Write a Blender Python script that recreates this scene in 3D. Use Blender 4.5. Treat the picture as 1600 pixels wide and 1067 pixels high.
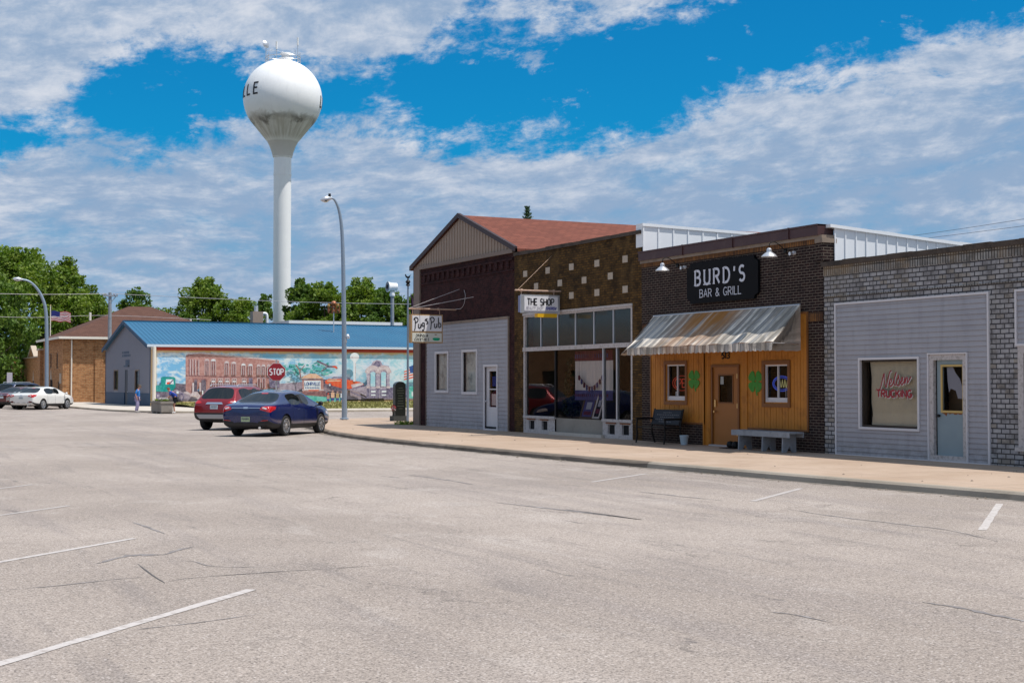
import bpy, bmesh, math, random
import numpy as np
from mathutils import Vector, Matrix
from mathutils.bvhtree import BVHTree
R_ = math.radians
random.seed(7)
for o in list(bpy.data.objects): bpy.data.objects.remove(o)
SC = bpy.context.scene
COL = SC.collection
# ------------------------------------------------------------------ camera
PHI, TH, CZ = R_(26.3281), R_(1.66271), 1.78
cam = bpy.data.cameras.new('camera'); cam.sensor_width = 36; cam.lens = 36*2222/1600
cam.clip_end = 6000; cam.clip_start = .1
co = bpy.data.objects.new('camera', cam); COL.objects.link(co)
FW = Vector((math.sin(PHI)*math.cos(TH), math.cos(PHI)*math.cos(TH), math.sin(TH)))
RT = Vector((math.cos(PHI), -math.sin(PHI), 0)); UP = RT.cross(FW)
co.matrix_world = Matrix(((RT.x, UP.x, -FW.x, 0), (RT.y, UP.y, -FW.y, 0), (RT.z, UP.z, -FW.z, CZ), (0, 0, 0, 1)))
SC.camera = co
SC.view_settings.view_transform = 'Standard'; SC.view_settings.look = 'None'
SC.view_settings.exposure = 0.0; SC.view_settings.gamma = 1
# ------------------------------------------------------------------ sun
SD = Vector((.275, -.29, 1)).normalized()
sun = bpy.data.lights.new('sun', 'SUN'); sun.energy = 4.7; sun.angle = R_(.5); sun.color = (1, .955, .89)
so = bpy.data.objects.new('sun', sun); COL.objects.link(so)
so.rotation_euler = SD.to_track_quat('Z', 'Y').to_euler()
# ------------------------------------------------------------------ node helpers
class NT:
    def __init__(s, nt): s.nt = nt
    def n(s, t, **k):
        nd = s.nt.nodes.new(t)
        for a, b in k.items(): setattr(nd, a, b)
        return nd
    def l(s, a, b): s.nt.links.new(a, b)
    def put(s, inp, v):
        if isinstance(v, bpy.types.NodeSocket): s.l(v, inp)
        elif isinstance(v, (tuple, list)) and len(v) == 3 and inp.type == 'RGBA': inp.default_value = (*v, 1)
        else: inp.default_value = v
    def m(s, op, a, b=0., c=0., clamp=False):
        nd = s.n('ShaderNodeMath', operation=op, use_clamp=clamp)
        for i, v in enumerate((a, b, c)):
            if i < len(nd.inputs): s.put(nd.inputs[i], v)
        return nd.outputs[0]
    def mix(s, f, a, b, bt='MIX'):
        nd = s.n('ShaderNodeMix', data_type='RGBA', blend_type=bt)
        s.put(nd.inputs[0], f); s.put(nd.inputs[6], a); s.put(nd.inputs[7], b); return nd.outputs[2]
    def noise(s, v, sc, det=4, rough=.55, dist=0., out=0):
        nd = s.n('ShaderNodeTexNoise'); s.put(nd.inputs['Scale'], sc); nd.inputs['Detail'].default_value = det
        nd.inputs['Roughness'].default_value = rough; nd.inputs['Distortion'].default_value = dist
        if v is not None: s.l(v, nd.inputs['Vector'])
        return nd.outputs[out]
    def ramp(s, f, a, b, lo=0., hi=1.):
        nd = s.n('ShaderNodeMapRange', interpolation_type='SMOOTHSTEP'); s.put(nd.inputs[0], f)
        nd.inputs[1].default_value = a; nd.inputs[2].default_value = b; nd.inputs[3].default_value = lo; nd.inputs[4].default_value = hi
        return nd.outputs[0]
    def xyz(s, v):
        nd = s.n('ShaderNodeSeparateXYZ'); s.l(v, nd.inputs[0]); return nd.outputs
    def vec(s, x=0., y=0., z=0.):
        nd = s.n('ShaderNodeCombineXYZ')
        for i, q in enumerate((x, y, z)): s.put(nd.inputs[i], q)
        return nd.outputs[0]
    def curve(s, f, pts):
        nd = s.n('ShaderNodeFloatCurve'); s.put(nd.inputs['Value'], f); c = nd.mapping.curves[0]
        while len(c.points) > 2: c.points.remove(c.points[1])
        c.points[0].location = pts[0]; c.points[1].location = pts[-1]
        for p in pts[1:-1]: c.points.new(*p)
        nd.mapping.update(); return nd.outputs[0]
# ------------------------------------------------------------------ world: Nishita sky with a broken cloud deck
W = bpy.data.worlds.new('World'); SC.world = W; W.use_nodes = True
t = NT(W.node_tree); W.node_tree.nodes.clear()
sky = t.n('ShaderNodeTexSky', sky_type='NISHITA'); sky.sun_disc = False
sky.sun_elevation = math.asin(SD.z); sky.sun_rotation = math.atan2(SD.x, SD.y); sky.air_density = 1.1; sky.dust_density = .3; sky.ozone_density = 3.0
tc = t.n('ShaderNodeTexCoord').outputs['Generated']
dx, dy, dz = t.xyz(tc)
fh = t.m('ADD', t.m('MULTIPLY', dx, math.sin(PHI)), t.m('MULTIPLY', dy, math.cos(PHI)))
rh = t.m('SUBTRACT', t.m('MULTIPLY', dx, math.cos(PHI)), t.m('MULTIPLY', dy, math.sin(PHI)))
az = t.m('ARCTAN2', rh, fh); el = t.m('ARCSINE', dz)
zz = t.m('ADD', t.m('MAXIMUM', dz, 0.), .05)
pv = t.vec(t.m('DIVIDE', rh, zz), t.m('DIVIDE', fh, zz), 0.)
av = t.vec(az, t.m('MULTIPLY', el, 2.3), 0.)
n_edge = t.m('SUBTRACT', t.noise(av, 9., 8, .62, .3), .5)
n_big = t.m('SUBTRACT', t.noise(pv, .55, 6, .6, .4), .5)
u = t.m('ADD', t.m('DIVIDE', az, .75), .5)           # azimuth window round the street
def el_of(x, y):
    a = math.atan((x-800)/2222); return a/.75+.5, math.atan((598-y)/2222*math.cos(a))/.35
TOP = [(-10,228),(60,205),(130,152),(200,102),(300,92),(380,104),(460,120),(540,142),(620,120),(700,76),(780,62),(880,52),(1000,38),(1100,12),(1200,-30),(1400,-60),(1620,-60)]
BOT = [(-10,230),(60,215),(130,178),(200,208),(300,212),(380,200),(460,190),(540,182),(620,186),(700,214),(780,218),(880,206),(1000,186),(1100,150),(1200,118),(1300,92),(1400,72),(1500,52),(1620,32)]
eT = t.curve(u, [el_of(*p) for p in TOP]); eB = t.curve(u, [el_of(*p) for p in BOT])
e1 = t.m('DIVIDE', el, .35)
# >0 = in cloud
sgn = t.m('MAXIMUM', t.m('SUBTRACT', e1, eT), t.m('SUBTRACT', eB, e1))
sgn = t.m('ADD', sgn, t.m('MULTIPLY', n_edge, .26))
wv = t.noise(t.vec(az, t.m('MULTIPLY', el, 2.), 1.), 5., 3, .5, 0.)          # slow drift that bends the rows
elw = t.m('ADD', el, t.m('MULTIPLY', t.m('SUBTRACT', wv, .5), .05))
elw = t.m('SUBTRACT', elw, t.m('MULTIPLY', az, .10))
squash = t.curve(t.m('MULTIPLY', el, 3.), [(0., .0), (.12, .22), (.35, .55), (.8, 1.)])   # rows crowd together towards the horizon
elq = t.m('ADD', t.m('MULTIPLY', squash, .42), t.m('SUBTRACT', elw, el))
P_ = lambda k, off: t.vec(az, t.m('MULTIPLY', elq, k), off)
rows = t.noise(P_(2.0, 3.), 10., 10, .63, .15)
flk = t.noise(P_(1.5, 7.), 30., 9, .68, .1)
soft = t.noise(P_(1.6, 13.), 4.5, 4, .55, .2)
rip = t.noise(P_(2.6, 31.), 20., 9, .66, .1)
side = t.ramp(az, -.34, .36)
body = t.m('ADD', t.m('ADD', t.m('MULTIPLY', rows, .40), t.m('MULTIPLY', flk, .30)), t.m('MULTIPLY', soft, .30))
lowf = t.ramp(el, .03, .15)                             # thinner veil near the horizon
body = t.m('ADD', body, t.m('ADD', t.m('MULTIPLY', lowf, .09), t.m('MULTIPLY', side, .035)))
cov = t.ramp(t.m('ADD', sgn, t.m('MULTIPLY', t.m('SUBTRACT', flk, .5), .22)), -.012, .055)
dens = t.m('MULTIPLY', cov, t.ramp(body, .37, .60, .48, 1.))
wisp = t.m('MULTIPLY', t.ramp(t.m('ADD', t.noise(P_(1.8, 41.), 17., 8, .64, .1), t.m('MULTIPLY', t.noise(av, 3.2, 2, .5, 0.), .35)), .765, .86), .75)
dens = t.m('MAXIMUM', dens, wisp)
lit = t.m('ADD', t.m('MULTIPLY', flk, .32), t.m('ADD', t.m('MULTIPLY', rip, .40), t.m('MULTIPLY', soft, .28)))
lit = t.m('ADD', lit, t.m('MULTIPLY', side, .02))
lit = t.m('ADD', lit, t.m('ADD', t.ramp(sgn, .0, .26, .05, 0.), t.ramp(el, .0, .13, -.045, 0.)))
ccol = t.mix(t.ramp(lit, .45, .68), (.29, .41, .59), (.68, .72, .80))
skyc = t.mix(1., sky.outputs[0], (.003, .066, .102), 'MULTIPLY')
hz = t.ramp(el, .0, .16, 1., 0.)
skyc = t.mix(t.m('MULTIPLY', hz, .62), skyc, (.10, .31, .60))
colr = t.mix(dens, skyc, ccol)
bg = t.n('ShaderNodeBackground'); t.l(colr, bg.inputs[0]); bg.inputs[1].default_value = 1.0
wo = t.n('ShaderNodeOutputWorld'); t.l(bg.outputs[0], wo.inputs[0])
# ------------------------------------------------------------------ materials
def lin(r, g, b):
    return tuple(((c/255)/12.92 if c/255 <= .04045 else ((c/255+.055)/1.055)**2.4) for c in (r, g, b))
MATS = {}
def mat(name, col, rough=.7, metal=0., var=.0, vs=3., bump=0., bs=30., spec=.5, dirt=None, dirtamt=0., ds=1.5, coat=0., emit=None):
    """plain procedural material: base colour with noise variation, optional dirt patches and bump"""
    m = bpy.data.materials.new(name); m.use_nodes = True; t = NT(m.node_tree)
    b = m.node_tree.nodes['Principled BSDF']
    oc = t.n('ShaderNodeTexCoord').outputs['Object']
    c = t.mix(0., col, col)
    if var:
        c = t.mix(t.noise(oc, vs, 6, .6), tuple(x*(1-var) for x in col), tuple(min(1, x*(1+var)) for x in col))
    if dirt:
        c = t.mix(t.m('MULTIPLY', t.ramp(t.noise(oc, ds, 8, .65, .4), .48, .66), dirtamt), c, dirt)
    t.l(c, b.inputs['Base Color'])
    b.inputs['Roughness'].default_value = rough; b.inputs['Metallic'].default_value = metal
    b.inputs['Specular IOR Level'].default_value = spec
    if coat: b.inputs['Coat Weight'].default_value = coat; b.inputs['Coat Roughness'].default_value = .05
    if bump:
        bp = t.n('ShaderNodeBump'); bp.inputs['Strength'].default_value = bump; bp.inputs['Distance'].default_value = .02
        t.l(t.noise(oc, bs, 5, .6), bp.inputs['Height']); t.l(bp.outputs[0], b.inputs['Normal'])
    if emit: t.put(b.inputs['Emission Color'], emit[0]); b.inputs['Emission Strength'].default_value = emit[1]
    MATS[name] = m; return m
def brick(name, c1, c2, mortar, bw=.2, bh=.066, ms=.012, stain=None, stainamt=.0, dark=None, darkamt=.0, sm=.1, third=None, soldier=False):
    m = bpy.data.materials.new(name); m.use_nodes = True; t = NT(m.node_tree); b = m.node_tree.nodes['Principled BSDF']
    oc = t.n('ShaderNodeTexCoord').outputs['Object']; x, y, z = t.xyz(oc)
    h = t.m('ADD', x, y)
    v = t.vec(z, h, 0.) if soldier else t.vec(h, z, 0.)
    br = t.n('ShaderNodeTexBrick'); t.l(v, br.inputs['Vector']); br.offset = 0.0 if soldier else .5
    br.inputs['Scale'].default_value = 1.; br.inputs['Mortar Size'].default_value = ms; br.inputs['Mortar Smooth'].default_value = sm
    br.inputs['Brick Width'].default_value = bw; br.inputs['Row Height'].default_value = bh; br.inputs['Bias'].default_value = 0.
    t.put(br.inputs['Color1'], c1); t.put(br.inputs['Color2'], c2); t.put(br.inputs['Mortar'], mortar)
    c = br.outputs[0]
    if third:   # odd bricks of another colour, chosen per brick by a coarse cell noise
        w = t.n('ShaderNodeTexWhiteNoise', noise_dimensions='2D')
        t.l(t.vec(t.m('FLOOR', t.m('DIVIDE', h, bw)), t.m('FLOOR', t.m('DIVIDE', z, bh)), 0.), w.inputs['Vector'])
        k = t.m('MULTIPLY', t.ramp(w.outputs[0], .8, .86), t.m('SUBTRACT', 1., br.outputs[1]))
        c = t.mix(t.m('MULTIPLY', k, .7), c, third)
    c = t.mix(t.m('MULTIPLY', t.ramp(t.noise(t.vec(h, z, 0.), 9., 5, .6), .35, .7), .45), c, t.mix(1., c, (.55, .55, .6), 'MULTIPLY'))
    if stain: c = t.mix(t.m('MULTIPLY', t.ramp(t.noise(t.vec(t.m('MULTIPLY', h, .9), t.m('MULTIPLY', z, .5), 2.), 1.1, 7, .62, .5), .46, .68), stainamt), c, stain)
    if dark: c = t.mix(t.m('MULTIPLY', t.ramp(t.noise(t.vec(h, t.m('MULTIPLY', z, 1.2), 5.), 2.6, 7, .65, .4), .45, .65), darkamt), c, dark)
    t.l(c, b.inputs['Base Color']); b.inputs['Roughness'].default_value = .85; b.inputs['Specular IOR Level'].default_value = .12
    bp = t.n('ShaderNodeBump'); bp.inputs['Strength'].default_value = .6; bp.inputs['Distance'].default_value = .012
    t.l(t.m('ADD', t.m('SUBTRACT', 1., br.outputs[1]), t.m('MULTIPLY', t.noise(oc, 40., 4), .35)), bp.inputs['Height']); t.l(bp.outputs[0], b.inputs['Normal'])
    MATS[name] = m; return m
def glass(name, tint=(.8, .85, .85), ior=1.75, rough=.01, opaque=0., oc=(.02, .025, .03)):
    m = bpy.data.materials.new(name); m.use_nodes = True; t = NT(m.node_tree); m.node_tree.nodes.clear()
    fr = t.n('ShaderNodeFresnel'); fr.inputs[0].default_value = ior
    tr = t.n('ShaderNodeBsdfTransparent'); t.put(tr.inputs[0], tint)
    df = t.n('ShaderNodeBsdfDiffuse'); t.put(df.inputs[0], oc)
    mx0 = t.n('ShaderNodeMixShader'); mx0.inputs[0].default_value = opaque; t.l(tr.outputs[0], mx0.inputs[1]); t.l(df.outputs[0], mx0.inputs[2])
    gl = t.n('ShaderNodeBsdfGlossy'); gl.inputs['Roughness'].default_value = rough
    tcn = t.n('ShaderNodeTexCoord').outputs['Object']
    bp = t.n('ShaderNodeBump'); bp.inputs['Strength'].default_value = .05; bp.inputs['Distance'].default_value = .02
    t.l(t.noise(tcn, 1.3, 1), bp.inputs['Height']); t.l(bp.outputs[0], gl.inputs['Normal'])
    mx = t.n('ShaderNodeMixShader'); t.l(fr.outputs[0], mx.inputs[0]); t.l(mx0.outputs[0], mx.inputs[1]); t.l(gl.outputs[0], mx.inputs[2])
    o = t.n('ShaderNodeOutputMaterial'); t.l(mx.outputs[0], o.inputs[0]); MATS[name] = m; return m
M = MATS
# asphalt
def asphalt():
    m = bpy.data.materials.new('asphalt'); m.use_nodes = True; t = NT(m.node_tree); b = m.node_tree.nodes['Principled BSDF']
    p = t.n('ShaderNodeNewGeometry').outputs['Position']; x, y, z = t.xyz(p)
    v = t.vec(x, y, 0.); c1, c2 = (.325, .278, .248), (.405, .350, .315)
    c = t.mix(t.ramp(t.noise(v, .16, 6, .62, .5), .36, .64), c1, c2)
    lane = t.noise(t.vec(t.m('MULTIPLY', x, .9), t.m('MULTIPLY', y, .07), 0.), 1., 6, .6, .2)
    c = t.mix(t.m('MULTIPLY', t.ramp(lane, .50, .66), .42), c, (.265, .232, .222))
    c = t.mix(t.m('MULTIPLY', t.ramp(t.noise(t.vec(t.m('MULTIPLY', x, 2.2), t.m('MULTIPLY', y, .20), 4.), 1., 6, .65, .3), .54, .68), .42), c, (.215, .19, .182))
    c = t.mix(t.m('MULTIPLY', t.ramp(t.noise(v, 1.1, 7, .7, .5), .50, .66), .26), c, (.235, .205, .19))
    c = t.mix(t.m('MULTIPLY', t.ramp(t.noise(t.vec(t.m('ADD', x, 40.), t.m('MULTIPLY', y, .5), 8.), .8, 6, .65, .6), .56, .66), .30), c, (.50, .45, .42))
    g = t.noise(v, 52., 4, .8); g2 = t.noise(v, 17., 5, .75)
    c = t.mix(t.ramp(t.m('ADD', t.m('MULTIPLY', g, .7), t.m('MULTIPLY', g2, .3)), .42, .58, .0, 1.), t.mix(1., c, (.60, .59, .58), 'MULTIPLY'), t.mix(1., c, (1.25, 1.24, 1.22), 'MULTIPLY'))
    vo = t.n('ShaderNodeTexVoronoi'); vo.inputs['Scale'].default_value = 34.; t.l(v, vo.inputs['Vector'])
    wn = t.xyz(vo.outputs['Color'])[0]
    c = t.mix(t.m('MULTIPLY', t.m('MULTIPLY', t.ramp(vo.outputs['Distance'], .14, .40, 1., 0.), t.ramp(wn, .66, .74)), .8), c, (.07, .06, .057))
    c = t.mix(t.m('MULTIPLY', t.m('MULTIPLY', t.ramp(vo.outputs['Distance'], .14, .40, 1., 0.), t.ramp(wn, .30, .22)), .6), c, (.66, .60, .57))
    # hairline cracking, only in some areas
    vc = t.n('ShaderNodeTexVoronoi', feature='DISTANCE_TO_EDGE'); vc.inputs['Scale'].default_value = .42
    t.l(t.vec(t.m('ADD', x, t.m('MULTIPLY', t.noise(v, 1.6, 6, .7), 1.5)), t.m('ADD', t.m('MULTIPLY', y, .6), t.m('MULTIPLY', t.noise(v, 2.3, 6, .7), 1.2)), 0.), vc.inputs['Vector'])
    c = t.mix(t.m('MULTIPLY', t.m('MULTIPLY', t.ramp(vc.outputs['Distance'], .0025, .0065, 1., 0.), t.ramp(t.noise(v, .35, 3), .50, .60)), .6), c, (.09, .08, .075))
    # scuffs: short dark smears along the driving direction
    sc = t.noise(t.vec(t.m('MULTIPLY', t.m('ADD', x, t.m('MULTIPLY', y, .12)), 3.2), t.m('MULTIPLY', y, .65), 9.), 1., 3, .5, .3)
    c = t.mix(t.m('MULTIPLY', t.m('MULTIPLY', t.ramp(sc, .66, .74), t.ramp(t.noise(v, 9., 3), .42, .55)), .65), c, (.11, .10, .10))
    t.l(c, b.inputs['Base Color']); b.inputs['Roughness'].default_value = .9; b.inputs['Specular IOR Level'].default_value = .25
    bp = t.n('ShaderNodeBump'); bp.inputs['Strength'].default_value = .5; bp.inputs['Distance'].default_value = .012
    t.l(g, bp.inputs['Height']); t.l(bp.outputs[0], b.inputs['Normal']); M['asphalt'] = m
asphalt()
def concrete(name, c1, c2, dark, seams=0.):
    m = bpy.data.materials.new(name); m.use_nodes = True; t = NT(m.node_tree); b = m.node_tree.nodes['Principled BSDF']
    p = t.n('ShaderNodeNewGeometry').outputs['Position']; x, y, z = t.xyz(p)
    c = t.mix(t.ramp(t.noise(p, .45, 6, .62, .3), .35, .65), c1, c2)
    c = t.mix(t.m('MULTIPLY', t.ramp(t.noise(p, 2.2, 7, .65, .5), .54, .7), .35), c, dark)
    c = t.mix(t.ramp(t.noise(p, 60., 3, .7), .35, .65, 0., .35), c, t.mix(1., c, (.72, .70, .68), 'MULTIPLY'))
    if seams:
        for q in (x, y):
            f = t.m('ABSOLUTE', t.m('SUBTRACT', t.m('FRACT', t.m('DIVIDE', q, seams)), .5))
            c = t.mix(t.m('MULTIPLY', t.ramp(f, .010, .003, 0., 1.), .6) if False else t.m('MULTIPLY', t.ramp(f, .003, .009, 1., 0.), .55), c, dark)
    t.l(c, b.inputs['Base Color']); b.inputs['Roughness'].default_value = .9; b.inputs['Specular IOR Level'].default_value = .2
    bp = t.n('ShaderNodeBump'); bp.inputs['Strength'].default_value = .3; bp.inputs['Distance'].default_value = .01
    t.l(t.noise(p, 25., 5, .7), bp.inputs['Height']); t.l(bp.outputs[0], b.inputs['Normal']); M[name] = m
concrete('walk', (.40, .295, .22), (.47, .36, .28), (.24, .185, .145), 3.1)
concrete('walk_far', (.52, .46, .40), (.58, .53, .47), (.33, .29, .25), 3.0)
concrete('kerb', (.30, .26, .21), (.40, .35, .29), (.13, .11, .09))
concrete('kerb_dark', (.15, .125, .10), (.24, .20, .165), (.05, .045, .04))
concrete('planter_c', (.25, .225, .20), (.34, .31, .27), (.12, .11, .10))
mat('grass', (.20, .19, .05), .95, var=.45, vs=.6, bump=.4, bs=9, dirt=(.24, .20, .09), dirtamt=.6, ds=.35)
mat('field', (.10, .105, .07), .95, var=.4, vs=.05)
mat('line_paint', (.50, .46, .44), .85, var=.16, vs=30, dirt=(.34, .30, .275), dirtamt=.95, ds=11)
mat('line_worn', (.44, .40, .38), .85, var=.12, vs=30, dirt=(.37, .335, .325), dirtamt=.98, ds=3)
mat('tar', (.10, .092, .09), .8, var=.2, vs=6)
mat('tar_soft', (.20, .18, .175), .8, var=.3, vs=5, dirt=(.36, .33, .32), dirtamt=.9, ds=2.6)
brick('brick_pug', (.036, .0105, .0115), (.062, .019, .018), (.050, .030, .030), .205, .072, .010, dark=(.012, .007, .009), darkamt=.6)
brick('brick_shop', (.150, .078, .022), (.075, .040, .014), (.042, .030, .018), .21, .073, .010, dark=(.022, .014, .008), darkamt=.75, stain=(.15, .09, .035), stainamt=.45)
brick('brick_bar', (.020, .0115, .012), (.038, .019, .018), (.155, .125, .10), .205, .0655, .0095, dark=(.018, .013, .014), darkamt=.45)
brick('soldier_bar', (.30, .135, .045), (.16, .075, .035), (.05, .035, .03), .2, .066, .010, dark=(.04, .025, .02), darkamt=.5, soldier=True)
brick('brick_nel', (.42, .41, .41), (.35, .34, .35), (.06, .057, .06), .225, .098, .013, dark=(.085, .08, .08), darkamt=.6, stain=(.17, .145, .11), stainamt=.35, third=(.30, .26, .21))
brick('soldier_nel', (.36, .35, .33), (.26, .24, .22), (.045, .042, .04), .2, .075, .012, dark=(.09, .085, .08), darkamt=.6, stain=(.30, .20, .10), stainamt=.5, soldier=True)
brick('brick_tan', (.56, .265, .115), (.38, .16, .07), (.46, .30, .16), .42, .14, .022, dark=(.16, .07, .03), darkamt=.5)
mat('tan_metal', (.31, .23, .175), .6, var=.06)
mat('tan_trim', (.20, .145, .115), .6, var=.12)
mat('brown_trim', (.035, .016, .018), .55, var=.15)
mat('maroon_cap', (.060, .023, .024), .5, var=.2, vs=2, dirt=(.11, .06, .05), dirtamt=.4)
mat('coping', (.075, .055, .042), .9, var=.45, vs=4, bump=.5, bs=15, dirt=(.02, .017, .015), dirtamt=.7)
mat('stone_sill', (.26, .20, .155), .85, var=.3, vs=5, dirt=(.10, .075, .06), dirtamt=.6)
mat('cream_block', (.46, .38, .30), .8, var=.2, vs=7)
mat('siding', (.37, .36, .385), .55, var=.08, vs=1.3, dirt=(.25, .24, .27), dirtamt=.3, ds=1.0)
mat('white_trim', (.62, .60, .62), .5, var=.05)
mat('peeling', (.50, .46, .45), .8, var=.1, dirt=(.22, .19, .165), dirtamt=.65, ds=16)
mat('white_metal', (.82, .84, .87), .45, var=.03, spec=.4)
mat('white_paint', (.80, .80, .80), .5, var=.04)
mat('orange_wood', (.48, .185, .024), .6, var=.18, vs=2.4, spec=.35, dirt=(.22, .070, .010), dirtamt=.4, ds=3)
mat('brown_door', (.33, .125, .026), .5, var=.12, vs=1.8, spec=.4)
mat('orange_trim', (.20, .074, .016), .6, var=.2, vs=4)
mat('green_clover', (.04, .25, .025), .7, var=.4, vs=14, dirt=(.10, .17, .02), dirtamt=.5, ds=12)
mat('black_sign', (.004, .004, .0055), .6, var=.2, spec=.12)
mat('sign_letter', (.62, .63, .70), .6)
mat('galv', (.60, .62, .66), .35, metal=.6, var=.12)
mat('pole_galv', (.27, .34, .42), .45, metal=.35, var=.15, vs=2)
mat('brass', (.75, .55, .25), .3, metal=1.)
mat('black_metal', (.008, .008, .009), .5, var=.2, spec=.25)
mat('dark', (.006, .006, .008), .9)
mat('bench_panel', (.008, .011, .020), .5, var=.3, spec=.25)
mat('bench_text', (.17, .17, .18), .7)
mat('grey_wood', (.27, .29, .32), .85, var=.2, vs=4, dirt=(.15, .15, .16), dirtamt=.5, ds=5, bump=.2, bs=20)
mat('bucket', (.40, .50, .58), .5, var=.1)
mat('doorblue', (.235, .30, .33), .6, var=.08, dirt=(.19, .255, .30), dirtamt=.4, ds=1.4)
mat('door_brown', (.03, .02, .014), .6)
mat('yellow_frame', (.52, .36, .12), .6, var=.12)
mat('rust', (.22, .07, .018), .9, var=.5, vs=10)
mat('blind', (.66, .56, .42), .8, var=.12, vs=1.2, dirt=(.50, .43, .34), dirtamt=.6, ds=1.3)
mat('curtain_wine', (.16, .03, .05), .9, var=.3)
mat('curtain_pale', (.74, .66, .64), .9, var=.08)
mat('curtain_blue', (.10, .08, .22), .9, var=.4, vs=14)
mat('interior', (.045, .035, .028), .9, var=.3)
mat('interior_wood', (.16, .095, .05), .8, var=.2)
mat('transom_back', (.13, .16, .15), .8, var=.25, vs=.8)
mat('pane_back', (.74, .74, .70), .8, var=.25, vs=1.6, dirt=(.18, .19, .20), dirtamt=.7, ds=1.8)
glass('glass', (.90, .92, .92), 1.36); glass('glass_dusty', (.60, .66, .65), 1.42, .10, opaque=.25, oc=(.12, .15, .15))
glass('car_glass', (.03, .04, .04), 1.75, .01, opaque=.75, oc=(.006, .010, .011))
mat('red_letter', (.30, .010, .022), .5, var=.05); mat('white_letter', (.60, .56, .55), .5)
mat('black_letter', (.012, .011, .014), .5); mat('blue_letter', (.05, .06, .30), .5); mat('grey_letter', (.42, .40, .46), .5)
mat('sign_white', (.78, .77, .80), .45, var=.03); mat('sign_edge', (.42, .26, .12), .6, var=.2); mat('sign_blue_edge', (.20, .22, .36), .5)
mat('sign_cream', (.66, .66, .58), .5, var=.04); mat('sign_green', (.0, .36, .18), .5); mat('sign_yellow', (.80, .45, .01), .5)
mat('pipe_rust', (.50, .33, .24), .7, var=.3, vs=8)
mat('wire', (.46, .42, .43), .6); mat('wire_dark', (.05, .05, .055), .6)
mat('neon_red', (.6, .08, .05), .4, emit=((1., .10, .06), .16)); mat('neon_blue', (.05, .08, .6), .4, emit=((.08, .18, 1.), .22)); mat('neon_yellow', (.5, .45, .2), .4, emit=((.8, .75, .35), .18))
mat('paper', (.6, .6, .6), .8)
mat('tower_plain', (.80, .80, .81), .45)
def sidingmat():
    m = M['siding']; t = NT(m.node_tree); b = m.node_tree.nodes['Principled BSDF']; src = b.inputs['Base Color'].links[0].from_socket
    p = t.n('ShaderNodeNewGeometry').outputs['Position']; x, y, z = t.xyz(p); w = t.n('ShaderNodeTexWhiteNoise', noise_dimensions='2D')
    row = t.m('FLOOR', t.m('DIVIDE', t.m('SUBTRACT', z, .14), .108)); t.l(t.vec(row, t.m('FLOOR', t.m('ADD', t.m('DIVIDE', y, 3.6), t.m('MULTIPLY', row, .37))), 0.), w.inputs['Vector'])
    c = t.mix(t.m('MULTIPLY', w.outputs[0], .16), src, (.20, .19, .21))
    st = t.noise(t.vec(t.m('MULTIPLY', y, 6.), t.m('MULTIPLY', z, .5), 0.), 1., 6, .65); c = t.mix(t.m('MULTIPLY', t.ramp(st, .5, .7), .28), c, (.19, .18, .19))
    c = t.mix(t.m('MULTIPLY', t.m('MULTIPLY', t.ramp(z, .2, .75, 1., 0.), t.ramp(t.noise(p, 5., 6, .7), .40, .62)), .45), c, (.17, .155, .14)); t.l(c, b.inputs['Base Color'])
sidingmat()
# roofs
def roofmat(name, col, col2, kind):
    m = bpy.data.materials.new(name); m.use_nodes = True; t = NT(m.node_tree); b = m.node_tree.nodes['Principled BSDF']
    p = t.n('ShaderNodeNewGeometry').outputs['Position']; x, y, z = t.xyz(p)
    if kind == 'shingle':
        br = t.n('ShaderNodeTexBrick'); t.l(t.vec(x, t.m('MULTIPLY', z, 1.9), 0.), br.inputs['Vector']); br.inputs['Scale'].default_value = 1.
        br.inputs['Brick Width'].default_value = .33; br.inputs['Row Height'].default_value = .15; br.inputs['Mortar Size'].default_value = .012
        t.put(br.inputs['Color1'], col); t.put(br.inputs['Color2'], col2); t.put(br.inputs['Mortar'], tuple(q*.45 for q in col)); c = br.outputs[0]
        c = t.mix(t.ramp(t.noise(p, 1.4, 6, .6), .35, .7, 0., .4), c, tuple(q*.6 for q in col))
    else:
        c = t.mix(t.ramp(t.noise(p, .3, 5), .3, .7), col, col2)
    t.l(c, b.inputs['Base Color']); b.inputs['Roughness'].default_value = .85 if kind == 'shingle' else .42
    b.inputs['Specular IOR Level'].default_value = .2 if kind == 'shingle' else .45; M[name] = m
roofmat('shingle_red', (.215, .072, .048), (.155, .052, .036), 'shingle')
roofmat('shingle_brown', (.135, .068, .050), (.10, .050, .038), 'shingle')
roofmat('roof_blue', (.018, .115, .225), (.022, .135, .25), 'metal')
mat('flat_roof', (.12, .115, .11), .9, var=.2)
mat('grey_panel', (.245, .25, .30), .6, var=.06)
mat('navy', (.012, .055, .12), .6, var=.2)
mat('navy_dark', (.006, .018, .04), .5)
mat('red_band', (.48, .05, .025), .7, var=.15)
mat('pipe_white', (.82, .76, .66), .5)
mat('gutter', (.62, .70, .80), .5)
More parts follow.
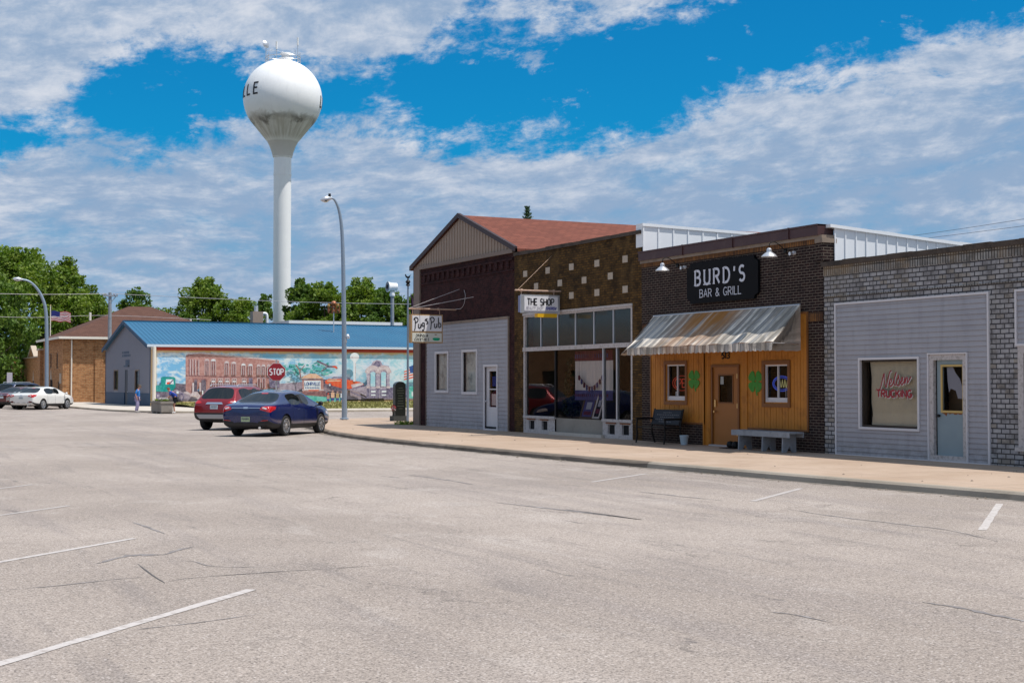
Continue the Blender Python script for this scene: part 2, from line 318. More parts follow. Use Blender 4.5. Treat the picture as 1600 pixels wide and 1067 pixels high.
# ------------------------------------------------------------------ mesh building
class Obj:   # tagging helpers
    pass
def tag(o, label=None, cat=None, group=None, kind=None):
    if label: o['label'] = label
    if cat: o['category'] = cat
    if group: o['group'] = group
    if kind: o['kind'] = kind
    return o
def thing(name, label, cat, loc=(0, 0, 0), rz=0., group=None):
    o = bpy.data.objects.new(name, None); COL.objects.link(o); o.location = loc; o.rotation_euler = (0, 0, rz)
    o.empty_display_size = .3
    return tag(o, label, cat, group)
def rootof(o):
    while o.parent: o = o.parent
    return o
class MB:
    def __init__(s): s.v = []; s.f = []; s.mi = []; s.sm = []
    def add(s, vs, fs, mi=0, smooth=False):
        k = len(s.v); s.v += [tuple(p) for p in vs]
        for f in fs: s.f.append(tuple(i+k for i in f)); s.mi.append(mi); s.sm.append(smooth)
    def box(s, x0, x1, y0, y1, z0, z1, mi=0):
        x0, x1 = sorted((x0, x1)); y0, y1 = sorted((y0, y1)); z0, z1 = sorted((z0, z1))
        s.add([(x0,y0,z0),(x1,y0,z0),(x1,y1,z0),(x0,y1,z0),(x0,y0,z1),(x1,y0,z1),(x1,y1,z1),(x0,y1,z1)],
              [(0,3,2,1),(4,5,6,7),(0,1,5,4),(1,2,6,5),(2,3,7,6),(3,0,4,7)], mi)
    def hexa(s, p, mi=0):   # 8 points, bottom ring then top ring (ccw seen from above)
        s.add(p, [(0,3,2,1),(4,5,6,7),(0,1,5,4),(1,2,6,5),(2,3,7,6),(3,0,4,7)], mi)
    def quad(s, a, b, c, d, mi=0): s.add([a, b, c, d], [(0,1,2,3)], mi)
    def prism(s, pts, n, mi=0):   # planar polygon (3d points ccw seen from n) extruded by -n
        k = len(pts); n = Vector(n); a = [Vector(p) for p in pts]; b = [p-n for p in a]
        s.add(a+b, [tuple(range(k)), tuple(range(2*k-1, k-1, -1))] + [(i, i+k, (i+1) % k+k, (i+1) % k) for i in range(k)], mi)
    def tube(s, pts, r, n=8, mi=0, caps=True, smooth=True):
        P = [Vector(p) for p in pts]; rr = r if isinstance(r, (list, tuple)) else [r]*len(P)
        vs = []; up = Vector((0, 0, 1)); side = None
        for i, p in enumerate(P):
            d = (P[min(i+1, len(P)-1)]-P[max(i-1, 0)])
            if d.length < 1e-9: d = Vector((0, 0, 1))
            d.normalize()
            if side is None: side = d.cross(up) if abs(d.z) < .95 else Vector((1, 0, 0))
            side = (side - d*side.dot(d))
            if side.length < 1e-6: side = d.orthogonal()
            side.normalize(); w = d.cross(side)
            vs += [p+(side*math.cos(2*math.pi*j/n)+w*math.sin(2*math.pi*j/n))*rr[i] for j in range(n)]
        fs = [(i*n+j, i*n+(j+1) % n, (i+1)*n+(j+1) % n, (i+1)*n+j) for i in range(len(P)-1) for j in range(n)]
        s.add(vs, fs, mi, smooth)
        if caps:
            k = len(s.v)-len(vs); s.f.append(tuple(k+j for j in range(n-1, -1, -1))); s.mi.append(mi); s.sm.append(False)
            s.f.append(tuple(k+(len(P)-1)*n+j for j in range(n))); s.mi.append(mi); s.sm.append(False)
    def lathe(s, prof, c, n=24, mi=0, axis='z', smooth=True):   # prof [(r,h)]
        vs = []
        for r, h in prof:
            for j in range(n):
                a = 2*math.pi*j/n; p = (r*math.cos(a), r*math.sin(a), h)
                if axis == 'y': p = (p[0], p[2], p[1])
                if axis == 'x': p = (p[2], p[0], p[1])
                vs.append((c[0]+p[0], c[1]+p[1], c[2]+p[2]))
        s.add(vs, [(i*n+j, i*n+(j+1) % n, (i+1)*n+(j+1) % n, (i+1)*n+j) for i in range(len(prof)-1) for j in range(n)], mi, smooth)
    def ribbon(s, pts, w, mp, mi=0, h0=0., th=.008, closed=False):   # mitred strip drawn on the surface mp(u,v,h)
        P = []
        for p in pts:
            q = Vector((p[0], p[1]))
            if P and (q-P[-1]).length < 1e-5: continue
            if P and (q-P[-1]).length > .4:
                p0 = P[-1]; k = int((q-p0).length/.35)+1; P += [p0.lerp(q, i/k) for i in range(1, k)]
            P.append(q)
        n = len(P); L = []; Rr = []
        if n < 2: return
        for i in range(n):
            a = P[i]-P[i-1] if i > 0 else P[1]-P[0]
            b = P[i+1]-P[i] if i < n-1 else P[-1]-P[-2]
            if closed:
                a = P[i]-P[i-1]; b = P[(i+1) % n]-P[i]
            a.normalize(); b.normalize(); tt = a+b
            if tt.length < .3: tt = b.copy()
            tt.normalize(); nn = Vector((-tt.y, tt.x)); k = 1/max(.45, nn.dot(Vector((-b.y, b.x))))
            L.append(P[i]+nn*w*.5*k); Rr.append(P[i]-nn*w*.5*k)
        vs = []
        for i in range(n):
            vs += [mp(L[i].x, L[i].y, h0+th+i*4e-5), mp(Rr[i].x, Rr[i].y, h0+th+i*4e-5), mp(Rr[i].x, Rr[i].y, h0), mp(L[i].x, L[i].y, h0)]
        fs = []; rng = range(n) if closed else range(n-1)
        for i in rng:
            a = i*4; b = ((i+1) % n)*4
            fs += [(a, a+1, b+1, b), (a+1, a+2, b+2, b+1), (a+3, a, b, b+3), (a+2, a+3, b+3, b+2)]
        if not closed: fs += [(0, 3, 2, 1), ((n-1)*4, (n-1)*4+1, (n-1)*4+2, (n-1)*4+3)]
        s.add(vs, fs, mi)
    def build(s, name, mats, parent=None, local=False, label=None):
        if not isinstance(mats, (list, tuple)): mats = [mats]
        me = bpy.data.meshes.new(name)
        vs = s.v
        if parent is not None and not local:
            r = rootof(parent); mw = Matrix.Translation(r.location) @ Matrix.Rotation(r.rotation_euler.z, 4, 'Z'); inv = mw.inverted()
            vs = [tuple(inv @ Vector(p)) for p in vs]
        me.from_pydata([tuple(p) for p in vs], [], s.f)
        for m in mats: me.materials.append(M[m] if isinstance(m, str) else m)
        me.polygons.foreach_set('material_index', s.mi); me.polygons.foreach_set('use_smooth', s.sm)
        me.update()
        if any(s.sm): me.set_sharp_from_angle(angle=R_(38))
        o = bpy.data.objects.new(name, me); COL.objects.link(o)
        if parent is not None: o.parent = parent
        if label: o['label'] = label
        return o
def dup(root, loc, rz, label=None):
    r = root.copy(); COL.objects.link(r); r.location = loc; r.rotation_euler = (0, 0, rz)
    if label: r['label'] = label
    for ch in root.children:
        c = ch.copy(); COL.objects.link(c); c.parent = r
        for g in ch.children:
            d = g.copy(); COL.objects.link(d); d.parent = c
    return r
# plane frames: mp(u,v,h)
def frameX(x): return lambda u, v, h=0.: (x-h, -u, v)        # facade facing -X, u = -y
def frameY(y): return lambda u, v, h=0.: (u, y-h, v)         # facade facing -Y, u = x
def sub(mp, u0, v0): return lambda u, v, h=0.: mp(u0+u, v0+v, h)
def wall(mb, mp, u0, u1, v0, v1, holes=(), depth=.12, mi=0, h=0., rmi=None):
    us = sorted({u0, u1, *[a for q in holes for a in q[:2]]}); vs = sorted({v0, v1, *[a for q in holes for a in q[2:]]})
    us = [a for a in us if u0 <= a <= u1]; vs = [a for a in vs if v0 <= a <= v1]
    for a, b in zip(us, us[1:]):
        for c, d in zip(vs, vs[1:]):
            cu, cv = (a+b)/2, (c+d)/2
            if any(q[0] < cu < q[1] and q[2] < cv < q[3] for q in holes): continue
            mb.quad(mp(a, c, h), mp(b, c, h), mp(b, d, h), mp(a, d, h), mi)
    k = mi if rmi is None else rmi
    for a, b, c, d in holes:
        mb.quad(mp(a, c, h), mp(a, d, h), mp(a, d, h-depth), mp(a, c, h-depth), k); mb.quad(mp(b, d, h), mp(b, c, h), mp(b, c, h-depth), mp(b, d, h-depth), k)
        mb.quad(mp(a, d, h), mp(b, d, h), mp(b, d, h-depth), mp(a, d, h-depth), k); mb.quad(mp(b, c, h), mp(a, c, h), mp(a, c, h-depth), mp(b, c, h-depth), k)
def slab(mb, mp, u0, u1, v0, v1, h0, h1, mi=0):   # box on a frame
    P = [mp(u0, v0, h1), mp(u1, v0, h1), mp(u1, v1, h1), mp(u0, v1, h1), mp(u0, v0, h0), mp(u1, v0, h0), mp(u1, v1, h0), mp(u0, v1, h0)]
    mb.add(P, [(0,1,2,3),(7,6,5,4),(0,4,5,1),(1,5,6,2),(2,6,7,3),(3,7,4,0)], mi)
def ring(mb, mp, u0, u1, v0, v1, w, h0, h1, mi=0):  # rectangular frame of width w inside the rectangle
    slab(mb, mp, u0, u1, v0, v0+w, h0, h1, mi); slab(mb, mp, u0, u1, v1-w, v1, h0, h1, mi)
    slab(mb, mp, u0, u0+w, v0+w, v1-w, h0, h1, mi); slab(mb, mp, u1-w, u1, v0+w, v1-w, h0, h1, mi)
def lap(mb, mp, u0, u1, v0, v1, step, holes=(), h=0., mi=0, drop=.022):
    v = v0
    while v < v1-1e-4:
        w = min(v+step, v1); segs = [(u0, u1)]
        for a, b, c, d in holes:
            if c < (v+w)/2 < d:
                ns = []
                for p, q in segs:
                    if b <= p or a >= q: ns.append((p, q))
                    else:
                        if a > p: ns.append((p, a))
                        if b < q: ns.append((b, q))
                segs = ns
        for p, q in segs:
            mb.quad(mp(p, v, h+drop), mp(q, v, h+drop), mp(q, w, h+.003), mp(p, w, h+.003), mi)
            mb.quad(mp(q, v, h+drop), mp(p, v, h+drop), mp(p, v, h), mp(q, v, h), mi)
        v = w
# ------------------------------------------------------------------ stroke lettering
def arc(cx, cy, rx, ry, a0, a1, n=10): return [(cx+rx*math.cos(R_(a0+(a1-a0)*i/n)), cy+ry*math.sin(R_(a0+(a1-a0)*i/n))) for i in range(n+1)]
GL = {
'A': (.62, [[(0,0),(.31,1),(.62,0)], [(.12,.36),(.50,.36)]]),
'B': (.56, [[(0,0),(0,1)], [(0,1),(.28,1)]+arc(.28,.765,.24,.235,90,-90)+[(0,.53)], [(0,.53),(.30,.53)]+arc(.30,.265,.26,.265,90,-90)+[(0,0)]]),
'C': (.58, [arc(.32,.5,.32,.5,50,310,16)]),
'D': (.60, [[(0,0),(0,1)], [(0,1),(.22,1)]+arc(.22,.5,.38,.5,90,-90,14)+[(0,0)]]),
'E': (.50, [[(.5,1),(0,1),(0,0),(.5,0)], [(0,.52),(.42,.52)]]),
'G': (.62, [arc(.33,.5,.33,.5,50,340,16)+[(.62,.42)], [(.36,.42),(.64,.42)]]),
'H': (.58, [[(0,0),(0,1)], [(.58,0),(.58,1)], [(0,.52),(.58,.52)]]),
'I': (.08, [[(.04,0),(.04,1)]]),
'K': (.58, [[(0,0),(0,1)], [(.56,1),(.04,.42)], [(.18,.58),(.58,0)]]),
'L': (.48, [[(0,1),(0,0),(.48,0)]]),
'M': (.70, [[(0,0),(0,1),(.35,.35),(.70,1),(.70,0)]]),
'N': (.60, [[(0,0),(0,1),(.60,0),(.60,1)]]),
'O': (.64, [arc(.32,.5,.32,.5,90,450,20)]),
'P': (.54, [[(0,0),(0,1),(.28,1)]+arc(.28,.735,.26,.265,90,-90)+[(0,.47)]]),
'R': (.58, [[(0,0),(0,1)], [(0,1),(.30,1)]+arc(.30,.75,.24,.25,90,-90)+[(0,.5)], [(.26,.5),(.58,0)]]),
'S': (.54, [arc(.28,.75,.24,.25,40,255,10)+arc(.27,.25,.26,.26,80,-145,12)]),
'T': (.58, [[(0,1),(.58,1)], [(.29,1),(.29,0)]]),
'U': (.58, [[(0,1),(0,.3)]+arc(.29,.3,.29,.3,180,360,12)+[(.58,1)]]),
'V': (.60, [[(0,1),(.30,0),(.60,1)]]),
'W': (.8, [[(0,1),(.2,0),(.4,.8),(.6,0),(.8,1)]]),
'Y': (.58, [[(0,1),(.29,.5),(.58,1)], [(.29,.5),(.29,0)]]),
'&': (.66, [[(.64,0),(.16,.68)]+arc(.29,.80,.16,.19,200,-20,8)+[(.12,.42)]+arc(.24,.24,.22,.24,130,320,10)+[(.60,.42)]]),
"'": (.10, [[(.07,1.02),(.04,.70)]]),
'5': (.50, [[(.46,1),(.08,1),(.05,.56)]+arc(.24,.32,.25,.32,115,-145,12)]),
'1': (.24, [[(0,.82),(.16,1),(.16,0)]]),
'3': (.50, [arc(.24,.76,.22,.24,150,-90,10)+arc(.24,.27,.26,.27,90,-150,12)]),
' ': (.34, []),
}
def text(mb, s, mp, u0, v0, H, wid=None, w=.12, mi=0, shear=0., gap=.16, serif=0., h0=0., th=.008, sx=1.):
    tot = sum(GL[c][0] for c in s)+gap*(len(s)-1); k = (wid/(tot*H)) if wid else sx
    u = 0.; q = 0
    for c in s:
        wd, st = GL[c]
        for pl in st:
            cl = len(pl) > 3 and math.dist(pl[0], pl[-1]) < 1e-6
            P = pl[:-1] if cl else pl
            P = [((u+x)*H*k+shear*y*H+u0, v0+y*H) for x, y in P]
            q += 1
            mb.ribbon(P, w*H, mp, mi, h0+.0006*(q % 3), th, closed=cl)
        if serif:
            xs = {round(p[0], 3) for pl in st for a, p in zip(pl, pl[1:]) if abs(a[0]-p[0]) < 1e-6 and abs(a[1]-p[1]) > .6}
            xs |= {round(a[0], 3) for pl in st for a, p in zip(pl, pl[1:]) if abs(a[0]-p[0]) < 1e-6 and abs(a[1]-p[1]) > .6}
            for x in xs:
                for y in (0, 1):
                    if c in 'BDPR' and False: continue
                    a, b = (x-serif, x+serif)
                    mb.ribbon([((u+a)*H*k+u0, v0+y*H), ((u+b)*H*k+u0, v0+y*H)], w*H*.5, mp, mi, h0+.002, th)
        u += wd+gap
def polys(mb, lst, mp, th=.004):   # painted polygons: (mat index, h, [(u,v)...])
    for mi, h, pts in lst:
        a = sum(p[0]*q[1]-q[0]*p[1] for p, q in zip(pts, pts[1:]+pts[:1]))
        if a < 0: pts = pts[::-1]
        mb.add([mp(u, v, h) for u, v in pts], [tuple(range(len(pts)))], mi)

# ------------------------------------------------------------------ pixel rays onto real planes (survey helpers)
def ray(px, py): return FW+RT*((px-800)/2222)+UP*((533.5-py)/2222)
def PX(px, py, x): d = ray(px, py); k = x/d.x; return Vector((x, d.y*k, CZ+d.z*k))
def PY(px, py, y): d = ray(px, py); k = y/d.y; return Vector((d.x*k, y, CZ+d.z*k))
def PG(px, py, z=0.): d = ray(px, py); k = (z-CZ)/d.z; return Vector((d.x*k, d.y*k, z))
def PD(px, py, dist): d = ray(px, py); k = dist/math.hypot(d.x, d.y); return Vector((d.x*k, d.y*k, CZ+d.z*k))
WZ = .16          # top of the pavement at the shops
# ================================================================== SETTING
mb = MB(); S = 2500
mb.quad((-S, -S, -.05), (S, -S, -.05), (S, S, -.05), (-S, S, -.05)); tag(mb.build('ground', 'field'), kind='structure')
mb = MB(); mb.add([(-14, -60, 0), (22.5, -60, 0), (22.5, 62, 0), (140, 62, 0), (140, 88, 0), (22.5, 88, 0), (22.5, 420, 0), (-14, 420, 0)], [(0, 1, 2, 3, 4, 5, 6, 7)])
tag(mb.build('road', 'asphalt'), kind='structure')
def smooth_line(P, n=6):
    out = []
    for i in range(len(P)-1):
        p0 = Vector(P[max(i-1, 0)]); p1 = Vector(P[i]); p2 = Vector(P[i+1]); p3 = Vector(P[min(i+2, len(P)-1)])
        for k in range(n):
            s = k/n; out.append(.5*((2*p1)+(p2-p0)*s+(2*p0-5*p1+4*p2-p3)*s*s+(3*p1-p0-3*p2+p3)*s**3))
    out.append(Vector(P[-1])); return out
def pavement(name, line, inner, kz, km, wm, wz=WZ, km2=None, split=None):
    """kerb line (2d points) and the matching inner line: kerb stone face, rounded top and the slab behind it"""
    a, k = MB(), MB(); rr = random.Random(3)
    jit = [(rr.uniform(-.02, .02), rr.uniform(-.018, .008)) for _ in line]
    for i in range(len(line)-1):
        p, q = Vector(line[i]).to_3d(), Vector(line[i+1]).to_3d(); P, Q = Vector(inner[i]).to_3d(), Vector(inner[i+1]).to_3d()
        rough = km2 is not None and split(p)
        jp, jq = (jit[i], jit[i+1]) if rough else ((0, 0), (0, 0))
        dp = (P-p).normalized(); dq = (Q-q).normalized(); mi = 1 if rough else 0
        prof = [(0, -.02), (.02, kz*.7), (.06, kz), (.17, kz+.004)]
        for (d0, z0), (d1, z1) in zip(prof, prof[1:]):
            up = lambda d, v, j: v+(d*(j[0]) if False else Vector((0, 0, 0)))
            f = [p+dp*(d0+jp[0]*(z0 > 0)), q+dq*(d0+jq[0]*(z0 > 0)), q+dq*(d1+jq[0]), p+dp*(d1+jp[0])]
            zz = [z0+(jp[1] if z0 > 0 else 0), z0+(jq[1] if z0 > 0 else 0), z1+jq[1]*(d1 < .1), z1+jp[1]*(d1 < .1)]
            k.add([(v.x, v.y, z) for v, z in zip(f, zz)], [(0, 1, 2, 3)], mi)
        pa, qa = p+dp*.17, q+dq*.17
        a.add([(pa.x, pa.y, kz+.004), (qa.x, qa.y, kz+.004), (Q.x, Q.y, wz), (P.x, P.y, wz)], [(0, 1, 2, 3)])
    tag(a.build(name, wm), kind='structure'); tag(k.build('kerb', [km, km2 or km]), kind='structure')
KL = smooth_line([(17.6, -4), (17.0, 6), (16.42, 15.8), (16.08, 20), (15.8, 25), (15.5, 30), (15.4, 35), (15.45, 41), (15.95, 46), (16.8, 50), (17.9, 55), (19.6, 59.8), (22.2, 62.6), (26, 63.6), (40, 64), (110, 64)], 10)
IL = [(21.2, p.y) if p.y < 50.9 else (21.2+max(0, (p.x-17.0))*1.15, min(p.y, 50.9)) for p in KL]
pavement('sidewalk', KL, IL, .125, 'kerb', 'walk', km2='kerb_dark', split=lambda p: 25.2 < p.y < 50)
mb = MB(); mb.box(21.2, 130, 45, 50.95, .10, WZ-.004); tag(mb.build('pavement_slab', 'walk'), kind='structure')
FL = smooth_line([(17.2, 175), (16.8, 130), (16.6, 105), (16.9, 92), (17.6, 87.6), (18.6, 84.9), (20.6, 83.3), (24, 82.8), (40, 82.8), (110, 82.8)], 8)
FI = [(21.4, max(p.y, 100.4)) if p.x < 19.5 else (max(21.4, p.x+1.4), 85.6+.25) for p in FL]
FI = [(21.4, p.y) if p.y > 90 else ((21.4, 88.5) if p.x < 18.4 else (max(21.9, p.x+.4), 85.4)) for p in FL]
pavement('sidewalk_far', FL, FI, .12, 'kerb', 'walk_far', wz=.14)
mb = MB(); mb.add([(21.4, 88.5, .135), (21.9, 85.4, .135), (110, 85.4, .135), (110, 85.7, .15), (22.6, 85.7, .15), (22.6, 100.4, .15), (21.4, 100.4, .135)], [(0, 1, 2, 3, 4, 5, 6)])
tag(mb.build('path', 'walk_far'), kind='structure')
mb = MB(); nx, ny = 60, 12; gx = lambda i: 22.6+i*(110-22.6)/nx; gy = lambda j: 85.7+j*(100.6-85.7)/ny
gz = lambda i, j: .16+.22*(j/ny)**1.2+.03*math.sin(i*1.7+j)
mb.add([(gx(i), gy(j), gz(i, j) if 0 < j else .155) for j in range(ny+1) for i in range(nx+1)], [(j*(nx+1)+i, j*(nx+1)+i+1, (j+1)*(nx+1)+i+1, (j+1)*(nx+1)+i) for j in range(ny) for i in range(nx)], 0, True)
rg = random.Random(5)
for _ in range(9000):   # short tufts so that the verge has a ragged upper edge
    x, y = rg.uniform(22.7, 62), rg.uniform(85.8, 100.3); j = (y-85.7)/(100.6-85.7); z = .16+.22*j**1.2; a = rg.uniform(0, 3.14); h = rg.uniform(.05, .13); w = .05
    mb.add([(x-w*math.cos(a), y-w*math.sin(a), z), (x+w*math.cos(a), y+w*math.sin(a), z), (x+rg.uniform(-.04, .04), y, z+h)], [(0, 1, 2)])
tag(mb.build('grass', 'grass'), kind='stuff')
mat('grit', (.17, .145, .12), .95, var=.5, vs=20, dirt=(.33, .29, .26), dirtamt=.95, ds=2.2)
mb = MB(); rr = random.Random(14); K2 = [p for p in KL if p.y < 62]; vs = []
K2 = smooth_line([tuple(p) for p in K2], 3); N = len(K2)-1
for i, p in enumerate(K2):
    d = (K2[min(i+1, N)]-K2[max(i-1, 0)]).normalized(); nn = Vector((-d.y, d.x)); w_ = .10+.16*abs(math.sin(i*.37))*rr.uniform(.3, 1.)
    vs += [(p.x-nn.x*.01, p.y-nn.y*.01, .0025), (p.x+nn.x*w_, p.y+nn.y*w_, .0025)]
mb.add(vs, [(2*i, 2*i+1, 2*i+3, 2*i+2) for i in range(N)]); tag(mb.build('gutter_grit', 'grit'), kind='structure')
mb = MB()
for _ in range(420):
    p = rr.choice(K2); q = rr.random(); x, y, z = (p.x-abs(rr.gauss(.05, .16)), p.y+rr.uniform(-.3, .3), .004) if q < .75 else (p.x+rr.uniform(.4, 4.5), p.y, WZ+.002)
    if x > 20.6 and z > .1: continue
    s_ = rr.uniform(.006, .028); a_ = rr.uniform(0, 6.28)
    if z > .1: z = .13+.03*(x-p.x-.17)/max(.5, 21.2-p.x)+.006
    mb.add([(x+s_*math.cos(a_+k*1.57)*(1+.5*(k % 2)), y+s_*math.sin(a_+k*1.57), z) for k in range(4)]+[(x, y, z+s_*.7)], [(0, 1, 4), (1, 2, 4), (2, 3, 4), (3, 0, 4)])
tag(mb.build('gravel', 'kerb_dark'), kind='stuff')
# painted lines, cracks and tar seams
def strip(name, P, w, m, z=.004, wob=0., taper=False):
    mb = MB(); n = 14; pts = []
    a, b = Vector(P[0]), Vector(P[-1])
    if len(P) == 2: pts = [a.lerp(b, i/n) for i in range(n+1)]
    else: pts = smooth_line(P, 6)
    rr = random.Random(int(P[0][0]*100)); vs = []; N = len(pts)-1
    for i, p in enumerate(pts):
        d = (pts[min(i+1, N)]-pts[max(i-1, 0)]).normalized(); nn = Vector((-d.y, d.x)); k = w*.5*(1+rr.uniform(-wob, wob))
        if taper: k *= .15+.85*math.sin(math.pi*min(max(i/N, .02), .98))
        off = nn*rr.uniform(-wob, wob)*w*.4
        vs += [(*(p+nn*k+off), z), (*(p-nn*k+off), z)]
    mb.add(vs, [(2*i, 2*i+1, 2*i+3, 2*i+2) for i in range(N)])
    return tag(mb.build(name, m), kind='structure')
def g2(px, py): p = PG(px, py); return (p.x, p.y)
def ext(a, b, k): a, b = Vector(a), Vector(b); return tuple(b+(b-a)*k)
for a, b, w, m in [((393, 921), (0, 1037), .115, 'line_paint'), ((210, 841), (0, 878), .10, 'line_paint'), ((108, 790), (0, 805), .10, 'line_worn'), ((50, 757), (0, 763), .10, 'line_worn'),
                   ((1562, 787), (1535, 828), .115, 'line_paint'), ((1252, 763), (1176, 783), .11, 'line_worn'), ((1010, 740), (925, 753), .11, 'line_worn')]:
    p, q = g2(*a), g2(*b)
    if b[0] == 0: q = ext(p, q, .25)
    strip('parking_line', [p, q], w*.86, m, .004, .10)
for P, w, m, wob in [([(215, 881), (236, 897), (258, 911)], .020, 'tar', .3), ([(775, 785), (900, 799), (1003, 812)], .085, 'tar_soft', .2), ([(885, 796), (945, 804), (1003, 812)], .07, 'tar', .2),
                     ([(262, 909), (300, 903), (420, 894), (520, 888), (640, 880)], .018, 'tar', .6), ([(0, 922), (80, 916), (180, 905), (240, 901)], .02, 'tar_soft', .6),
                     ([(250, 878), (300, 877), (330, 884), (400, 886)], .02, 'tar_soft', .7), ([(200, 985), (260, 978), (330, 970), (410, 958)], .018, 'tar_soft', .7),
                     ([(150, 880), (200, 868), (255, 866), (300, 854)], .10, 'tar_soft', .8), ([(208, 816), (232, 824), (258, 834)], .04, 'tar_soft', .6),
                     ([(640, 742), (700, 750), (740, 757)], .06, 'tar_soft', .5), ([(1230, 795), (1300, 806), (1400, 818), (1480, 828), (1560, 846)], .05, 'tar_soft', .7),
                     ([(1000, 768), (1060, 775), (1130, 782)], .06, 'tar_soft', .8), ([(1440, 940), (1500, 950), (1560, 962), (1620, 975)], .05, 'tar_soft', .8), ([(1200, 955), (1250, 962), (1300, 973)], .03, 'tar_soft', .8)]:
    strip('road_crack', [g2(*p) for p in P], w, m, .0035, wob, True)
rr = random.Random(21)
for bx_, by_, n_, sp_ in ((3.2, 14.2, 9, .9), (12.5, 19.5, 14, 3.0), (14.3, 24, 12, 2.0)):
    mb = MB()
    for _ in range(n_):
        x_, y_ = bx_+rr.gauss(0, sp_*.5), by_+rr.gauss(0, sp_); a_ = rr.gauss(1.75 if bx_ > 5 else -.5, .16); L__ = rr.uniform(.12, .8); P = []
        for i in range(7): P.append(Vector((x_+math.cos(a_)*L__*i/6+rr.uniform(-.012, .012), y_+math.sin(a_)*L__*i/6+rr.uniform(-.012, .012))))
        w_ = rr.uniform(.005, .014); vs = []
        for i, p in enumerate(P): nn = Vector((-math.sin(a_), math.cos(a_)))*w_*(.2+math.sin(math.pi*min(max(i/6, .03), .97)))*.5; vs += [(p.x+nn.x, p.y+nn.y, .003), (p.x-nn.x, p.y-nn.y, .003)]
        mb.add(vs, [(2*i, 2*i+1, 2*i+3, 2*i+2) for i in range(6)])
    tag(mb.build('road_cracks', 'tar_soft' if rr.random() < .5 else 'tar'), kind='structure')
# ================================================================== THE PUB (gabled, dark brick)
FXp = frameX(21.0)
def building_box(mb, y0, y1, z1, x1, mi=0, x0=21.0, zb=0., mside=None):   # rear and side walls
    k = mi if mside is None else mside
    mb.quad((x0, y0, zb), (x1, y0, zb), (x1, y0, z1), (x0, y0, z1), k); mb.quad((x1, y1, zb), (x0, y1, zb), (x0, y1, z1), (x1, y1, z1), k)
    mb.quad((x1, y0, zb), (x1, y1, zb), (x1, y1, z1), (x1, y0, z1), k)
def glass_pane(parent, mp, u0, u1, v0, v1, h, m='glass', name='pane'):
    b = MB(); b.quad(mp(u0, v0, h), mp(u1, v0, h), mp(u1, v1, h), mp(u0, v1, h)); return b.build(name, m, parent)
pub = thing('pub_building', 'dark brick pub with tan metal gable, red shingle roof and pale lap siding', 'building', (21, 46.6, 0))
mb = MB()
wins = [(-48.76, -47.64, 1.47, 2.88), (-46.33, -45.14, 1.43, 2.90), (-44.52, -43.49, WZ, 2.36)]
wall(mb, FXp, -50.3, -42.25, 0, 6.12, wins, .10)
building_box(mb, 42.25, 50.9, 6.12, 45)
mb.build('wall', 'brick_pug', pub)
mb = MB()      # corbel table
for i in range(17):
    u = -50.0+i*.45; slab(mb, FXp, u, u+.2, 5.62, 5.86, 0, .05)
slab(mb, FXp, -50.25, -42.3, 5.86, 5.93, 0, .06); slab(mb, FXp, -50.25, -42.3, 5.50, 5.55, 0, .035)
mb.build('cornice', 'brick_pug', pub)
mb = MB()      # gable of ribbed metal
mb.prism([FXp(-50.9, 6.2, .03), FXp(-42.25, 6.2, .03), FXp(-46.6, 7.70, .03)], (-.1, 0, 0))
for i in range(36):
    u = -50.7+i*.24; top = 6.2+1.50*(1-abs(u+46.6)/4.32)
    if top > 6.26: slab(mb, FXp, u, u+.035, 6.2, top-.02, .03, .05)
mb.build('gable', 'tan_metal', pub)
mb = MB(); slab(mb, FXp, -50.9, -50.32, 0, 6.2, -.2, .055); slab(mb, FXp, -50.32, -42.25, 6.10, 6.23, 0, .09)
mb.build('corner_trim', 'tan_trim', pub)
mb = MB()      # roof: two shingled slopes
def roof_gable(mb, x0, x1, ya, yr, yb, ze, zr, th=.1, mi=0):
    for y0, sgn in ((ya, 1), (yb, -1)):
        P = [(x0, y0, ze), (x1, y0, ze), (x1, yr, zr), (x0, yr, zr)]
        top = [Vector(p)+Vector((0, 0, th)) for p in P]
        mb.hexa([*P, *top] if sgn > 0 else [P[1], P[0], P[3], P[2], top[1], top[0], top[3], top[2]], mi)
roof_gable(mb, 20.9, 45.2, 42.0, 46.6, 51.15, 6.12, 7.71)
roof = mb.build('roof', 'shingle_red', pub)
mb = MB()      # brown rake fascia
for a, b in (((-51.15, 6.12), (-46.6, 7.71)), ((-46.6, 7.71), (-42.0, 6.12))):
    mb.hexa([FXp(*a, .02), FXp(*a, .14), FXp(*b, .14), FXp(*b, .02)][::1] + [FXp(a[0], a[1]+.17, .02), FXp(a[0], a[1]+.17, .14), FXp(b[0], b[1]+.17, .14), FXp(b[0], b[1]+.17, .02)])
slab(mb, FXp, -51.0, -50.90, 0, 6.2, -.3, .03)
mb.build('fascia', 'brown_trim', pub)
mb = MB(); lap(mb, FXp, -49.65, -42.68, WZ, 3.93, .135, wins, .02); mb.build('siding', 'siding', pub)
mb = MB(); slab(mb, FXp, -49.7, -42.62, 3.93, 4.0, 0, .07); slab(mb, FXp, -49.70, -49.65, WZ, 3.93, 0, .05); slab(mb, FXp, -42.68, -42.63, WZ, 3.93, 0, .05)
mb.build('siding_trim', 'stone_sill', pub)
for i, w in enumerate(wins[:2]):
    mb = MB(); ring(mb, FXp, w[0]-.06, w[1]+.06, w[2]-.06, w[3]+.06, .09, .02, .065); fr = mb.build('window', 'white_trim', pub)
    glass_pane(fr, FXp, w[0], w[1], w[2], w[3], .0)
    mb = MB(); mb.quad(FXp(w[0], w[2], -.09), FXp(w[1], w[2], -.09), FXp(w[1], w[3], -.09), FXp(w[0], w[3], -.09)); mb.build('window_backing', 'pane_back', fr)
w = wins[2]
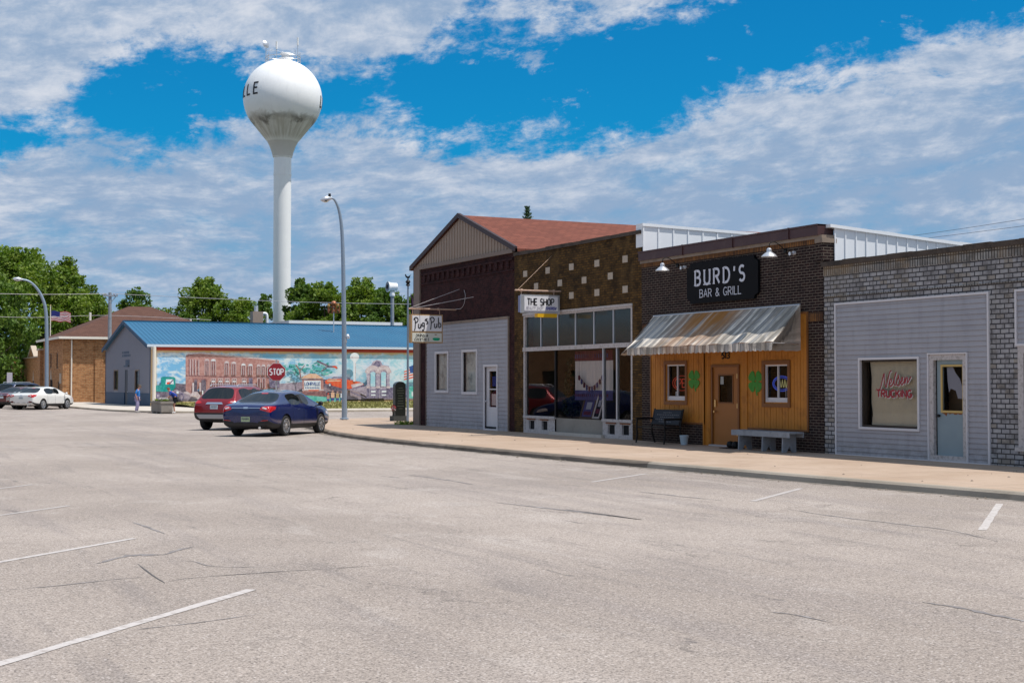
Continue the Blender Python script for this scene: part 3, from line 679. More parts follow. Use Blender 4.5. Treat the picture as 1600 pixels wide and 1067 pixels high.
mb = MB(); ring(mb, FXp, w[0]-.05, w[1]+.05, w[2]-.03, w[3]+.05, .08, .02, .06); mb.build('door_frame', 'white_trim', pub)
mb = MB(); dp = (w[0]+.24, w[1]-.2, .95, 2.18)
wall(mb, FXp, w[0]+.02, w[1]-.02, WZ+.12, w[3], [dp], .05, h=-.03); dr = mb.build('door', 'white_trim', pub)
mb = MB(); slab(mb, FXp, dp[0], dp[1], 1.54, 1.58, -.07, -.03); mb.build('sash_bar', 'white_trim', dr)
glass_pane(dr, FXp, *dp, -.055)
mb = MB(); mb.quad(FXp(dp[0], dp[2], -.3), FXp(dp[1], dp[2], -.3), FXp(dp[1], dp[3], -.3), FXp(dp[0], dp[3], -.3), 0); slab(mb, FXp, dp[0]+.12, dp[1]-.04, 1.66, 2.0, -.12, -.10, 1); slab(mb, FXp, dp[0]+.02, dp[1]-.12, 1.0, 1.4, -.14, -.12, 2); mb.build('door_backing', ['interior', 'blue_letter', 'curtain_pale'], dr)
mb = MB(); mb.lathe([(0, .0), (.03, .0), (.035, .03), (.02, .055), (0, .06)], (20.95, 44.42, 1.15), 10, axis='x'); mb.build('door_handle', 'galv', dr)
mb = MB(); slab(mb, FXp, w[0], w[1], 0.0, WZ+.12, -.06, .0); mb.build('threshold', 'dark', pub)
# hanging pub sign
ps = thing('pub_sign', 'square white hanging sign reading Pug\'s Pub Dining & Cocktails on a pipe', 'sign', (20.4, 47, 3.2))
FS = frameY(46.9)
mb = MB(); slab(mb, FS, 19.2, 20.43, 3.2, 4.22, -.2, 0); mb.build('sign_board', 'sign_edge', ps)
mb = MB(); slab(mb, FS, 19.245, 20.385, 3.62, 4.18, 0, .012, 0); slab(mb, FS, 19.245, 20.385, 3.24, 3.56, 0, .012, 1); pn = mb.build('sign_face', ['sign_white', 'sign_cream'], ps)
mb = MB(); mp = sub(FS, 19.28, 3.66); s_ = .036; h0 = .013
for pl in ([(.04,.42),(.08,.30),(.07,.06),(.045,-.02)], [(.02,.36),(.06,.43),(.13,.44),(.185,.38),(.16,.30),(.09,.25)],                       # P
           [(.20,.22),(.20,.10),(.24,.07),(.29,.11),(.305,.22),(.30,.08)],                                                   # u
           [(.42,.24),(.37,.26),(.345,.20),(.37,.14),(.42,.17),(.43,.26),(.42,.06),(.38,-.03),(.35,.02)],                   # g
           [(.47,.40),(.455,.33)], [(.555,.40),(.51,.40),(.505,.34),(.55,.31),(.55,.24),(.50,.23)],                                       # 's
           [(.66,.44),(.69,.30),(.68,.10),(.66,.02)], [(.64,.38),(.69,.45),(.76,.45),(.81,.39),(.78,.31),(.70,.27)],                     # P
           [(.82,.24),(.82,.12),(.855,.09),(.90,.13),(.915,.24),(.915,.10)],
           [(.97,.46),(.975,.28),(.985,.12),(1.03,.10),(1.065,.16),(1.05,.24),(1.0,.25)]):
    mb.ribbon([tuple(p) for p in smooth_line(pl, 4)], s_, mp, 0, h0, .004); h0 += .0007
text(mb, 'DINING &', sub(FS, 19.38, 3.425), 0, 0, .085, wid=.46, w=.16, shear=.25, h0=.013, th=.004)
text(mb, 'COCKTAILS', sub(FS, 19.32, 3.285), 0, 0, .085, wid=.56, w=.16, shear=.25, h0=.013, th=.004)
mb.build('lettering', 'black_letter', ps)
mb = MB(); mb.add([FS(20.17+.14*math.cos(a)*(1+.12*math.sin(3*a)), 3.34+.065*math.sin(a)*(1+.2*math.cos(2*a)), .016) for a in [2*math.pi*i/20 for i in range(20)]], [tuple(range(20))], 0)
slab(mb, FS, 20.11, 20.19, 3.49, 3.515, .012, .02, 1); mb.build('sign_emblem', ['sign_green', 'rust'], ps)
mb = MB(); mb.tube([(19.15, 47, 4.42), (21.0, 47, 4.42)], .028, 8); mb.tube([(20.35, 47, 4.42), (20.35, 47, 4.2)], .012, 6); mb.tube([(19.3, 47, 4.42), (19.3, 47, 4.2)], .012, 6); mb.lathe([(0, -.03), (.045, -.03), (.045, .03), (0, .03)], (20.3, 47, 4.42), 8, axis='x'); mb.build('bracket', 'pipe_rust', ps)
mb = MB(); mb.tube([(19.2, 47, 4.45), PX(718, 452, 21.0)], .009, 5); mb.tube([(19.4, 47, 4.45), PX(740, 464, 21.0)], .009, 5); mb.build('guy_wire', 'wire', ps)
mb = MB(); P = [PX(725, 453, 20.98), PX(727, 462, 20.95), PX(725, 475, 20.95), PX(720, 482, 20.95), PX(712, 483, 20.95)]; mb.tube(smooth_line(P, 4), .009, 5); mb.build('power_cable', 'wire', ps)
# ================================================================== THE SHOP (brown brick, large display windows)
shop = thing('shop_building', 'brown brick shop with cream accent blocks and a wide display window', 'building', (21, 38.2, 0))
mb = MB(); hole = (-41.59, -34.72, 0.0, 4.0)
wall(mb, FXp, -42.25, -34.2, 0, 5.98, [hole], .18)
mb.quad((21.0, 42.25, 5.0), (45, 42.25, 5.0), (45, 42.25, 5.98), (21.0, 42.25, 5.98)); mb.quad((45, 34.2, 0), (45, 42.25, 0), (45, 42.25, 5), (45, 34.2, 5))
mb.quad((21.3, 34.2, 5.98), (21.3, 42.25, 5.98), (21.3, 42.25, 5), (21.3, 34.2, 5)); mb.quad((21, 34.2, 0), (45, 34.2, 0), (45, 34.2, 4.4), (21, 34.2, 4.4))
mb.build('wall', 'brick_shop', shop)
mb = MB(); mb.quad((21.3, 34.3, 5.2), (45, 34.3, 4.9), (45, 42.2, 4.9), (21.3, 42.2, 5.2)); mb.build('roof', 'flat_roof', shop)
mb = MB()      # tile coping, slightly uneven
rr = random.Random(2)
for i in range(14):
    y0 = 42.25-i*8.05/14; z = 5.98; mb.box(20.95, 21.33, y0-8.05/14+.01, y0, z+.0, z+.105+rr.uniform(-.012, .012))
mb.build('coping', 'coping', shop)
mb = MB()
for y, z in [(41.45,5.34),(39.87,5.34),(38.31,5.34),(36.73,5.33),(35.1,5.33),(40.67,4.89),(39.06,4.89),(37.51,4.88),(35.94,4.9),(38.31,4.46),(36.73,4.46),(35.1,4.46)]:
    mb = MB(); slab(mb, FXp, -y-.14, -y+.14, z-.1, z+.1, 0, .012); mb.build('accent_block', 'cream_block', shop)
mb = MB()
top0, bot0 = PY(1010, 353, 34.2), PY(1165, 366, 34.2); sl = (bot0.z-top0.z)/(bot0.x-top0.x)
zt = lambda x: top0.z+sl*(x-top0.x)
FSh = frameY(34.2)
for i in range(30):
    x = 21.02+i*.5; z = zt(x)
    mb.add([FSh(x, 4.3, .02), FSh(x+.5, 4.3, .02), FSh(x+.5, zt(x+.5), .02), FSh(x, z, .02)], [(0, 1, 2, 3)])
    mb.hexa([FSh(x, 4.3, .045), FSh(x+.04, 4.3, .045), FSh(x+.04, 4.3, .02), FSh(x, 4.3, .02), FSh(x, z, .045), FSh(x+.04, z, .045), FSh(x+.04, z, .02), FSh(x, z, .02)])
x0, x1 = 21.0, 36
mb.hexa([(x0, 34.14, zt(x0)-.02), (x1, 34.14, zt(x1)-.02), (x1, 34.5, zt(x1)-.02), (x0, 34.5, zt(x0)-.02), (x0, 34.14, zt(x0)+.06), (x1, 34.14, zt(x1)+.06), (x1, 34.5, zt(x1)+.06), (x0, 34.5, zt(x0)+.06)])
mb.quad((21.0-.004, 34.5, 5.6), (21-.004, 34.14, 5.6), (21-.004, 34.14, zt(21)), (21-.004, 34.5, zt(21)))
mb.build('metal_cladding', 'white_metal', shop)
# storefront
y0, y1 = -41.59, -34.72
mb = MB(); ring(mb, FXp, y0, y1, WZ, 4.0, .09, -.12, .0, 0); slab(mb, FXp, y0, y1+0.02, 2.80, 2.93, -.10, .035, 1); slab(mb, FXp, y0-.02, y1+.02, 3.97, 4.04, -.1, .03, 1)
mb.build('storefront_frame', ['peeling', 'peeling'], shop)
mb = MB()
for i in range(1, 6): u = y0+i*(y1-y0)/6; mb = MB(); slab(mb, FXp, u-.022, u+.022, 2.93, 3.95, -.1, -.04); mb.build('transom_bar', 'galv', shop)
g_ = glass_pane(shop, FXp, y0+.05, y1-.05, 2.9, 3.96, -.07, 'glass_dusty', 'transom_glass')
mb = MB(); mb.quad(FXp(y0, 2.85, -.35), FXp(y1, 2.85, -.35), FXp(y1, 4, -.35), FXp(y0, 4, -.35)); mb.build('transom_backing', 'transom_back', shop)
mb = MB()
for u, m_ in ((-39.45, 'black_metal'), (-36.45, 'galv'), (-35.66, 'galv')): mb = MB(); slab(mb, FXp, u-.03, u+.03, .70, 2.8, -.12, -.03); mb.build('mullion', m_, shop)
for a, b in ((y0+.08, -39.48), (-39.42, -36.48), (-36.42, -35.69), (-35.63, y1-.08)): glass_pane(shop, FXp, a, b, .68, 2.8, -.07, 'glass', 'display_window')
mb = MB()      # bulkhead below the glass, with vents either side
vents = [(-41.25, -40.85, .28, .56), (-40.35, -39.95, .28, .56), (-36.15, -35.75, .28, .56), (-35.35, -34.95, .28, .56)]
wall(mb, FXp, y0, -39.45, 0, .68, vents[:2], .08, 0, -.02); wall(mb, FXp, -36.45, y1, 0, .68, vents[2:], .08, 0, -.02)
wall(mb, FXp, -39.45, -36.45, 0, .68, (), .08, 1, -.07); slab(mb, FXp, -39.6, -36.3, .0, .25, -.06, .12, 2)
slab(mb, FXp, y0, -39.45, .64, .72, -.12, .02, 0); slab(mb, FXp, -36.45, y1, .64, .72, -.12, .02, 0)
for a, b, c, d in vents: slab(mb, FXp, a-.08, b+.08, d+.03, d+.06, -.02, .01, 3); mb.quad(FXp(a, c, -.09), FXp(b, c, -.09), FXp(b, d, -.09), FXp(a, d, -.09), 4)
mb.build('bulkhead', ['peeling', 'planter_c', 'walk_far', 'rust', 'dark'], shop)
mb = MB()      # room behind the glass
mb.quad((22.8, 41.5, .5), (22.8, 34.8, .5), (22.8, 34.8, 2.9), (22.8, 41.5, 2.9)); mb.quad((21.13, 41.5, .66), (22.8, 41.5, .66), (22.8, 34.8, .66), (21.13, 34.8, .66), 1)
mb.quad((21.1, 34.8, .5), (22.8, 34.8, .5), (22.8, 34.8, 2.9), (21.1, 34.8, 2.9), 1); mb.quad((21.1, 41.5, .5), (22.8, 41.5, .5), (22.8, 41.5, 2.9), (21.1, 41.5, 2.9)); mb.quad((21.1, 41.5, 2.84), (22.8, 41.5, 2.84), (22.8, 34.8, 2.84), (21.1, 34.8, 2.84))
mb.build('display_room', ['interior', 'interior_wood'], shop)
# things in the window
cz = thing('cafe_curtain', 'pale curtain with dark patterned borders hanging behind the shop glass', 'curtain', (21.7, 38, .9))
mb = MB()
def cloth(mb, x, ya, yb, z0, z1, mi, n=40, amp=.02):
    P = [(x+amp*math.sin(i*1.3), ya+(yb-ya)*i/n) for i in range(n+1)]
    mb.add([(p[0], p[1], z) for z in (z0, z1) for p in P], [(i, i+1, n+2+i, n+1+i) for i in range(n)], mi)
cloth(mb, 21.45, 38.9, 36.6, 1.55, 2.45, 0); cloth(mb, 21.44, 38.9, 36.6, 2.45, 2.76, 1); cloth(mb, 21.44, 38.9, 36.6, 1.25, 1.55, 2)
for i in range(16): mb.box(21.39, 21.40, 38.8-i*.135, 38.72-i*.125, 1.36, 1.44, 1); 
for i in range(16): mb.box(21.39, 21.40, 38.8-i*.135, 38.73-i*.125, 2.54, 2.66, 2)
mb.build('fabric', ['curtain_pale', 'curtain_wine', 'curtain_blue'], cz)
gl = MB(); P = [(21.34, 38.45-i*.16, 2.0-.35*math.sin(math.pi*i/9)) for i in range(10)]; gl.tube(P, .008, 5, 0); gl.tube([(21.34, 38.45, 2.0), (21.34, 38.45, 2.76)], .006, 5, 0); gl.tube([(21.34, 37.0, 2.0), (21.34, 37.0, 2.76)], .006, 5, 0)
for i, p in enumerate(P): gl.lathe([(0, -.16), (.04, -.12), (.035, 0), (0, .02)], p, 6, i % 2)
tag(gl.build('garland', ['curtain_wine', 'curtain_blue']), 'string of small dark red ornaments looped across the pale curtain', 'garland')
def frame_pic(name, label, c, w, h, tilt, m1, m2, yaw=0.):
    o = thing(name, label, 'picture frame', c); mb = MB()
    fr = lambda u, v, hh=0.: (c[0]-hh*1+v*tilt, c[1]-u+yaw*v, c[2]+v)
    ring(mb, fr, -w/2, w/2, 0, h, .07*min(1, w/.5), -.02, .02); mb.build('frame', m1, o)
    mb = MB(); slab(mb, fr, -w/2+.04, w/2-.04, .04, h-.04, -.015, .0, 0); slab(mb, fr, -w/5, w/5, h*.45, h*.78, 0, .006, 1); slab(mb, fr, -w*.28, w*.28, h*.2, h*.36, 0, .006, 2); mb.build('picture', m2, o)
frame_pic('picture_frame', 'brown framed picture leaning behind the shop glass, wider of two', (21.35, 38.05, .67), .78, .66, .3, 'interior_wood', ['curtain_blue', 'grey_letter', 'curtain_wine'])
frame_pic('picture_frame', 'narrow pale framed picture standing upright behind the shop glass', (21.3, 37.35, .70), .42, .80, .25, 'curtain_pale', ['dark', 'grey_letter', 'curtain_wine'], -.12)
def leaf_cloud(C, Rr, n, size, rg, aspect=.7, up=.3, soft=False):
    """n random leaf quads in ellipsoidal clumps; returns verts array (n*4,3)"""
    C = np.array(C); Rr = np.array(Rr); k = rg.integers(0, len(C), n) if len(C) > 1 else np.zeros(n, int)
    d = rg.normal(size=(n, 3)); d /= np.linalg.norm(d, axis=1)[:, None]
    r = rg.uniform(.25, 1, n)**.45
    p = C[k]+(d*Rr[k]*r[:, None] if not soft else np.clip(rg.normal(size=(n, 3)), -1.5, 1.5)*Rr[k]*.55)
    nrm = d*1.0+rg.normal(size=(n, 3))*(.75 if not soft else .5)+np.array([0, 0, up]); nrm /= np.linalg.norm(nrm, axis=1)[:, None]
    a = np.cross(nrm, rg.normal(size=(n, 3))); a /= np.linalg.norm(a, axis=1)[:, None]; b = np.cross(nrm, a)
    s = size*rg.uniform(.55, 1.3, n)[:, None]
    return np.stack([p-a*s, p-b*s*aspect, p+a*s, p+b*s*aspect], 1).reshape(-1, 3)
def leaf_mesh(name, V, m, parent=None):
    V = np.asarray(V, dtype=np.float32)
    if parent is not None: V = V-np.array(rootof(parent).location, dtype=np.float32)
    n = len(V)//4; me = bpy.data.meshes.new(name); me.vertices.add(n*4); me.vertices.foreach_set('co', V.ravel())
    me.loops.add(n*4); me.loops.foreach_set('vertex_index', np.arange(n*4, dtype=np.int32)); me.polygons.add(n)
    me.polygons.foreach_set('loop_start', np.arange(0, n*4, 4, dtype=np.int32)); me.update(calc_edges=True)
    me.materials.append(M[m]); o = bpy.data.objects.new(name, me); COL.objects.link(o); o.parent = parent; return o
def leafmat(name, c1, c2, c3):
    m = bpy.data.materials.new(name); m.use_nodes = True; t = NT(m.node_tree); m.node_tree.nodes.clear()
    g = t.n('ShaderNodeNewGeometry'); ri = g.outputs['Random Per Island']
    c = t.mix(ri, c1, c2); c = t.mix(t.m('MULTIPLY', t.ramp(t.noise(g.outputs['Position'], .8, 4, .6), .42, .60), .85), c, c3)
    d = t.n('ShaderNodeBsdfPrincipled'); t.l(c, d.inputs['Base Color']); d.inputs['Roughness'].default_value = .6; d.inputs['Specular IOR Level'].default_value = .3
    tl = t.n('ShaderNodeBsdfTranslucent'); t.l(t.mix(1., c, (1.3, 1.5, .5), 'MULTIPLY'), tl.inputs[0])
    mx = t.n('ShaderNodeMixShader'); mx.inputs[0].default_value = .28; t.l(d.outputs[0], mx.inputs[1]); t.l(tl.outputs[0], mx.inputs[2])
    o = t.n('ShaderNodeOutputMaterial'); t.l(mx.outputs[0], o.inputs[0]); M[name] = m
leafmat('leaf_maple', (.080, .145, .018), (.15, .235, .03), (.19, .25, .032)); leafmat('leaf_dark', (.060, .12, .022), (.11, .19, .03), (.14, .205, .03)); leafmat('leaf_pine', (.02, .05, .022), (.04, .085, .035), (.05, .09, .03))
leafmat('leaf_xmas', (.010, .03, .014), (.02, .045, .02), (.02, .04, .02))
mat('bark', (.11, .085, .065), .95, var=.3, vs=4)
ct = thing('decorated_tree', 'dark artificial tree standing behind the shop glass left of the curtain', 'tree', (21.75, 39.0, .67)); rg_ = np.random.default_rng(3)
leaf_mesh('branches', leaf_cloud([(21.5, 39.25, .95+i*.28) for i in range(6)], [(.36-.045*i,)*2+(.22,) for i in range(6)], 900, .06, rg_), 'leaf_xmas', ct)
mb = MB(); mb.tube([(21.5, 39.25, .67), (21.5, 39.25, 2.5)], .03); mb.build('trunk', 'bark', ct)
# hanging shop sign
ss = thing('shop_sign', 'white box sign reading THE SHOP hanging from a rusty pipe', 'sign', (20.9, 39, 3.95)); FQ = frameY(38.88)
mb = MB(); slab(mb, FQ, 19.58, 20.86, 3.95, 4.46, -.26, 0); mb.build('sign_box', 'sign_blue_edge', ss)
mb = MB(); slab(mb, FQ, 19.55, 20.89, 3.92, 4.49, -.05, .004, 0); slab(mb, FQ, 19.66, 20.82, 4.0, 4.44, .004, .012, 1); slab(mb, FQ, 19.66, 20.82, 3.965, 3.99, .004, .012, 2); mb.build('sign_face', ['galv', 'sign_white', 'grey_letter'], ss)
mb = MB(); text(mb, 'THE SHOP', sub(FQ, 19.76, 4.17), 0, 0, .195, wid=.92, w=.17, h0=.013, th=.004); mb.build('lettering', 'black_letter', ss)
mb = MB(); text(mb, 'BEAUTY SHOP', sub(FQ, 19.71, 4.035), 0, 0, .085, wid=.58, w=.13, shear=.3, mi=0, h0=.013, th=.003); mb.build('grey_lettering', 'grey_letter', ss)
mb = MB(); text(mb, 'TOMORROW', sub(FQ, 20.37, 4.03), 0, 0, .09, wid=.38, w=.17, shear=.3, mi=0, h0=.013, th=.003); mb.build('blue_lettering', 'blue_letter', ss)
mb = MB(); mb.tube([(19.4, 39, 4.62), (21.0, 39, 4.62)], .025, 8)
for x in (19.62, 20.75): mb.tube([(x, 39, 4.62), (x, 39, 4.46)], .012, 6); mb.lathe([(0, -.03), (.045, -.03), (.045, .03), (0, .03)], (x, 39, 4.62), 8, axis='x')
mb.tube([(19.5, 39, 4.64), PX(862, 400, 20.99)], .006, 4); mb.build('bracket', 'pipe_rust', ss)
mb = MB(); slab(mb, FQ, 20.12, 20.80, 3.80, 3.915, -.2, .0); mb.build('hanging_plate', 'sign_yellow', ss)
# ================================================================== THE BAR (dark brick, orange front, awning)
bar = thing('bar_building', 'dark brick bar with maroon parapet cap and orange boarded shopfront', 'building', (21, 30.2, 0))
mb = MB()
panL = (-33.7, -31.11, .72, 3.45); panR = (-29.19, -26.8, .66, 3.45); mid = (-31.11, -29.19, 0., 3.45)
wall(mb, FXp, -34.2, -26.22, 0, 5.22, [panL, panR, mid], .10)
mb.quad((21.0, 26.22, 0), (45, 26.22, 0), (45, 26.22, 4.5), (21.0, 26.22, 4.5)); mb.quad((45, 26.22, 0), (45, 34.2, 0), (45, 34.2, 4.5), (45, 26.22, 4.5)); mb.quad((21.3, 26.22, 5.22), (21.3, 34.2, 5.22), (21.3, 34.2, 4.3), (21.3, 26.22, 4.3))
mb.box(20.97, 21.34, 26.2, 26.44, 4.6, 5.02)
mb.build('wall', 'brick_bar', bar)
mb = MB(); slab(mb, FXp, -34.2, -26.24, 5.0, 5.12, 0, .018); slab(mb, FXp, -26.8, -26.23, 3.2, 3.42, 0, .015); slab(mb, FXp, -34.18, -33.7, 3.2, 3.42, 0, .015); mb.build('soldier_course', 'soldier_bar', bar)
mb = MB(); slab(mb, FXp, -34.22, -26.2, 5.12, 5.20, -.35, .05); mb.box(20.94, 21.36, 26.17, 26.45, 5.02, 5.12); mb.build('stone_band', 'stone_sill', bar)
mb = MB(); slab(mb, FXp, -34.24, -26.3, 5.20, 5.45, -.38, .09); slab(mb, FXp, -34.24, -26.3, 5.42, 5.46, -.40, .11)
for i in range(3): slab(mb, FXp, -32-i*-2.3, -31.97-i*-2.3, 5.19, 5.47, -.41, .115)
mb.build('parapet_cap', 'maroon_cap', bar)
mb = MB(); mb.quad((21.3, 26.3, 4.7), (45, 26.3, 4.4), (45, 34.1, 4.4), (21.3, 34.1, 4.7)); mb.build('roof', 'flat_roof', bar)
mb = MB(); FB = frameY(26.22)
a_, b_ = PY(1292, 352, 26.22), PY(1505, 382, 26.22); sl = (b_.z-a_.z)/(b_.x-a_.x); zt2 = lambda x: a_.z+sl*(x-a_.x)
for i in range(34):
    x = 21.3+i*.31; z = zt2(x)
    mb.quad(FB(x, 3.9, .03), FB(x+.31, 3.9, .03), FB(x+.31, zt2(x+.31), .03), FB(x, z, .03))
    mb.hexa([FB(x, 3.9, .055), FB(x+.03, 3.9, .055), FB(x+.03, 3.9, .03), FB(x, 3.9, .03), FB(x, z, .055), FB(x+.03, z, .055), FB(x+.03, z, .03), FB(x, z, .03)])
x0, x1 = 21.15, 31.8
rr = random.Random(4); k = 16
for i in range(k):   # cap flashing, a little wavy
    xa, xb = x0+(x1-x0)*i/k, x0+(x1-x0)*(i+1)/k; q = rr.uniform(-.012, .012)
    mb.hexa([(xa, 26.13, zt2(xa)-.05), (xb, 26.13, zt2(xb)-.05), (xb, 26.5, zt2(xb)-.05), (xa, 26.5, zt2(xa)-.05), (xa, 26.13, zt2(xa)+.03+q), (xb, 26.13, zt2(xb)+.03+q), (xb, 26.5, zt2(xb)+.03+q), (xa, 26.5, zt2(xa)+.03+q)])
mb.tube([(28.2, 26.6, 4.7), (28.2, 26.6, 5.22)], .035, 8)
mb.build('metal_cladding', 'white_metal', bar)
# orange boarding: grooved boards
def boards(mb, mp, rect, step, h, holes=()):
    u0, u1, v0, v1 = rect; u = u0; i = 0
    while u < u1-1e-4:
        w = min(u+step, u1); g = .012
        vs = [(v0, v1)]
        for a, b, c, d in holes:
            if a < (u+w)/2 < b:
                vs = [(v0, c), (d, v1)]
        for p, q in vs: slab(mb, mp, u+g/2, w-g/2, p, q, h-.02, h+.004*(i % 2))
        u = w; i += 1
bw1 = (-32.91, -31.97, 1.31, 2.27); bw2 = (-28.45, -27.54, 1.31, 2.22)
for nm, pn_, w in (('left', panL, bw1), ('right', panR, bw2)):
    mb = MB(); wall(mb, FXp, *pn_, [w], .09, h=-.01); boards(mb, FXp, pn_, .118, .012, [w]); o = mb.build('boarding', 'orange_wood', bar)
    mb = MB(); ring(mb, FXp, w[0]-.10, w[1]+.10, w[2]-.12, w[3]+.10, .09, .0, .045)
    ring(mb, FXp, pn_[0]-.03, pn_[1]+.03, pn_[2]-.03, pn_[3], .045, .0, .03); mb.build('boarding_trim', 'orange_trim', bar)
    mb = MB(); ring(mb, FXp, w[0], w[1], w[2], w[3], .035, -.05, -.0); slab(mb, FXp, w[0]+.03, w[1]-.03, w[2]+.03, w[2]+.11, -.08, -.03); slab(mb, FXp, (w[0]+w[1])/2-.018, (w[0]+w[1])/2+.018, w[2]+.1, w[3]-.03, -.08, -.03)
    fr = mb.build('window', 'white_trim', bar); glass_pane(fr, FXp, w[0]+.03, w[1]-.03, w[2]+.03, w[3]-.03, -.065)
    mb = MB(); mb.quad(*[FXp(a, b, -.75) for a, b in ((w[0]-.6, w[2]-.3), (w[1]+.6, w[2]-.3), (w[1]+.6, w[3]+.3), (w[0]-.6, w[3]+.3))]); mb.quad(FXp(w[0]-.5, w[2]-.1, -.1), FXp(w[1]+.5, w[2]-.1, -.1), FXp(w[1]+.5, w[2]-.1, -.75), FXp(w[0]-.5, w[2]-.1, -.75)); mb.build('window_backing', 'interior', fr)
mb = MB(); dw = (-30.72, -29.6, WZ, 2.19); dg = (-30.47, -29.86, 1.28, 1.97)
wall(mb, FXp, -31.11, -29.19, 0, 3.45, [dw], .06, h=-.02)
for a, b in ((-31.1, -30.85), (-29.45, -29.2)): boards(mb, FXp, (a, b, 0, 3.4), .1, -.006)
slab(mb, FXp, -31.13, -31.08, 0, 3.45, -.02, .035); slab(mb, FXp, -29.22, -29.17, 0, 3.45, -.02, .035)
mb.build('entrance_surround', 'orange_wood', bar)
mb = MB(); ring(mb, FXp, dw[0]-.06, dw[1]+.06, dw[2]-.06, dw[3]+.05, .06, -.02, .02); mb.build('door_frame', 'orange_trim', bar)
mb = MB(); wall(mb, FXp, dw[0]+.01, dw[1]-.01, dw[2]+.03, dw[3]-.01, [dg], .04, h=-.025); dr = mb.build('door', 'brown_door', bar)
mb = MB(); ring(mb, FXp, dg[0]-.03, dg[1]+.03, dg[2]-.03, dg[3]+.03, .035, -.025, -.010); mb.build('glass_frame', 'orange_trim', dr)
glass_pane(dr, FXp, *dg, -.045)
mb = MB(); mb.quad(*[FXp(a, b, -.4) for a, b in ((dg[0]-.2, dg[2]-.2), (dg[1]+.2, dg[2]-.2), (dg[1]+.2, dg[3]+.2), (dg[0]-.2, dg[3]+.2))], 0); slab(mb, FXp, dg[0]+.02, dg[0]+.16, 1.74, 1.94, -.06, -.055, 1); mb.build('door_backing', ['interior', 'paper'], dr)
mb = MB(); mb.lathe([(0, 0), (.028, 0), (.036, .035), (.02, .06), (0, .065)], (20.945, 30.60, 1.04), 12, axis='x'); mb.build('door_handle', 'brass', dr); mb = MB(); slab(mb, FXp, -30.64, -30.58, 1.16, 1.34, -.02, .01); mb.build('door_lock', 'brass', dr)
for z in (.5, 1.2, 1.95): mb = MB(); slab(mb, FXp, -29.66, -29.60, z-.06, z+.06, -.02, .0); mb.build('hinge', 'brass', dr)
mb = MB(); slab(mb, FXp, dw[0]-.05, dw[1]+.05, 0, WZ+.035, -.05, .10); mb.build('door_sill', 'galv', bar)
mb = MB(); text(mb, '513', sub(FXp, -30.32, 2.40), 0, 0, .15, wid=.34, w=.17, h0=-.018, th=.02); mb.build('house_number', 'black_metal', bar)
def clover(name, label, uc, vc, s):
    mb = MB(); lobes = []
    for a in (45, 135, 225, 315):
        cx, cy = uc+s*.50*math.cos(R_(a))*1.05, vc+s*.47*math.sin(R_(a)); ca = math.cos(R_(a)); sa = math.sin(R_(a))
        lobes.append([(cx+s*.38*math.cos(q)*(1-.14*math.cos(3*(q-R_(a)))), cy+s*.36*math.sin(q)*(1-.14*math.cos(3*(q-R_(a))))) for q in [2*math.pi*i/22 for i in range(22)]])
    for i, L in enumerate(lobes): mb.prism([FXp(p[0], p[1], .024+.0015*i) for p in L], (-.008, 0, 0))
    mb.ribbon([(uc, vc), (uc+.03, vc-s*.6), (uc+.08, vc-s*.95)], .04, FXp, 0, .018, .01)
    tag(mb.build(name, 'green_clover'), label, 'clover')
clover('painted_clover', 'green four-leaf clover left of the brown door', -31.55, 1.87, .33)
clover('painted_clover', 'green four-leaf clover right of the brown door', -28.84, 1.81, .36)
# neon signs in the windows
mb = MB(); ns = lambda u, v, h=0.: FXp(-32.75+u, 1.66+v, -.16+h)
text(mb, 'OPEN', ns, 0, 0, .22, wid=.66, w=.09); mb.ribbon(arc(.33, .11, .44, .2, 0, 360, 24)[:-1], .012, ns, 0, 0, .01, True)
slab(mb, ns, .02, .14, -.30, -.12, -.01, .0, 1)
tag(mb.build('open_sign', ['neon_red', 'paper']), 'dim red OPEN neon in the bar\'s left window', 'neon sign')
mb = MB(); ns2 = lambda u, v, h=0.: FXp(-28.28+u, 1.60+v, -.16+h)
mb.ribbon(arc(.28, .16, .36, .18, 20, 340, 26), .022, ns2, 0, 0, .012); mb.ribbon(arc(.28, .16, .31, .14, 20, 340, 26), .012, ns2, 0, 0, .012)
for i in range(5): mb.ribbon([(.16+i*.1, .07), (.20+i*.1, .25), (.24+i*.1, .07)], .016, ns2, 1, 0, .012)
tag(mb.build('beer_sign', ['neon_blue', 'neon_yellow']), 'blue and yellow oval neon in the bar\'s right window', 'neon sign')
mb = MB(); ns3 = lambda u, v, h=0.: FXp(-27.80+u, 1.36+v, -.12+h); ring(mb, ns3, 0, .22, 0, .30, .012, 0, .01, 0); [slab(mb, ns3, .06, .16, .06+i*.05, .075+i*.05, 0, .01, 0) for i in range(4)]
tag(mb.build('notice', ['curtain_pale']), 'small framed notice in the bar\'s right window', 'notice')
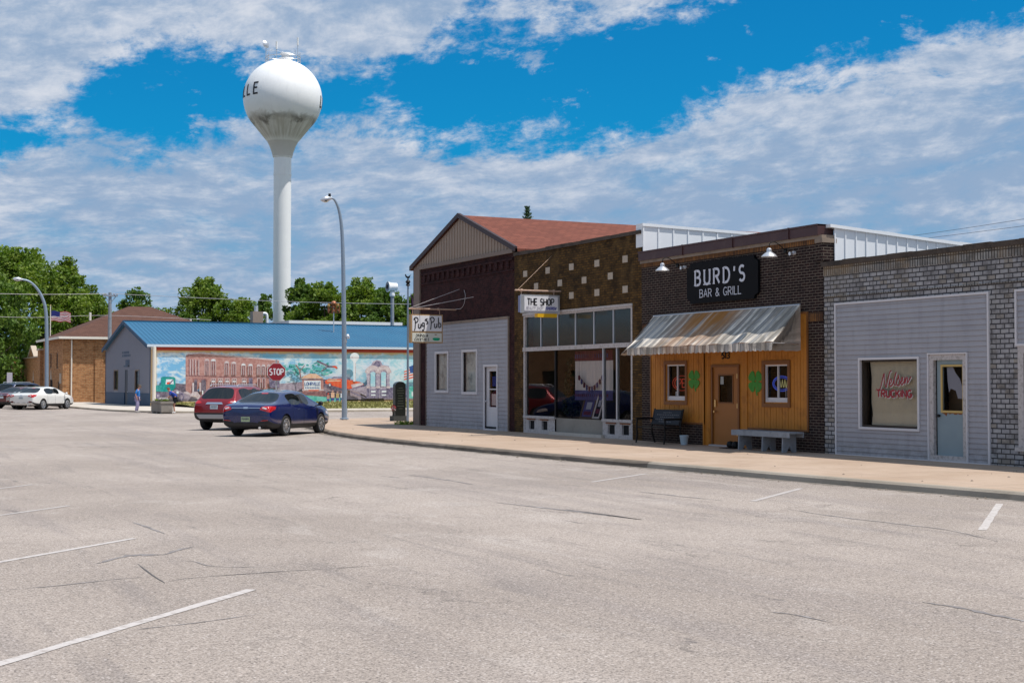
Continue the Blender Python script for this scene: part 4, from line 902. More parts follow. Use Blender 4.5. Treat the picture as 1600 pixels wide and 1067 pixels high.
# big black sign
sg = thing('bar_sign', 'black notched sign with white letters BURD\'S BAR & GRILL', 'sign', (21, 30.2, 3.85))
c_ = .13; a0, a1, b0, b1 = -31.79, -28.63, 3.86, 4.93
mb = MB(); pts = [(a0+c_*1.3, b0), (a1-c_*1.3, b0), (a1-c_*1.1, b0+c_*.6), (a1, b0+c_*1.1), (a1, b1-c_*1.1), (a1-c_*1.1, b1-c_*.6), (a1-c_*1.3, b1), (a0+c_*1.3, b1), (a0+c_*1.1, b1-c_*.6), (a0, b1-c_*1.1), (a0, b0+c_*1.1), (a0+c_*1.1, b0+c_*.6)]
mb.prism([FXp(u, v, .08) for u, v in pts], (-.07, 0, 0)); mb.build('sign_board', 'black_sign', sg)
mb = MB(); text(mb, "BURD'S", sub(FXp, -31.38, 4.34), 0, 0, .37, wid=2.20, w=.17, gap=.46, serif=.11, h0=.081, th=.008)
text(mb, 'BAR & GRILL', sub(FXp, -31.17, 4.01), 0, 0, .20, wid=1.84, w=.10, gap=.20, serif=.08, h0=.081, th=.008); mb.build('lettering', 'sign_letter', sg)
mb = MB()      # stencil breaks across the big letters
for u in (-31.33, -30.469, -30.034): mb = MB(); slab(mb, FXp, u, u+.016, 4.33, 4.72, .08, .0935); mb.build('stencil_gap', 'black_sign', sg)
for y, lb in ((32.33, 'galvanised gooseneck lamp over the left end of the bar sign'), (27.6, 'galvanised gooseneck lamp over the right end of the bar sign')):
    g = thing('gooseneck_lamp', lb, 'lamp', (20.5, y, 4.77), 0, 'barn lamps over the bar sign')
    mb = MB(); mb.lathe([(.19, 0), (.195, .012), (.15, .06), (.10, .10), (.065, .12), (.06, .19), (.03, .22), (0, .225)], (20.5, y, 4.77), 20); mb.build('lamp_shade', 'galv', g)
    mb = MB(); mb.tube(smooth_line([(20.5, y, 4.98), (20.52, y, 5.10), (20.66, y, 5.14), (20.82, y, 5.06), (20.98, y, 4.94)], 5), .011, 8); mb.lathe([(0, -.03), (.05, -.03), (.05, .0), (0, 0)], (20.99, y, 4.94), 12, axis='x'); mb.build('arm', 'black_metal', g)
    mb = MB(); mb.lathe([(0, .01), (.04, .03), (.045, .07), (.03, .11)], (20.5, y, 4.75), 10); mb.build('bulb', 'paper', g)
for y, lb in ((31.95, 'small white floodlight on the bar wall near the left gooseneck lamp'), (27.25, 'small white floodlight on the bar wall near the right gooseneck lamp')):
    g = thing('wall_floodlight', lb, 'lamp', (21, y, 4.85), 0, 'small floodlights on the bar wall')
    mb = MB(); mb.lathe([(0, -.06), (.045, -.06), (.045, 0), (0, 0)], (20.99, y, 4.86), 10, axis='x'); mb.build('base', 'white_trim', g)
    mb = MB(); mb.lathe([(0, -.05), (.045, -.05), (.035, .03), (0, .05)], (20.88, y, 4.84), 10, axis='x'); mb.build('lamp_head', 'galv', g)
# awning
def awning_mat():
    m = bpy.data.materials.new('awning'); m.use_nodes = True; t = NT(m.node_tree); b = m.node_tree.nodes['Principled BSDF']
    p = t.n('ShaderNodeNewGeometry').outputs['Position']; x, y, z = t.xyz(p)
    q = t.m('ADD', y, t.m('MULTIPLY', t.noise(t.vec(y, z, 0.), 1.2, 3), .02))
    s = t.m('FRACT', t.m('DIVIDE', q, .325))
    c = t.mix(t.ramp(s, .40, .52), (.84, .76, .66), (.42, .40, .38)); c = t.mix(t.m('MULTIPLY', t.ramp(s, .90, .955), 1.), c, (.085, .095, .13))
    c = t.mix(t.m('MULTIPLY', t.ramp(s, .06, .0, 0., 1.), .5) if False else 0., c, c)
    st = t.noise(t.vec(t.m('MULTIPLY', y, 5.), t.m('MULTIPLY', z, .9), 0.), 1., 7, .65, .4)
    c = t.mix(t.m('MULTIPLY', t.ramp(st, .44, .62), .65), c, (.20, .175, .15))
    g = t.noise(t.vec(y, t.m('MULTIPLY', z, 1.), 3.), 1.1, 7, .65, .6)
    c = t.mix(t.m('MULTIPLY', t.ramp(g, .46, .62), .7), c, (.20, .18, .15))
    # rust wash running down the middle of the cloth
    ctr = t.ramp(t.m('ABSOLUTE', t.m('SUBTRACT', y, 30.5)), .5, 1.9, 1., 0.)
    hi = t.ramp(z, 2.75, 3.45, .45, 1.)
    r = t.m('MULTIPLY', t.m('MULTIPLY', ctr, hi), t.ramp(t.noise(t.vec(t.m('MULTIPLY', y, 3.5), t.m('MULTIPLY', z, .6), 6.), 1., 6, .6), .30, .52))
    c = t.mix(t.m('MULTIPLY', r, .95), c, (.36, .15, .035))
    t.l(c, b.inputs['Base Color']); b.inputs['Roughness'].default_value = .85; b.inputs['Specular IOR Level'].default_value = .08; M['awning'] = m
awning_mat()
aw = thing('awning', 'sagging rust-stained striped awning over the orange bar front', 'awning', (21, 30.3, 2.5))
mb = MB(); ya, yb, xf = 33.53, 27.03, 19.9; YF = lambda f, s: (33.53+(27.03-33.53)*f)-.36*s; nu, nv = 72, 12; vs = []
for j in range(nv+1):
    s = j/nv
    for i in range(nu+1):
        f = i/nu; y = YF(f, s)
        sagg = .035*math.sin(math.pi*s)*(.5+.5*math.cos(f*math.pi*14))+.012*math.sin(f*37)*s
        vs.append((20.97+(xf-20.97)*s+sagg*.3, y, 3.62+(2.72-3.62)*s-sagg))
mb.add(vs, [(j*(nu+1)+i, j*(nu+1)+i+1, (j+1)*(nu+1)+i+1, (j+1)*(nu+1)+i) for j in range(nv) for i in range(nu)], 0, True)
mb.build('canopy', 'awning', aw)
mb = MB(); vs = []; nu = 200
for j in range(2):
    for i in range(nu+1):
        f = i/nu; y = YF(f, 1); wv = .012*math.sin(f*61)+.008*math.sin(f*23)
        vs.append((xf-.01+wv*j, y, 2.715 if j == 0 else 2.545-.028*abs(math.sin(f*math.pi*34))))
mb.add(vs, [(i, i+1, nu+2+i, nu+1+i) for i in range(nu)], 0, True); mb.build('valance', 'awning', aw)
for y in (ya, yb):
    mb = MB(); n = 10; top = [(20.97+(xf-20.97)*i/n, y-.36*i/n+.012*math.sin(i*1.7), 3.62+(2.72-3.62)*i/n) for i in range(n+1)]; bot = [(p[0], y+.01*math.sin(i*2.3), 2.545-.025*abs(math.sin(i*1.9))) for i, p in enumerate(top)]
    mb.add(top+bot, [(i, i+1, n+2+i, n+1+i) for i in range(n)], 0, True); mb.build('side_panel', 'awning', aw)
mb = MB(); mb.tube([(20.96, ya, 3.62), (20.96, yb, 3.62)], .02, 6); mb.tube([(xf+.02, ya-.36, 2.70), (xf+.02, yb-.36, 2.70)], .014, 6)
for y in (ya-.02, yb+.02, 30.3): mb.tube([(20.96, y, 2.70), (xf+.02, y-.36, 2.70)], .012, 6)
mb.build('frame', 'galv', aw)
# benches, bucket, scraper
bb = thing('black_bench', 'black metal bench with engraved backrest left of the orange door', 'bench', (20.45, 32.4, WZ))
bx, byl, byr = 20.62, 33.15, 31.75
mb = MB()
for i in range(5): mb.box(20.18+i*.09, 20.24+i*.09, byr, byl, WZ+.42, WZ+.445)
mb.build('seat', 'black_metal', bb)
mb = MB(); mb.hexa([(20.64, byr+.02, WZ+.50), (20.67, byr+.02, WZ+.50), (20.67, byl-.02, WZ+.50), (20.64, byl-.02, WZ+.50), (20.74, byr+.02, WZ+.90), (20.77, byr+.02, WZ+.90), (20.77, byl-.02, WZ+.90), (20.74, byl-.02, WZ+.90)]); bk = mb.build('backrest', 'bench_panel', bb)
fb = lambda u, v, h=0.: (20.64+.25*(v-WZ-.5)-h, -u, v)
mb = MB(); rr = random.Random(9); ring(mb, fb, -byl+.02, -byr-.02, WZ+.5, WZ+.9, .03, .0, .006, 0)
for k, (a, b) in enumerate(((.45, .80), (.15, 1.15), (.33, .95), (.12, 1.1), (.3, .9))):
    u = -byl+.06+a; v = WZ+.82-k*.062
    while u < -byl+.1+b: w_ = rr.uniform(.03, .10); mb.ribbon([(u+i*w_/6, v+(.012 if i % 2 else -.008)) for i in range(7)], .008, fb, 1, .001, .002); u += w_+.03
mb.build('engraving', ['black_metal', 'bench_text'], bk)
for y in (byl, byr):
    mb = MB(); mb.tube([(20.16, y, WZ), (20.20, y, WZ+.25), (20.18, y, WZ+.42), (20.2, y, WZ+.64)], .024, 6); mb.tube([(20.76, y, WZ), (20.66, y, WZ+.3), (20.67, y, WZ+.5), (20.77, y, WZ+.92)], .024, 6); mb.tube([(20.18, y, WZ+.42), (20.66, y, WZ+.43)], .02, 6); mb.tube([(20.16, y, WZ+.65), (20.72, y, WZ+.66)], .028, 6)
    mb.build('leg_frame', 'black_metal', bb)
gb = thing('wooden_bench', 'weathered grey plank bench right of the orange door', 'bench', (20.5, 27.6, WZ))
y0_, y1_ = 28.85, 26.55
mb = MB(); 
for i in range(2): mb.box(20.28+i*.19, 20.46+i*.19, y1_, y0_, WZ+.44, WZ+.48)
mb.build('seat', 'grey_wood', gb)
mb = MB(); mb.box(20.26, 20.28, y1_, y0_, WZ+.35, WZ+.475); mb.box(20.66, 20.68, y1_, y0_, WZ+.35, WZ+.475); mb.build('apron', 'grey_wood', gb)
for y in (28.55, 27.6, 26.82):
    mb = MB(); n = (0, -.04, 0)
    mb.prism([(20.27, y, WZ), (20.38, y, WZ), (20.47, y, WZ+.14), (20.56, y, WZ), (20.67, y, WZ), (20.65, y, WZ+.44), (20.29, y, WZ+.44)], (0, -.04, 0)); mb.build('leg', 'grey_wood', gb)
bk = thing('bucket', 'small pale bucket on the pavement beside the black bench', 'bucket', (20.6, 31.35, WZ))
mb = MB(); mb.lathe([(0, .01), (.085, .0), (.12, .23), (.128, .24), (.12, .25), (.108, .24), (.08, .03), (0, .03)], (20.55, 31.38, WZ), 18); mb.build('pail', 'bucket', bk)
mb = MB(); mb.tube([(20.55, 31.38+.12*math.cos(R_(a)), WZ+.24-.05*math.sin(R_(a))) for a in range(0, 181, 20)], .005, 5); mb.build('handle', 'galv', bk)
mb = MB(); mb.box(20.35, 20.75, 28.95, 29.5, WZ, WZ+.015); 
for y in (29.08, 29.30): mb.lathe([(0, .0), (.085, .02), (.10, .08), (.07, .15), (0, .17)], (20.55, y, WZ+.012), 12)
tag(mb.build('boot_brush', 'black_metal'), 'low dark boot brush on a mat at the left foot of the grey bench', 'boot brush')
# ================================================================== THE TRUCKING OFFICE (grey glazed brick)
nel = thing('office_building', 'grey glazed brick office with pale lap siding and a faded blue door', 'building', (21, 20, 0))
mb = MB(); pA = (-25.75, -21.1, 0., 3.55); pB = (-20.35, -14.0, 0.5, 3.56)
wall(mb, FXp, -26.2, -4, 0, 4.24, [pA, pB], .10)
mb.quad((21.3, 4, 4.5), (21.3, 26.2, 4.5), (21.3, 26.2, 3.6), (21.3, 4, 3.6)); mb.quad((21, 4, 0), (45, 4, 0), (45, 4, 4.4), (21, 4, 4.4)); mb.quad((45, 4, 0), (45, 26.2, 0), (45, 26.2, 4.2), (45, 4, 4.2))
mb.build('wall', 'brick_nel', nel)
mb = MB(); wall(mb, FXp, -26.2, -4, 4.24, 4.45, (), h=.012); mb.quad(FXp(-26.2, 4.24, 0), FXp(-4, 4.24, 0), FXp(-4, 4.24, .012), FXp(-26.2, 4.24, .012)); slab(mb, FXp, -26.2, -4, 3.74, 3.76, 0, .02); mb.build('soldier_course', 'soldier_nel', nel)
mb = MB(); rr = random.Random(8); y = 26.22
while y > 4: mb.box(20.94, 21.34, y-.745, y, 4.45, 4.565+rr.uniform(-.008, .008)); y -= .75
mb.build('coping', 'coping', nel)
mb = MB(); mb.quad((21.3, 4, 3.9), (45, 4, 3.7), (45, 26.1, 3.7), (21.3, 26.1, 3.9)); mb.build('roof', 'flat_roof', nel)
nw = (-24.93, -23.09, .80, 2.29); nd = (-22.70, -21.72, WZ+.04, 2.31)
mb = MB(); lap(mb, FXp, -25.75, -21.1, WZ-.02, 3.55, .108, [nw, (nd[0]-.06, nd[1]+.03, nd[2]-.2, nd[3]+.05)], .0); mb.build('siding', 'siding', nel)
mb = MB(); ring(mb, FXp, -25.79, -21.06, WZ-.03, 3.59, .045, 0, .04); mb.build('siding_trim', 'white_trim', nel)
mb = MB(); ring(mb, FXp, nw[0]-.045, nw[1]+.045, nw[2]-.045, nw[3]+.045, .05, -.02, .045, 0)
for a in (0,): slab(mb, FXp, nw[0], nw[1], nw[2], nw[2]+.05, -.2, -.02, 1); slab(mb, FXp, nw[0], nw[1], nw[3]-.05, nw[3], -.2, -.02, 1); slab(mb, FXp, nw[0], nw[0]+.05, nw[2]+.05, nw[3]-.05, -.2, -.02, 1); slab(mb, FXp, nw[1]-.04, nw[1], nw[2]+.05, nw[3]-.05, -.2, -.02, 1)
fr = mb.build('window', ['white_trim', 'door_brown'], nel)
glass_pane(fr, FXp, nw[0]+.04, nw[1]-.04, nw[2]+.04, nw[3]-.04, -.13)
mb = MB(); n = 40; P = [(nw[0]+.10+i*(nw[1]-nw[0]-.10)/n) for i in range(n+1)]
vv = [nw[2]+.02, nw[2]+.25, 1.35, 1.9, nw[3]]
mb.add([FXp(u+(.16*(1-min(1, (v-nw[2])/.4))*(1 if i == 0 else (-.3 if i == n else 0))), v, -.20+.006*math.sin(i*.9+v*3)+(.02*math.sin(v*9))) for v in vv for i, u in enumerate(P)], [(j*(n+1)+i, j*(n+1)+i+1, (j+1)*(n+1)+i+1, (j+1)*(n+1)+i) for j in range(len(vv)-1) for i in range(n)], 0, True)
mb.build('blind', 'blind', fr)
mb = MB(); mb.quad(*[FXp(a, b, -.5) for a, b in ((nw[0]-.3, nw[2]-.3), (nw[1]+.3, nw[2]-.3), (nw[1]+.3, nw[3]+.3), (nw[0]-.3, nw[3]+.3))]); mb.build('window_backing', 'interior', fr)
# painted lettering on the pane
mpn = lambda u, v, h=0.: FXp(-24.56+u, 1.60+v, -.125+h)
NEL = [[(.05,.02),(.12,.10),(.20,.36),(.235,.42)], [(.235,.42),(.235,.24),(.29,.08)], [(.29,.08),(.36,.30),(.42,.46),(.47,.47)],
       [(.39,.16),(.46,.22),(.46,.28),(.41,.25),(.40,.16),(.44,.11),(.51,.17)], [(.51,.17),(.60,.40),(.62,.45),(.565,.33),(.55,.17),(.60,.15),(.63,.19)],
       [(.61,.15),(.66,.28),(.695,.37),(.70,.30),(.735,.20),(.70,.13),(.635,.15)], [(.755,.20),(.81,.25),(.82,.32),(.78,.29),(.765,.20),(.80,.15),(.86,.22)], [(.865,.19),(.895,.32),(.885,.18),(.94,.32),(.97,.29),(.96,.20),(1.0,.23),(1.08,.34)]]
def nelsen(mb, du, dv, mi, w, h0):
    h = h0
    for pl in NEL: mb.ribbon([(p.x+du+.03, p.y*.92+dv) for p in smooth_line(pl, 5)], w, mpn, mi, h, .002); h += .0004
mb = MB(); nelsen(mb, .012, -.012, 1, .034, .001); nelsen(mb, 0, 0, 0, .024, .009)
text(mb, 'TRUCKING', sub(mpn, .02-.016+.03, -.145), 0, 0, .15, wid=1.10, w=.30, gap=.2, mi=1, h0=.001, th=.002); text(mb, 'TRUCKING', sub(mpn, .02, -.13), 0, 0, .15, wid=1.10, w=.27, gap=.2, mi=0, h0=.009, th=.002)
mb.ribbon([(-.02, .0), (.02, .06)], .012, mpn, 0, .01, .002)
mb.build('window_lettering', ['red_letter', 'white_letter'], fr)
# door
mb = MB(); ring(mb, FXp, nd[0]-.06, nd[1]+.04, nd[2]-.04, nd[3]+.06, .12, -.06, .02); mb.build('door_frame', 'peeling', nel)
mb = MB(); ring(mb, FXp, nd[0]-.09, nd[1]+.07, nd[2]-.05, nd[3]+.09, .03, .0, .05); mb.build('door_trim', 'white_trim', nel)
d0, d1 = nd[0]+.10, nd[1]-.06; dg2 = (-22.44, -21.85, 1.20, 2.12)
mb = MB(); wall(mb, FXp, d0, d1, nd[2]+.05, nd[3]-.06, [dg2], .04, h=-.05); dr = mb.build('door', 'doorblue', nel)
mb = MB(); ring(mb, FXp, dg2[0]-.035, dg2[1]+.035, dg2[2]-.035, dg2[3]+.035, .045, -.05, -.025); mb.build('glass_frame', 'yellow_frame', dr)
mb = MB(); rr = random.Random(3)
pts = [(dg2[0]-.03, dg2[2]-.036)]+[(dg2[0]-.03+i*.033, dg2[2]-.036-rr.choice([.008, .02, .03, .055])*(1.4 if i in (2, 3, 4, 15, 16) else .6)) for i in range(1, 19)]+[(dg2[1]+.03, dg2[2]-.036)]
mb.add([FXp(u, v, -.047) for u, v in pts], [tuple(range(len(pts)))]); mb.build('rust_stain', 'rust', dr)
glass_pane(dr, FXp, *dg2, -.07)
mb = MB(); mb.quad(*[FXp(a, b, -.4) for a, b in ((dg2[0]-.2, dg2[2]-.2), (dg2[1]+.2, dg2[2]-.2), (dg2[1]+.2, dg2[3]+.2), (dg2[0]-.2, dg2[3]+.2))], 0)
P = [(dg2[0]+.05, 2.10), (dg2[0]+.22, 2.11), (dg2[0]+.30, 1.98), (dg2[0]+.42, 1.86), (dg2[0]+.50, 1.66), (dg2[0]+.53, 1.45), (dg2[0]+.36, 1.46), (dg2[0]+.30, 1.62), (dg2[0]+.16, 1.66), (dg2[0]+.11, 1.58), (dg2[0]+.07, 1.80)]
mb.add([FXp(u, v, -.12) for u, v in P[::-1]], [tuple(range(len(P)))], 1); mb.build('door_backing', ['interior_wood', 'grey_letter'], dr)
mb = MB(); mb.lathe([(0, -.06), (.03, -.055), (.035, -.03), (.015, -.01), (.02, 0)], (21.05, 22.53, 1.10), 12, axis='x'); mb.build('door_handle', 'black_metal', dr)
mb = MB(); slab(mb, FXp, nd[0]+.06, nd[1]-.02, nd[2]-.02, nd[2]+.05, -.08, .01); mb.build('threshold', 'door_brown', nel)
# next shopfront, cut by the frame
mb = MB(); lap(mb, FXp, -20.35, -14.0, 2.52, 3.56, .108, (), .0); mb.build('siding', 'siding', nel)
mb = MB(); ring(mb, FXp, -20.38, -13.97, 2.49, 3.59, .045, 0, .04); mb.build('siding_trim', 'white_trim', nel)
mb = MB(); ring(mb, FXp, -20.33, -14.0, .5, 2.49, .14, -.1, .02); slab(mb, FXp, -20.38, -14, .46, .54, -.1, .07); w2 = mb.build('window', 'peeling', nel)
glass_pane(w2, FXp, -20.2, -14.1, .6, 2.4, -.06)
mb = MB(); mb.quad(*[FXp(a, b, -.3) for a, b in ((-20.4, .4), (-14, .4), (-14, 2.6), (-20.4, 2.6))]); mb.build('window_backing', 'pane_back', w2)
# ================================================================== THE MURAL BUILDING
YM = 100.5; FM = frameY(YM); XM = 21.5; FE = frameX(XM)
mur = thing('mural_building', 'long low building with blue metal roof and painted mural wall', 'building', (XM, 108, 0))
mb = MB(); x1 = 62.
wall(mb, FM, XM, x1, 0, 4.42); mb.quad((x1, YM, 0), (x1, 117.2, 0), (x1, 117.2, 4.42), (x1, YM, 4.42)); mb.quad((x1, 117.2, 0), (XM, 117.2, 0), (XM, 117.2, 4.42), (x1, 117.2, 4.42)); mb.build('wall', 'pipe_white', mur)
w_l, w_r, w_d = (-113.85, -112.1, 1.18, 2.80), (-105.85, -104.3, 1.15, 2.74), (-109.65, -108.45, .12, 2.75)
mb = MB(); wall(mb, FE, -117.2, -YM, 1.05, 4.42, [w_l, w_r, (w_d[0], w_d[1], 1.05, w_d[3])], .12)
mb.add([FE(-117.2, 4.42), FE(-YM, 4.42), FE(-108.85, 6.30)], [(0, 1, 2)])
for i in range(56):
    u = -117.1+i*.3; top = 4.42+1.88*(1-abs(u+108.85)/8.35)-.03
    bot = 1.05
    for q in (w_l, w_r, w_d):
        if q[0]-.03 < u < q[1]: bot = q[3]
    slab(mb, FE, u, u+.03, bot, top, 0, .02)
mb.build('end_wall', 'grey_panel', mur)
mb = MB(); wall(mb, FE, -117.2, -YM, 0, 1.05, [(w_d[0], w_d[1], 0, 1.05)], .12, h=.02); slab(mb, FE, -117.2, -117.1, 0, 4.3, 0, .05); slab(mb, FE, -YM-.1, -YM, 1.05, 4.4, 0, .05); mb.build('wainscot', 'navy', mur)
mb = MB(); slab(mb, FE, w_d[0], w_d[1], .1, w_d[3], -.1, -.04); dr = mb.build('door', 'navy_dark', mur)
mb = MB(); mb.lathe([(0, -.05), (.04, -.04), (.04, 0), (0, 0)], (XM+.03, 108.6, 1.1), 8, axis='x'); mb.build('door_handle', 'galv', dr)
for w in (w_l, w_r):
    mb = MB(); ring(mb, FE, *w, .09, -.06, .03); fr = mb.build('window', 'tan_trim', mur); glass_pane(fr, FE, w[0]+.08, w[1]-.08, w[2]+.08, w[3]-.08, -.08)
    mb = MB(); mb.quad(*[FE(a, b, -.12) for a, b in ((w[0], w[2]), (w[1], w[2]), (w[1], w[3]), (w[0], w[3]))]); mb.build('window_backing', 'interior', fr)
mb = MB()
for j, (n, z) in enumerate(((5, 3.98), (6, 3.74))):
    for i in range(n): slab(mb, FE, -110.6+i*.55, -110.6+i*.55+.38, z, z+.17, 0, .015)
slab(mb, FE, -110.0, -107.9, 2.98, 3.10, 0, .015); slab(mb, FE, -109.3, -108.5, 3.10, 3.5, 0, .015); slab(mb, FE, -108.4, -107.9, 2.98, 3.5, 0, .015)
mb.build('wall_lettering', 'navy', mur)
mb = MB(); yr, ze, zr = 108.85, 4.40, 6.34
roof_gable(mb, XM-.3, x1+.3, YM-.12, yr, 117.32, ze-.02, zr, .09)
k = int((x1-XM)/.30)
for i in range(k+2):
    x = XM-.28+i*.30
    for ya, sg_ in ((YM-.12, 1), (117.32, -1)):
        mb.hexa([(x, ya, ze+.06), (x+.05, ya, ze+.06), (x+.05, yr, zr+.09), (x, yr, zr+.09), (x, ya, ze+.092), (x+.05, ya, ze+.092), (x+.05, yr, zr+.112), (x, yr, zr+.112)])
mb.box(XM-.32, x1+.3, yr-.18, yr+.18, zr+.10, zr+.14)
roof = mb.build('roof', 'roof_blue', mur)
mb = MB(); mb.box(XM-.3, x1+.3, YM-.22, YM-.122, ze-.10, ze+.07); mb.build('gutter', 'gutter', roof)
mb = MB()
for (a, b) in (((YM-.12, ze-.04), (yr, zr-.02)), ((117.32, ze-.04), (yr, zr-.02))):
    mb.hexa([(XM-.34, a[0], a[1]-.14), (XM-.28, a[0], a[1]-.14), (XM-.28, b[0], b[1]-.14), (XM-.34, b[0], b[1]-.14), (XM-.34, a[0], a[1]+.12), (XM-.28, a[0], a[1]+.12), (XM-.28, b[0], b[1]+.14), (XM-.34, b[0], b[1]+.14)])
mb.build('rake_trim', 'navy', roof)
vx = PY(401, 500, 109.6).x
vt = mb = MB(); c = PY(393, 500, 109.6).x; d = PY(409, 500, 109.6).x; mb.box(c, d, 109.2, 110.0, 6.1, PY(400, 487, 109.6).z); rv = mb.build('roof_ventilator', 'tan_metal', roof)
zt_ = PY(400, 487, 109.6).z; mb = MB(); mb.tube([(vx-.05, 109.6, zt_), (vx-.05, 109.6, zt_+.45)], .16, 12)
mb.tube(smooth_line([(d, 109.6, zt_-.15), (d+.25, 109.6, zt_-.12), (d+.42, 109.6, zt_-.3), (d+.42, 109.6, 6.2)], 4), .11, 10, 1); mb.build('pipe', ['galv', 'white_paint'], rv)
mb = MB(); mb.tube([(21.72, YM-.12, .1), (21.72, YM-.12, 4.3)], .13, 10); mb.build('downpipe', 'pipe_white', mur)
# --- the painted mural: flat colour shapes on the wall, drawn in wall metres
def muralmats():
    m = bpy.data.materials.new('mural_sky'); m.use_nodes = True; t = NT(m.node_tree); b = m.node_tree.nodes['Principled BSDF']
    p = t.n('ShaderNodeNewGeometry').outputs['Position']; x, y, z = t.xyz(p); v = t.vec(t.m('MULTIPLY', x, .8), t.m('MULTIPLY', z, 1.3), 0.)
    n1 = t.noise(v, .9, 7, .65, .5); n2 = t.noise(v, 2.8, 6, .65, .5)
    s = t.ramp(x, 24, 44); blue = t.mix(s, (.20, .50, .80), (.45, .74, .80)); c = t.mix(t.ramp(t.m('ADD', n1, t.m('MULTIPLY', t.m('SUBTRACT', n2, .5), .5)), .42, .62), blue, (.80, .86, .90))
    c = t.mix(t.m('MULTIPLY', t.ramp(n2, .5, .7), .3), c, (.35, .68, .78))
    bd = t.m('ADD', z, t.m('MULTIPLY', t.m('SUBTRACT', t.noise(t.vec(x, 0., 0.), 1.4, 5, .6), .5), .55))
    c = t.mix(t.ramp(bd, 3.80, 4.02), c, (.72, .46, .22))
    bl = t.m('ADD', x, t.m('MULTIPLY', t.m('SUBTRACT', t.noise(t.vec(z, 0., 0.), 1.4, 5, .6), .5), .5)); c = t.mix(t.ramp(bl, 21.80, 22.0, 1., 0.), c, (.72, .50, .27))
    t.l(c, b.inputs['Base Color']); b.inputs['Roughness'].default_value = .8; M['mural_sky'] = m
muralmats()
def paint(name, c, c2, s=4., k=.5):
    m = bpy.data.materials.new(name); m.use_nodes = True; t = NT(m.node_tree); b = m.node_tree.nodes['Principled BSDF']
    p = t.n('ShaderNodeNewGeometry').outputs['Position']; n = t.noise(p, s, 7, .68, .6)
    t.l(t.mix(t.ramp(n, k-.1, k+.1), c, c2), b.inputs['Base Color']); b.inputs['Roughness'].default_value = .8; M[name] = m; return name
PM = ['mural_sky', paint('p_brick', (.46, .21, .19), (.60, .33, .30)), paint('p_brickdk', (.22, .10, .11), (.40, .20, .20)), paint('p_pale', (.78, .68, .70), (.60, .46, .48)),
      paint('p_teal', (.0, .25, .24), (.02, .38, .34)), paint('p_dark', (.10, .08, .12), (.24, .19, .24)), paint('p_road', (.34, .27, .34), (.50, .42, .50)), paint('p_green', (.08, .45, .38), (.22, .62, .54)),
      paint('p_tree', (.03, .32, .34), (.14, .52, .50), 6), paint('p_red', (.80, .07, .025), (.85, .16, .06)), paint('p_stone', (.38, .31, .42), (.62, .55, .62), 5), paint('p_stonedk', (.12, .10, .18), (.32, .27, .38), 6),
      paint('p_white', (.88, .90, .92), (.78, .82, .88)), paint('p_ochre', (.72, .54, .30), (.55, .38, .18), 3), paint('p_blue', (.02, .07, .28), (.05, .12, .36)), paint('p_skin', (.55, .28, .22), (.6, .36, .3)), paint('p_orange', (.80, .44, .28), (.85, .58, .42)), 'navy']
mb = MB(); L_ = [0.]
def mu(px, py): p = PY(px, py, YM); return (p.x, p.z)
def pp(mi, *pts): L_[0] += .0012; polys(mb, [(mi, .01+L_[0], [mu(*p) for p in pts])], FM)
def pr(mi, x0, y0, x1, y1): pp(mi, (x0, y0), (x1, y0), (x1, y1), (x0, y1))
def pl(mi, pts, w): L_[0] += .0012; mb.ribbon([mu(*p) for p in pts], w, FM, mi, .01+L_[0], .001)
def pe(mi, cx, cy, rx, ry, n=16, a0=0, a1=360): pp(mi, *[(cx+rx*math.cos(R_(a0+(a1-a0)*i/n)), cy-ry*math.sin(R_(a0+(a1-a0)*i/n))) for i in range(n if a1-a0 == 360 else n+1)])
mb.quad(FM(XM, .0, .01), FM(x1, .0, .01), FM(x1, 4.12, .01), FM(XM, 4.12, .01), 0)
pp(13, (236, 624), (300, 627), (420, 629), (560, 625), (700, 624), (700, 632), (236, 637))                     # ochre foot of the wall
pp(5, (238, 606), (262, 598), (290, 600), (320, 616), (330, 626), (238, 628))                      # scrub behind the truck
pp(6, (275, 608), (312, 624), (420, 627), (430, 600), (545, 590), (575, 606), (700, 606), (700, 624), (330, 627), (262, 624), (240, 624))
pp(3, (286, 613), (296, 610), (330, 624), (318, 627))
# courthouse
pp(2, (290, 557), (294, 552), (313, 550), (432, 562), (432, 567), (313, 556), (294, 559))
pp(1, (290, 557), (312, 552), (312, 606), (300, 616), (290, 610)); pp(1, (312, 552), (436, 563), (436, 606), (312, 618))
pp(3, (290, 556), (293, 552), (312, 550), (436, 562), (436, 564), (312, 552.5), (294, 554))
pp(2, (290, 586), (312, 587), (436, 590), (436, 591), (312, 588.5), (290, 587.5))
for x in (294.5, 298.5, 303, 308): pr(2, x, 562, x+2, 586); pl(3, [(x+2.6, 561), (x+2.6, 586)], .05)
for x, w_, y in ((320.5, 5.4, 561.5), (330, 6.4, 561.5), (351.5, 5, 565), (362, 5.8, 566), (377.5, 5.4, 568.5), (388, 5.6, 569), (402, 3.6, 570), (409, 4.4, 570), (417.5, 4, 570)):
    pr(3, x-.9, y+1, x+w_+.9, 586); pe(3, x+w_/2, y+1.5, w_/2+.9, 2.6, 10, 0, 180); pr(2, x, y+2.4, x+w_, 586)
    if x in (330, 377.5, 388): pe(12, x+w_/2, y+2.6, w_/2, 2.6, 10, 0, 180)
    pl(3, [(x+w_/2, y+4), (x+w_/2, 586)], .03)
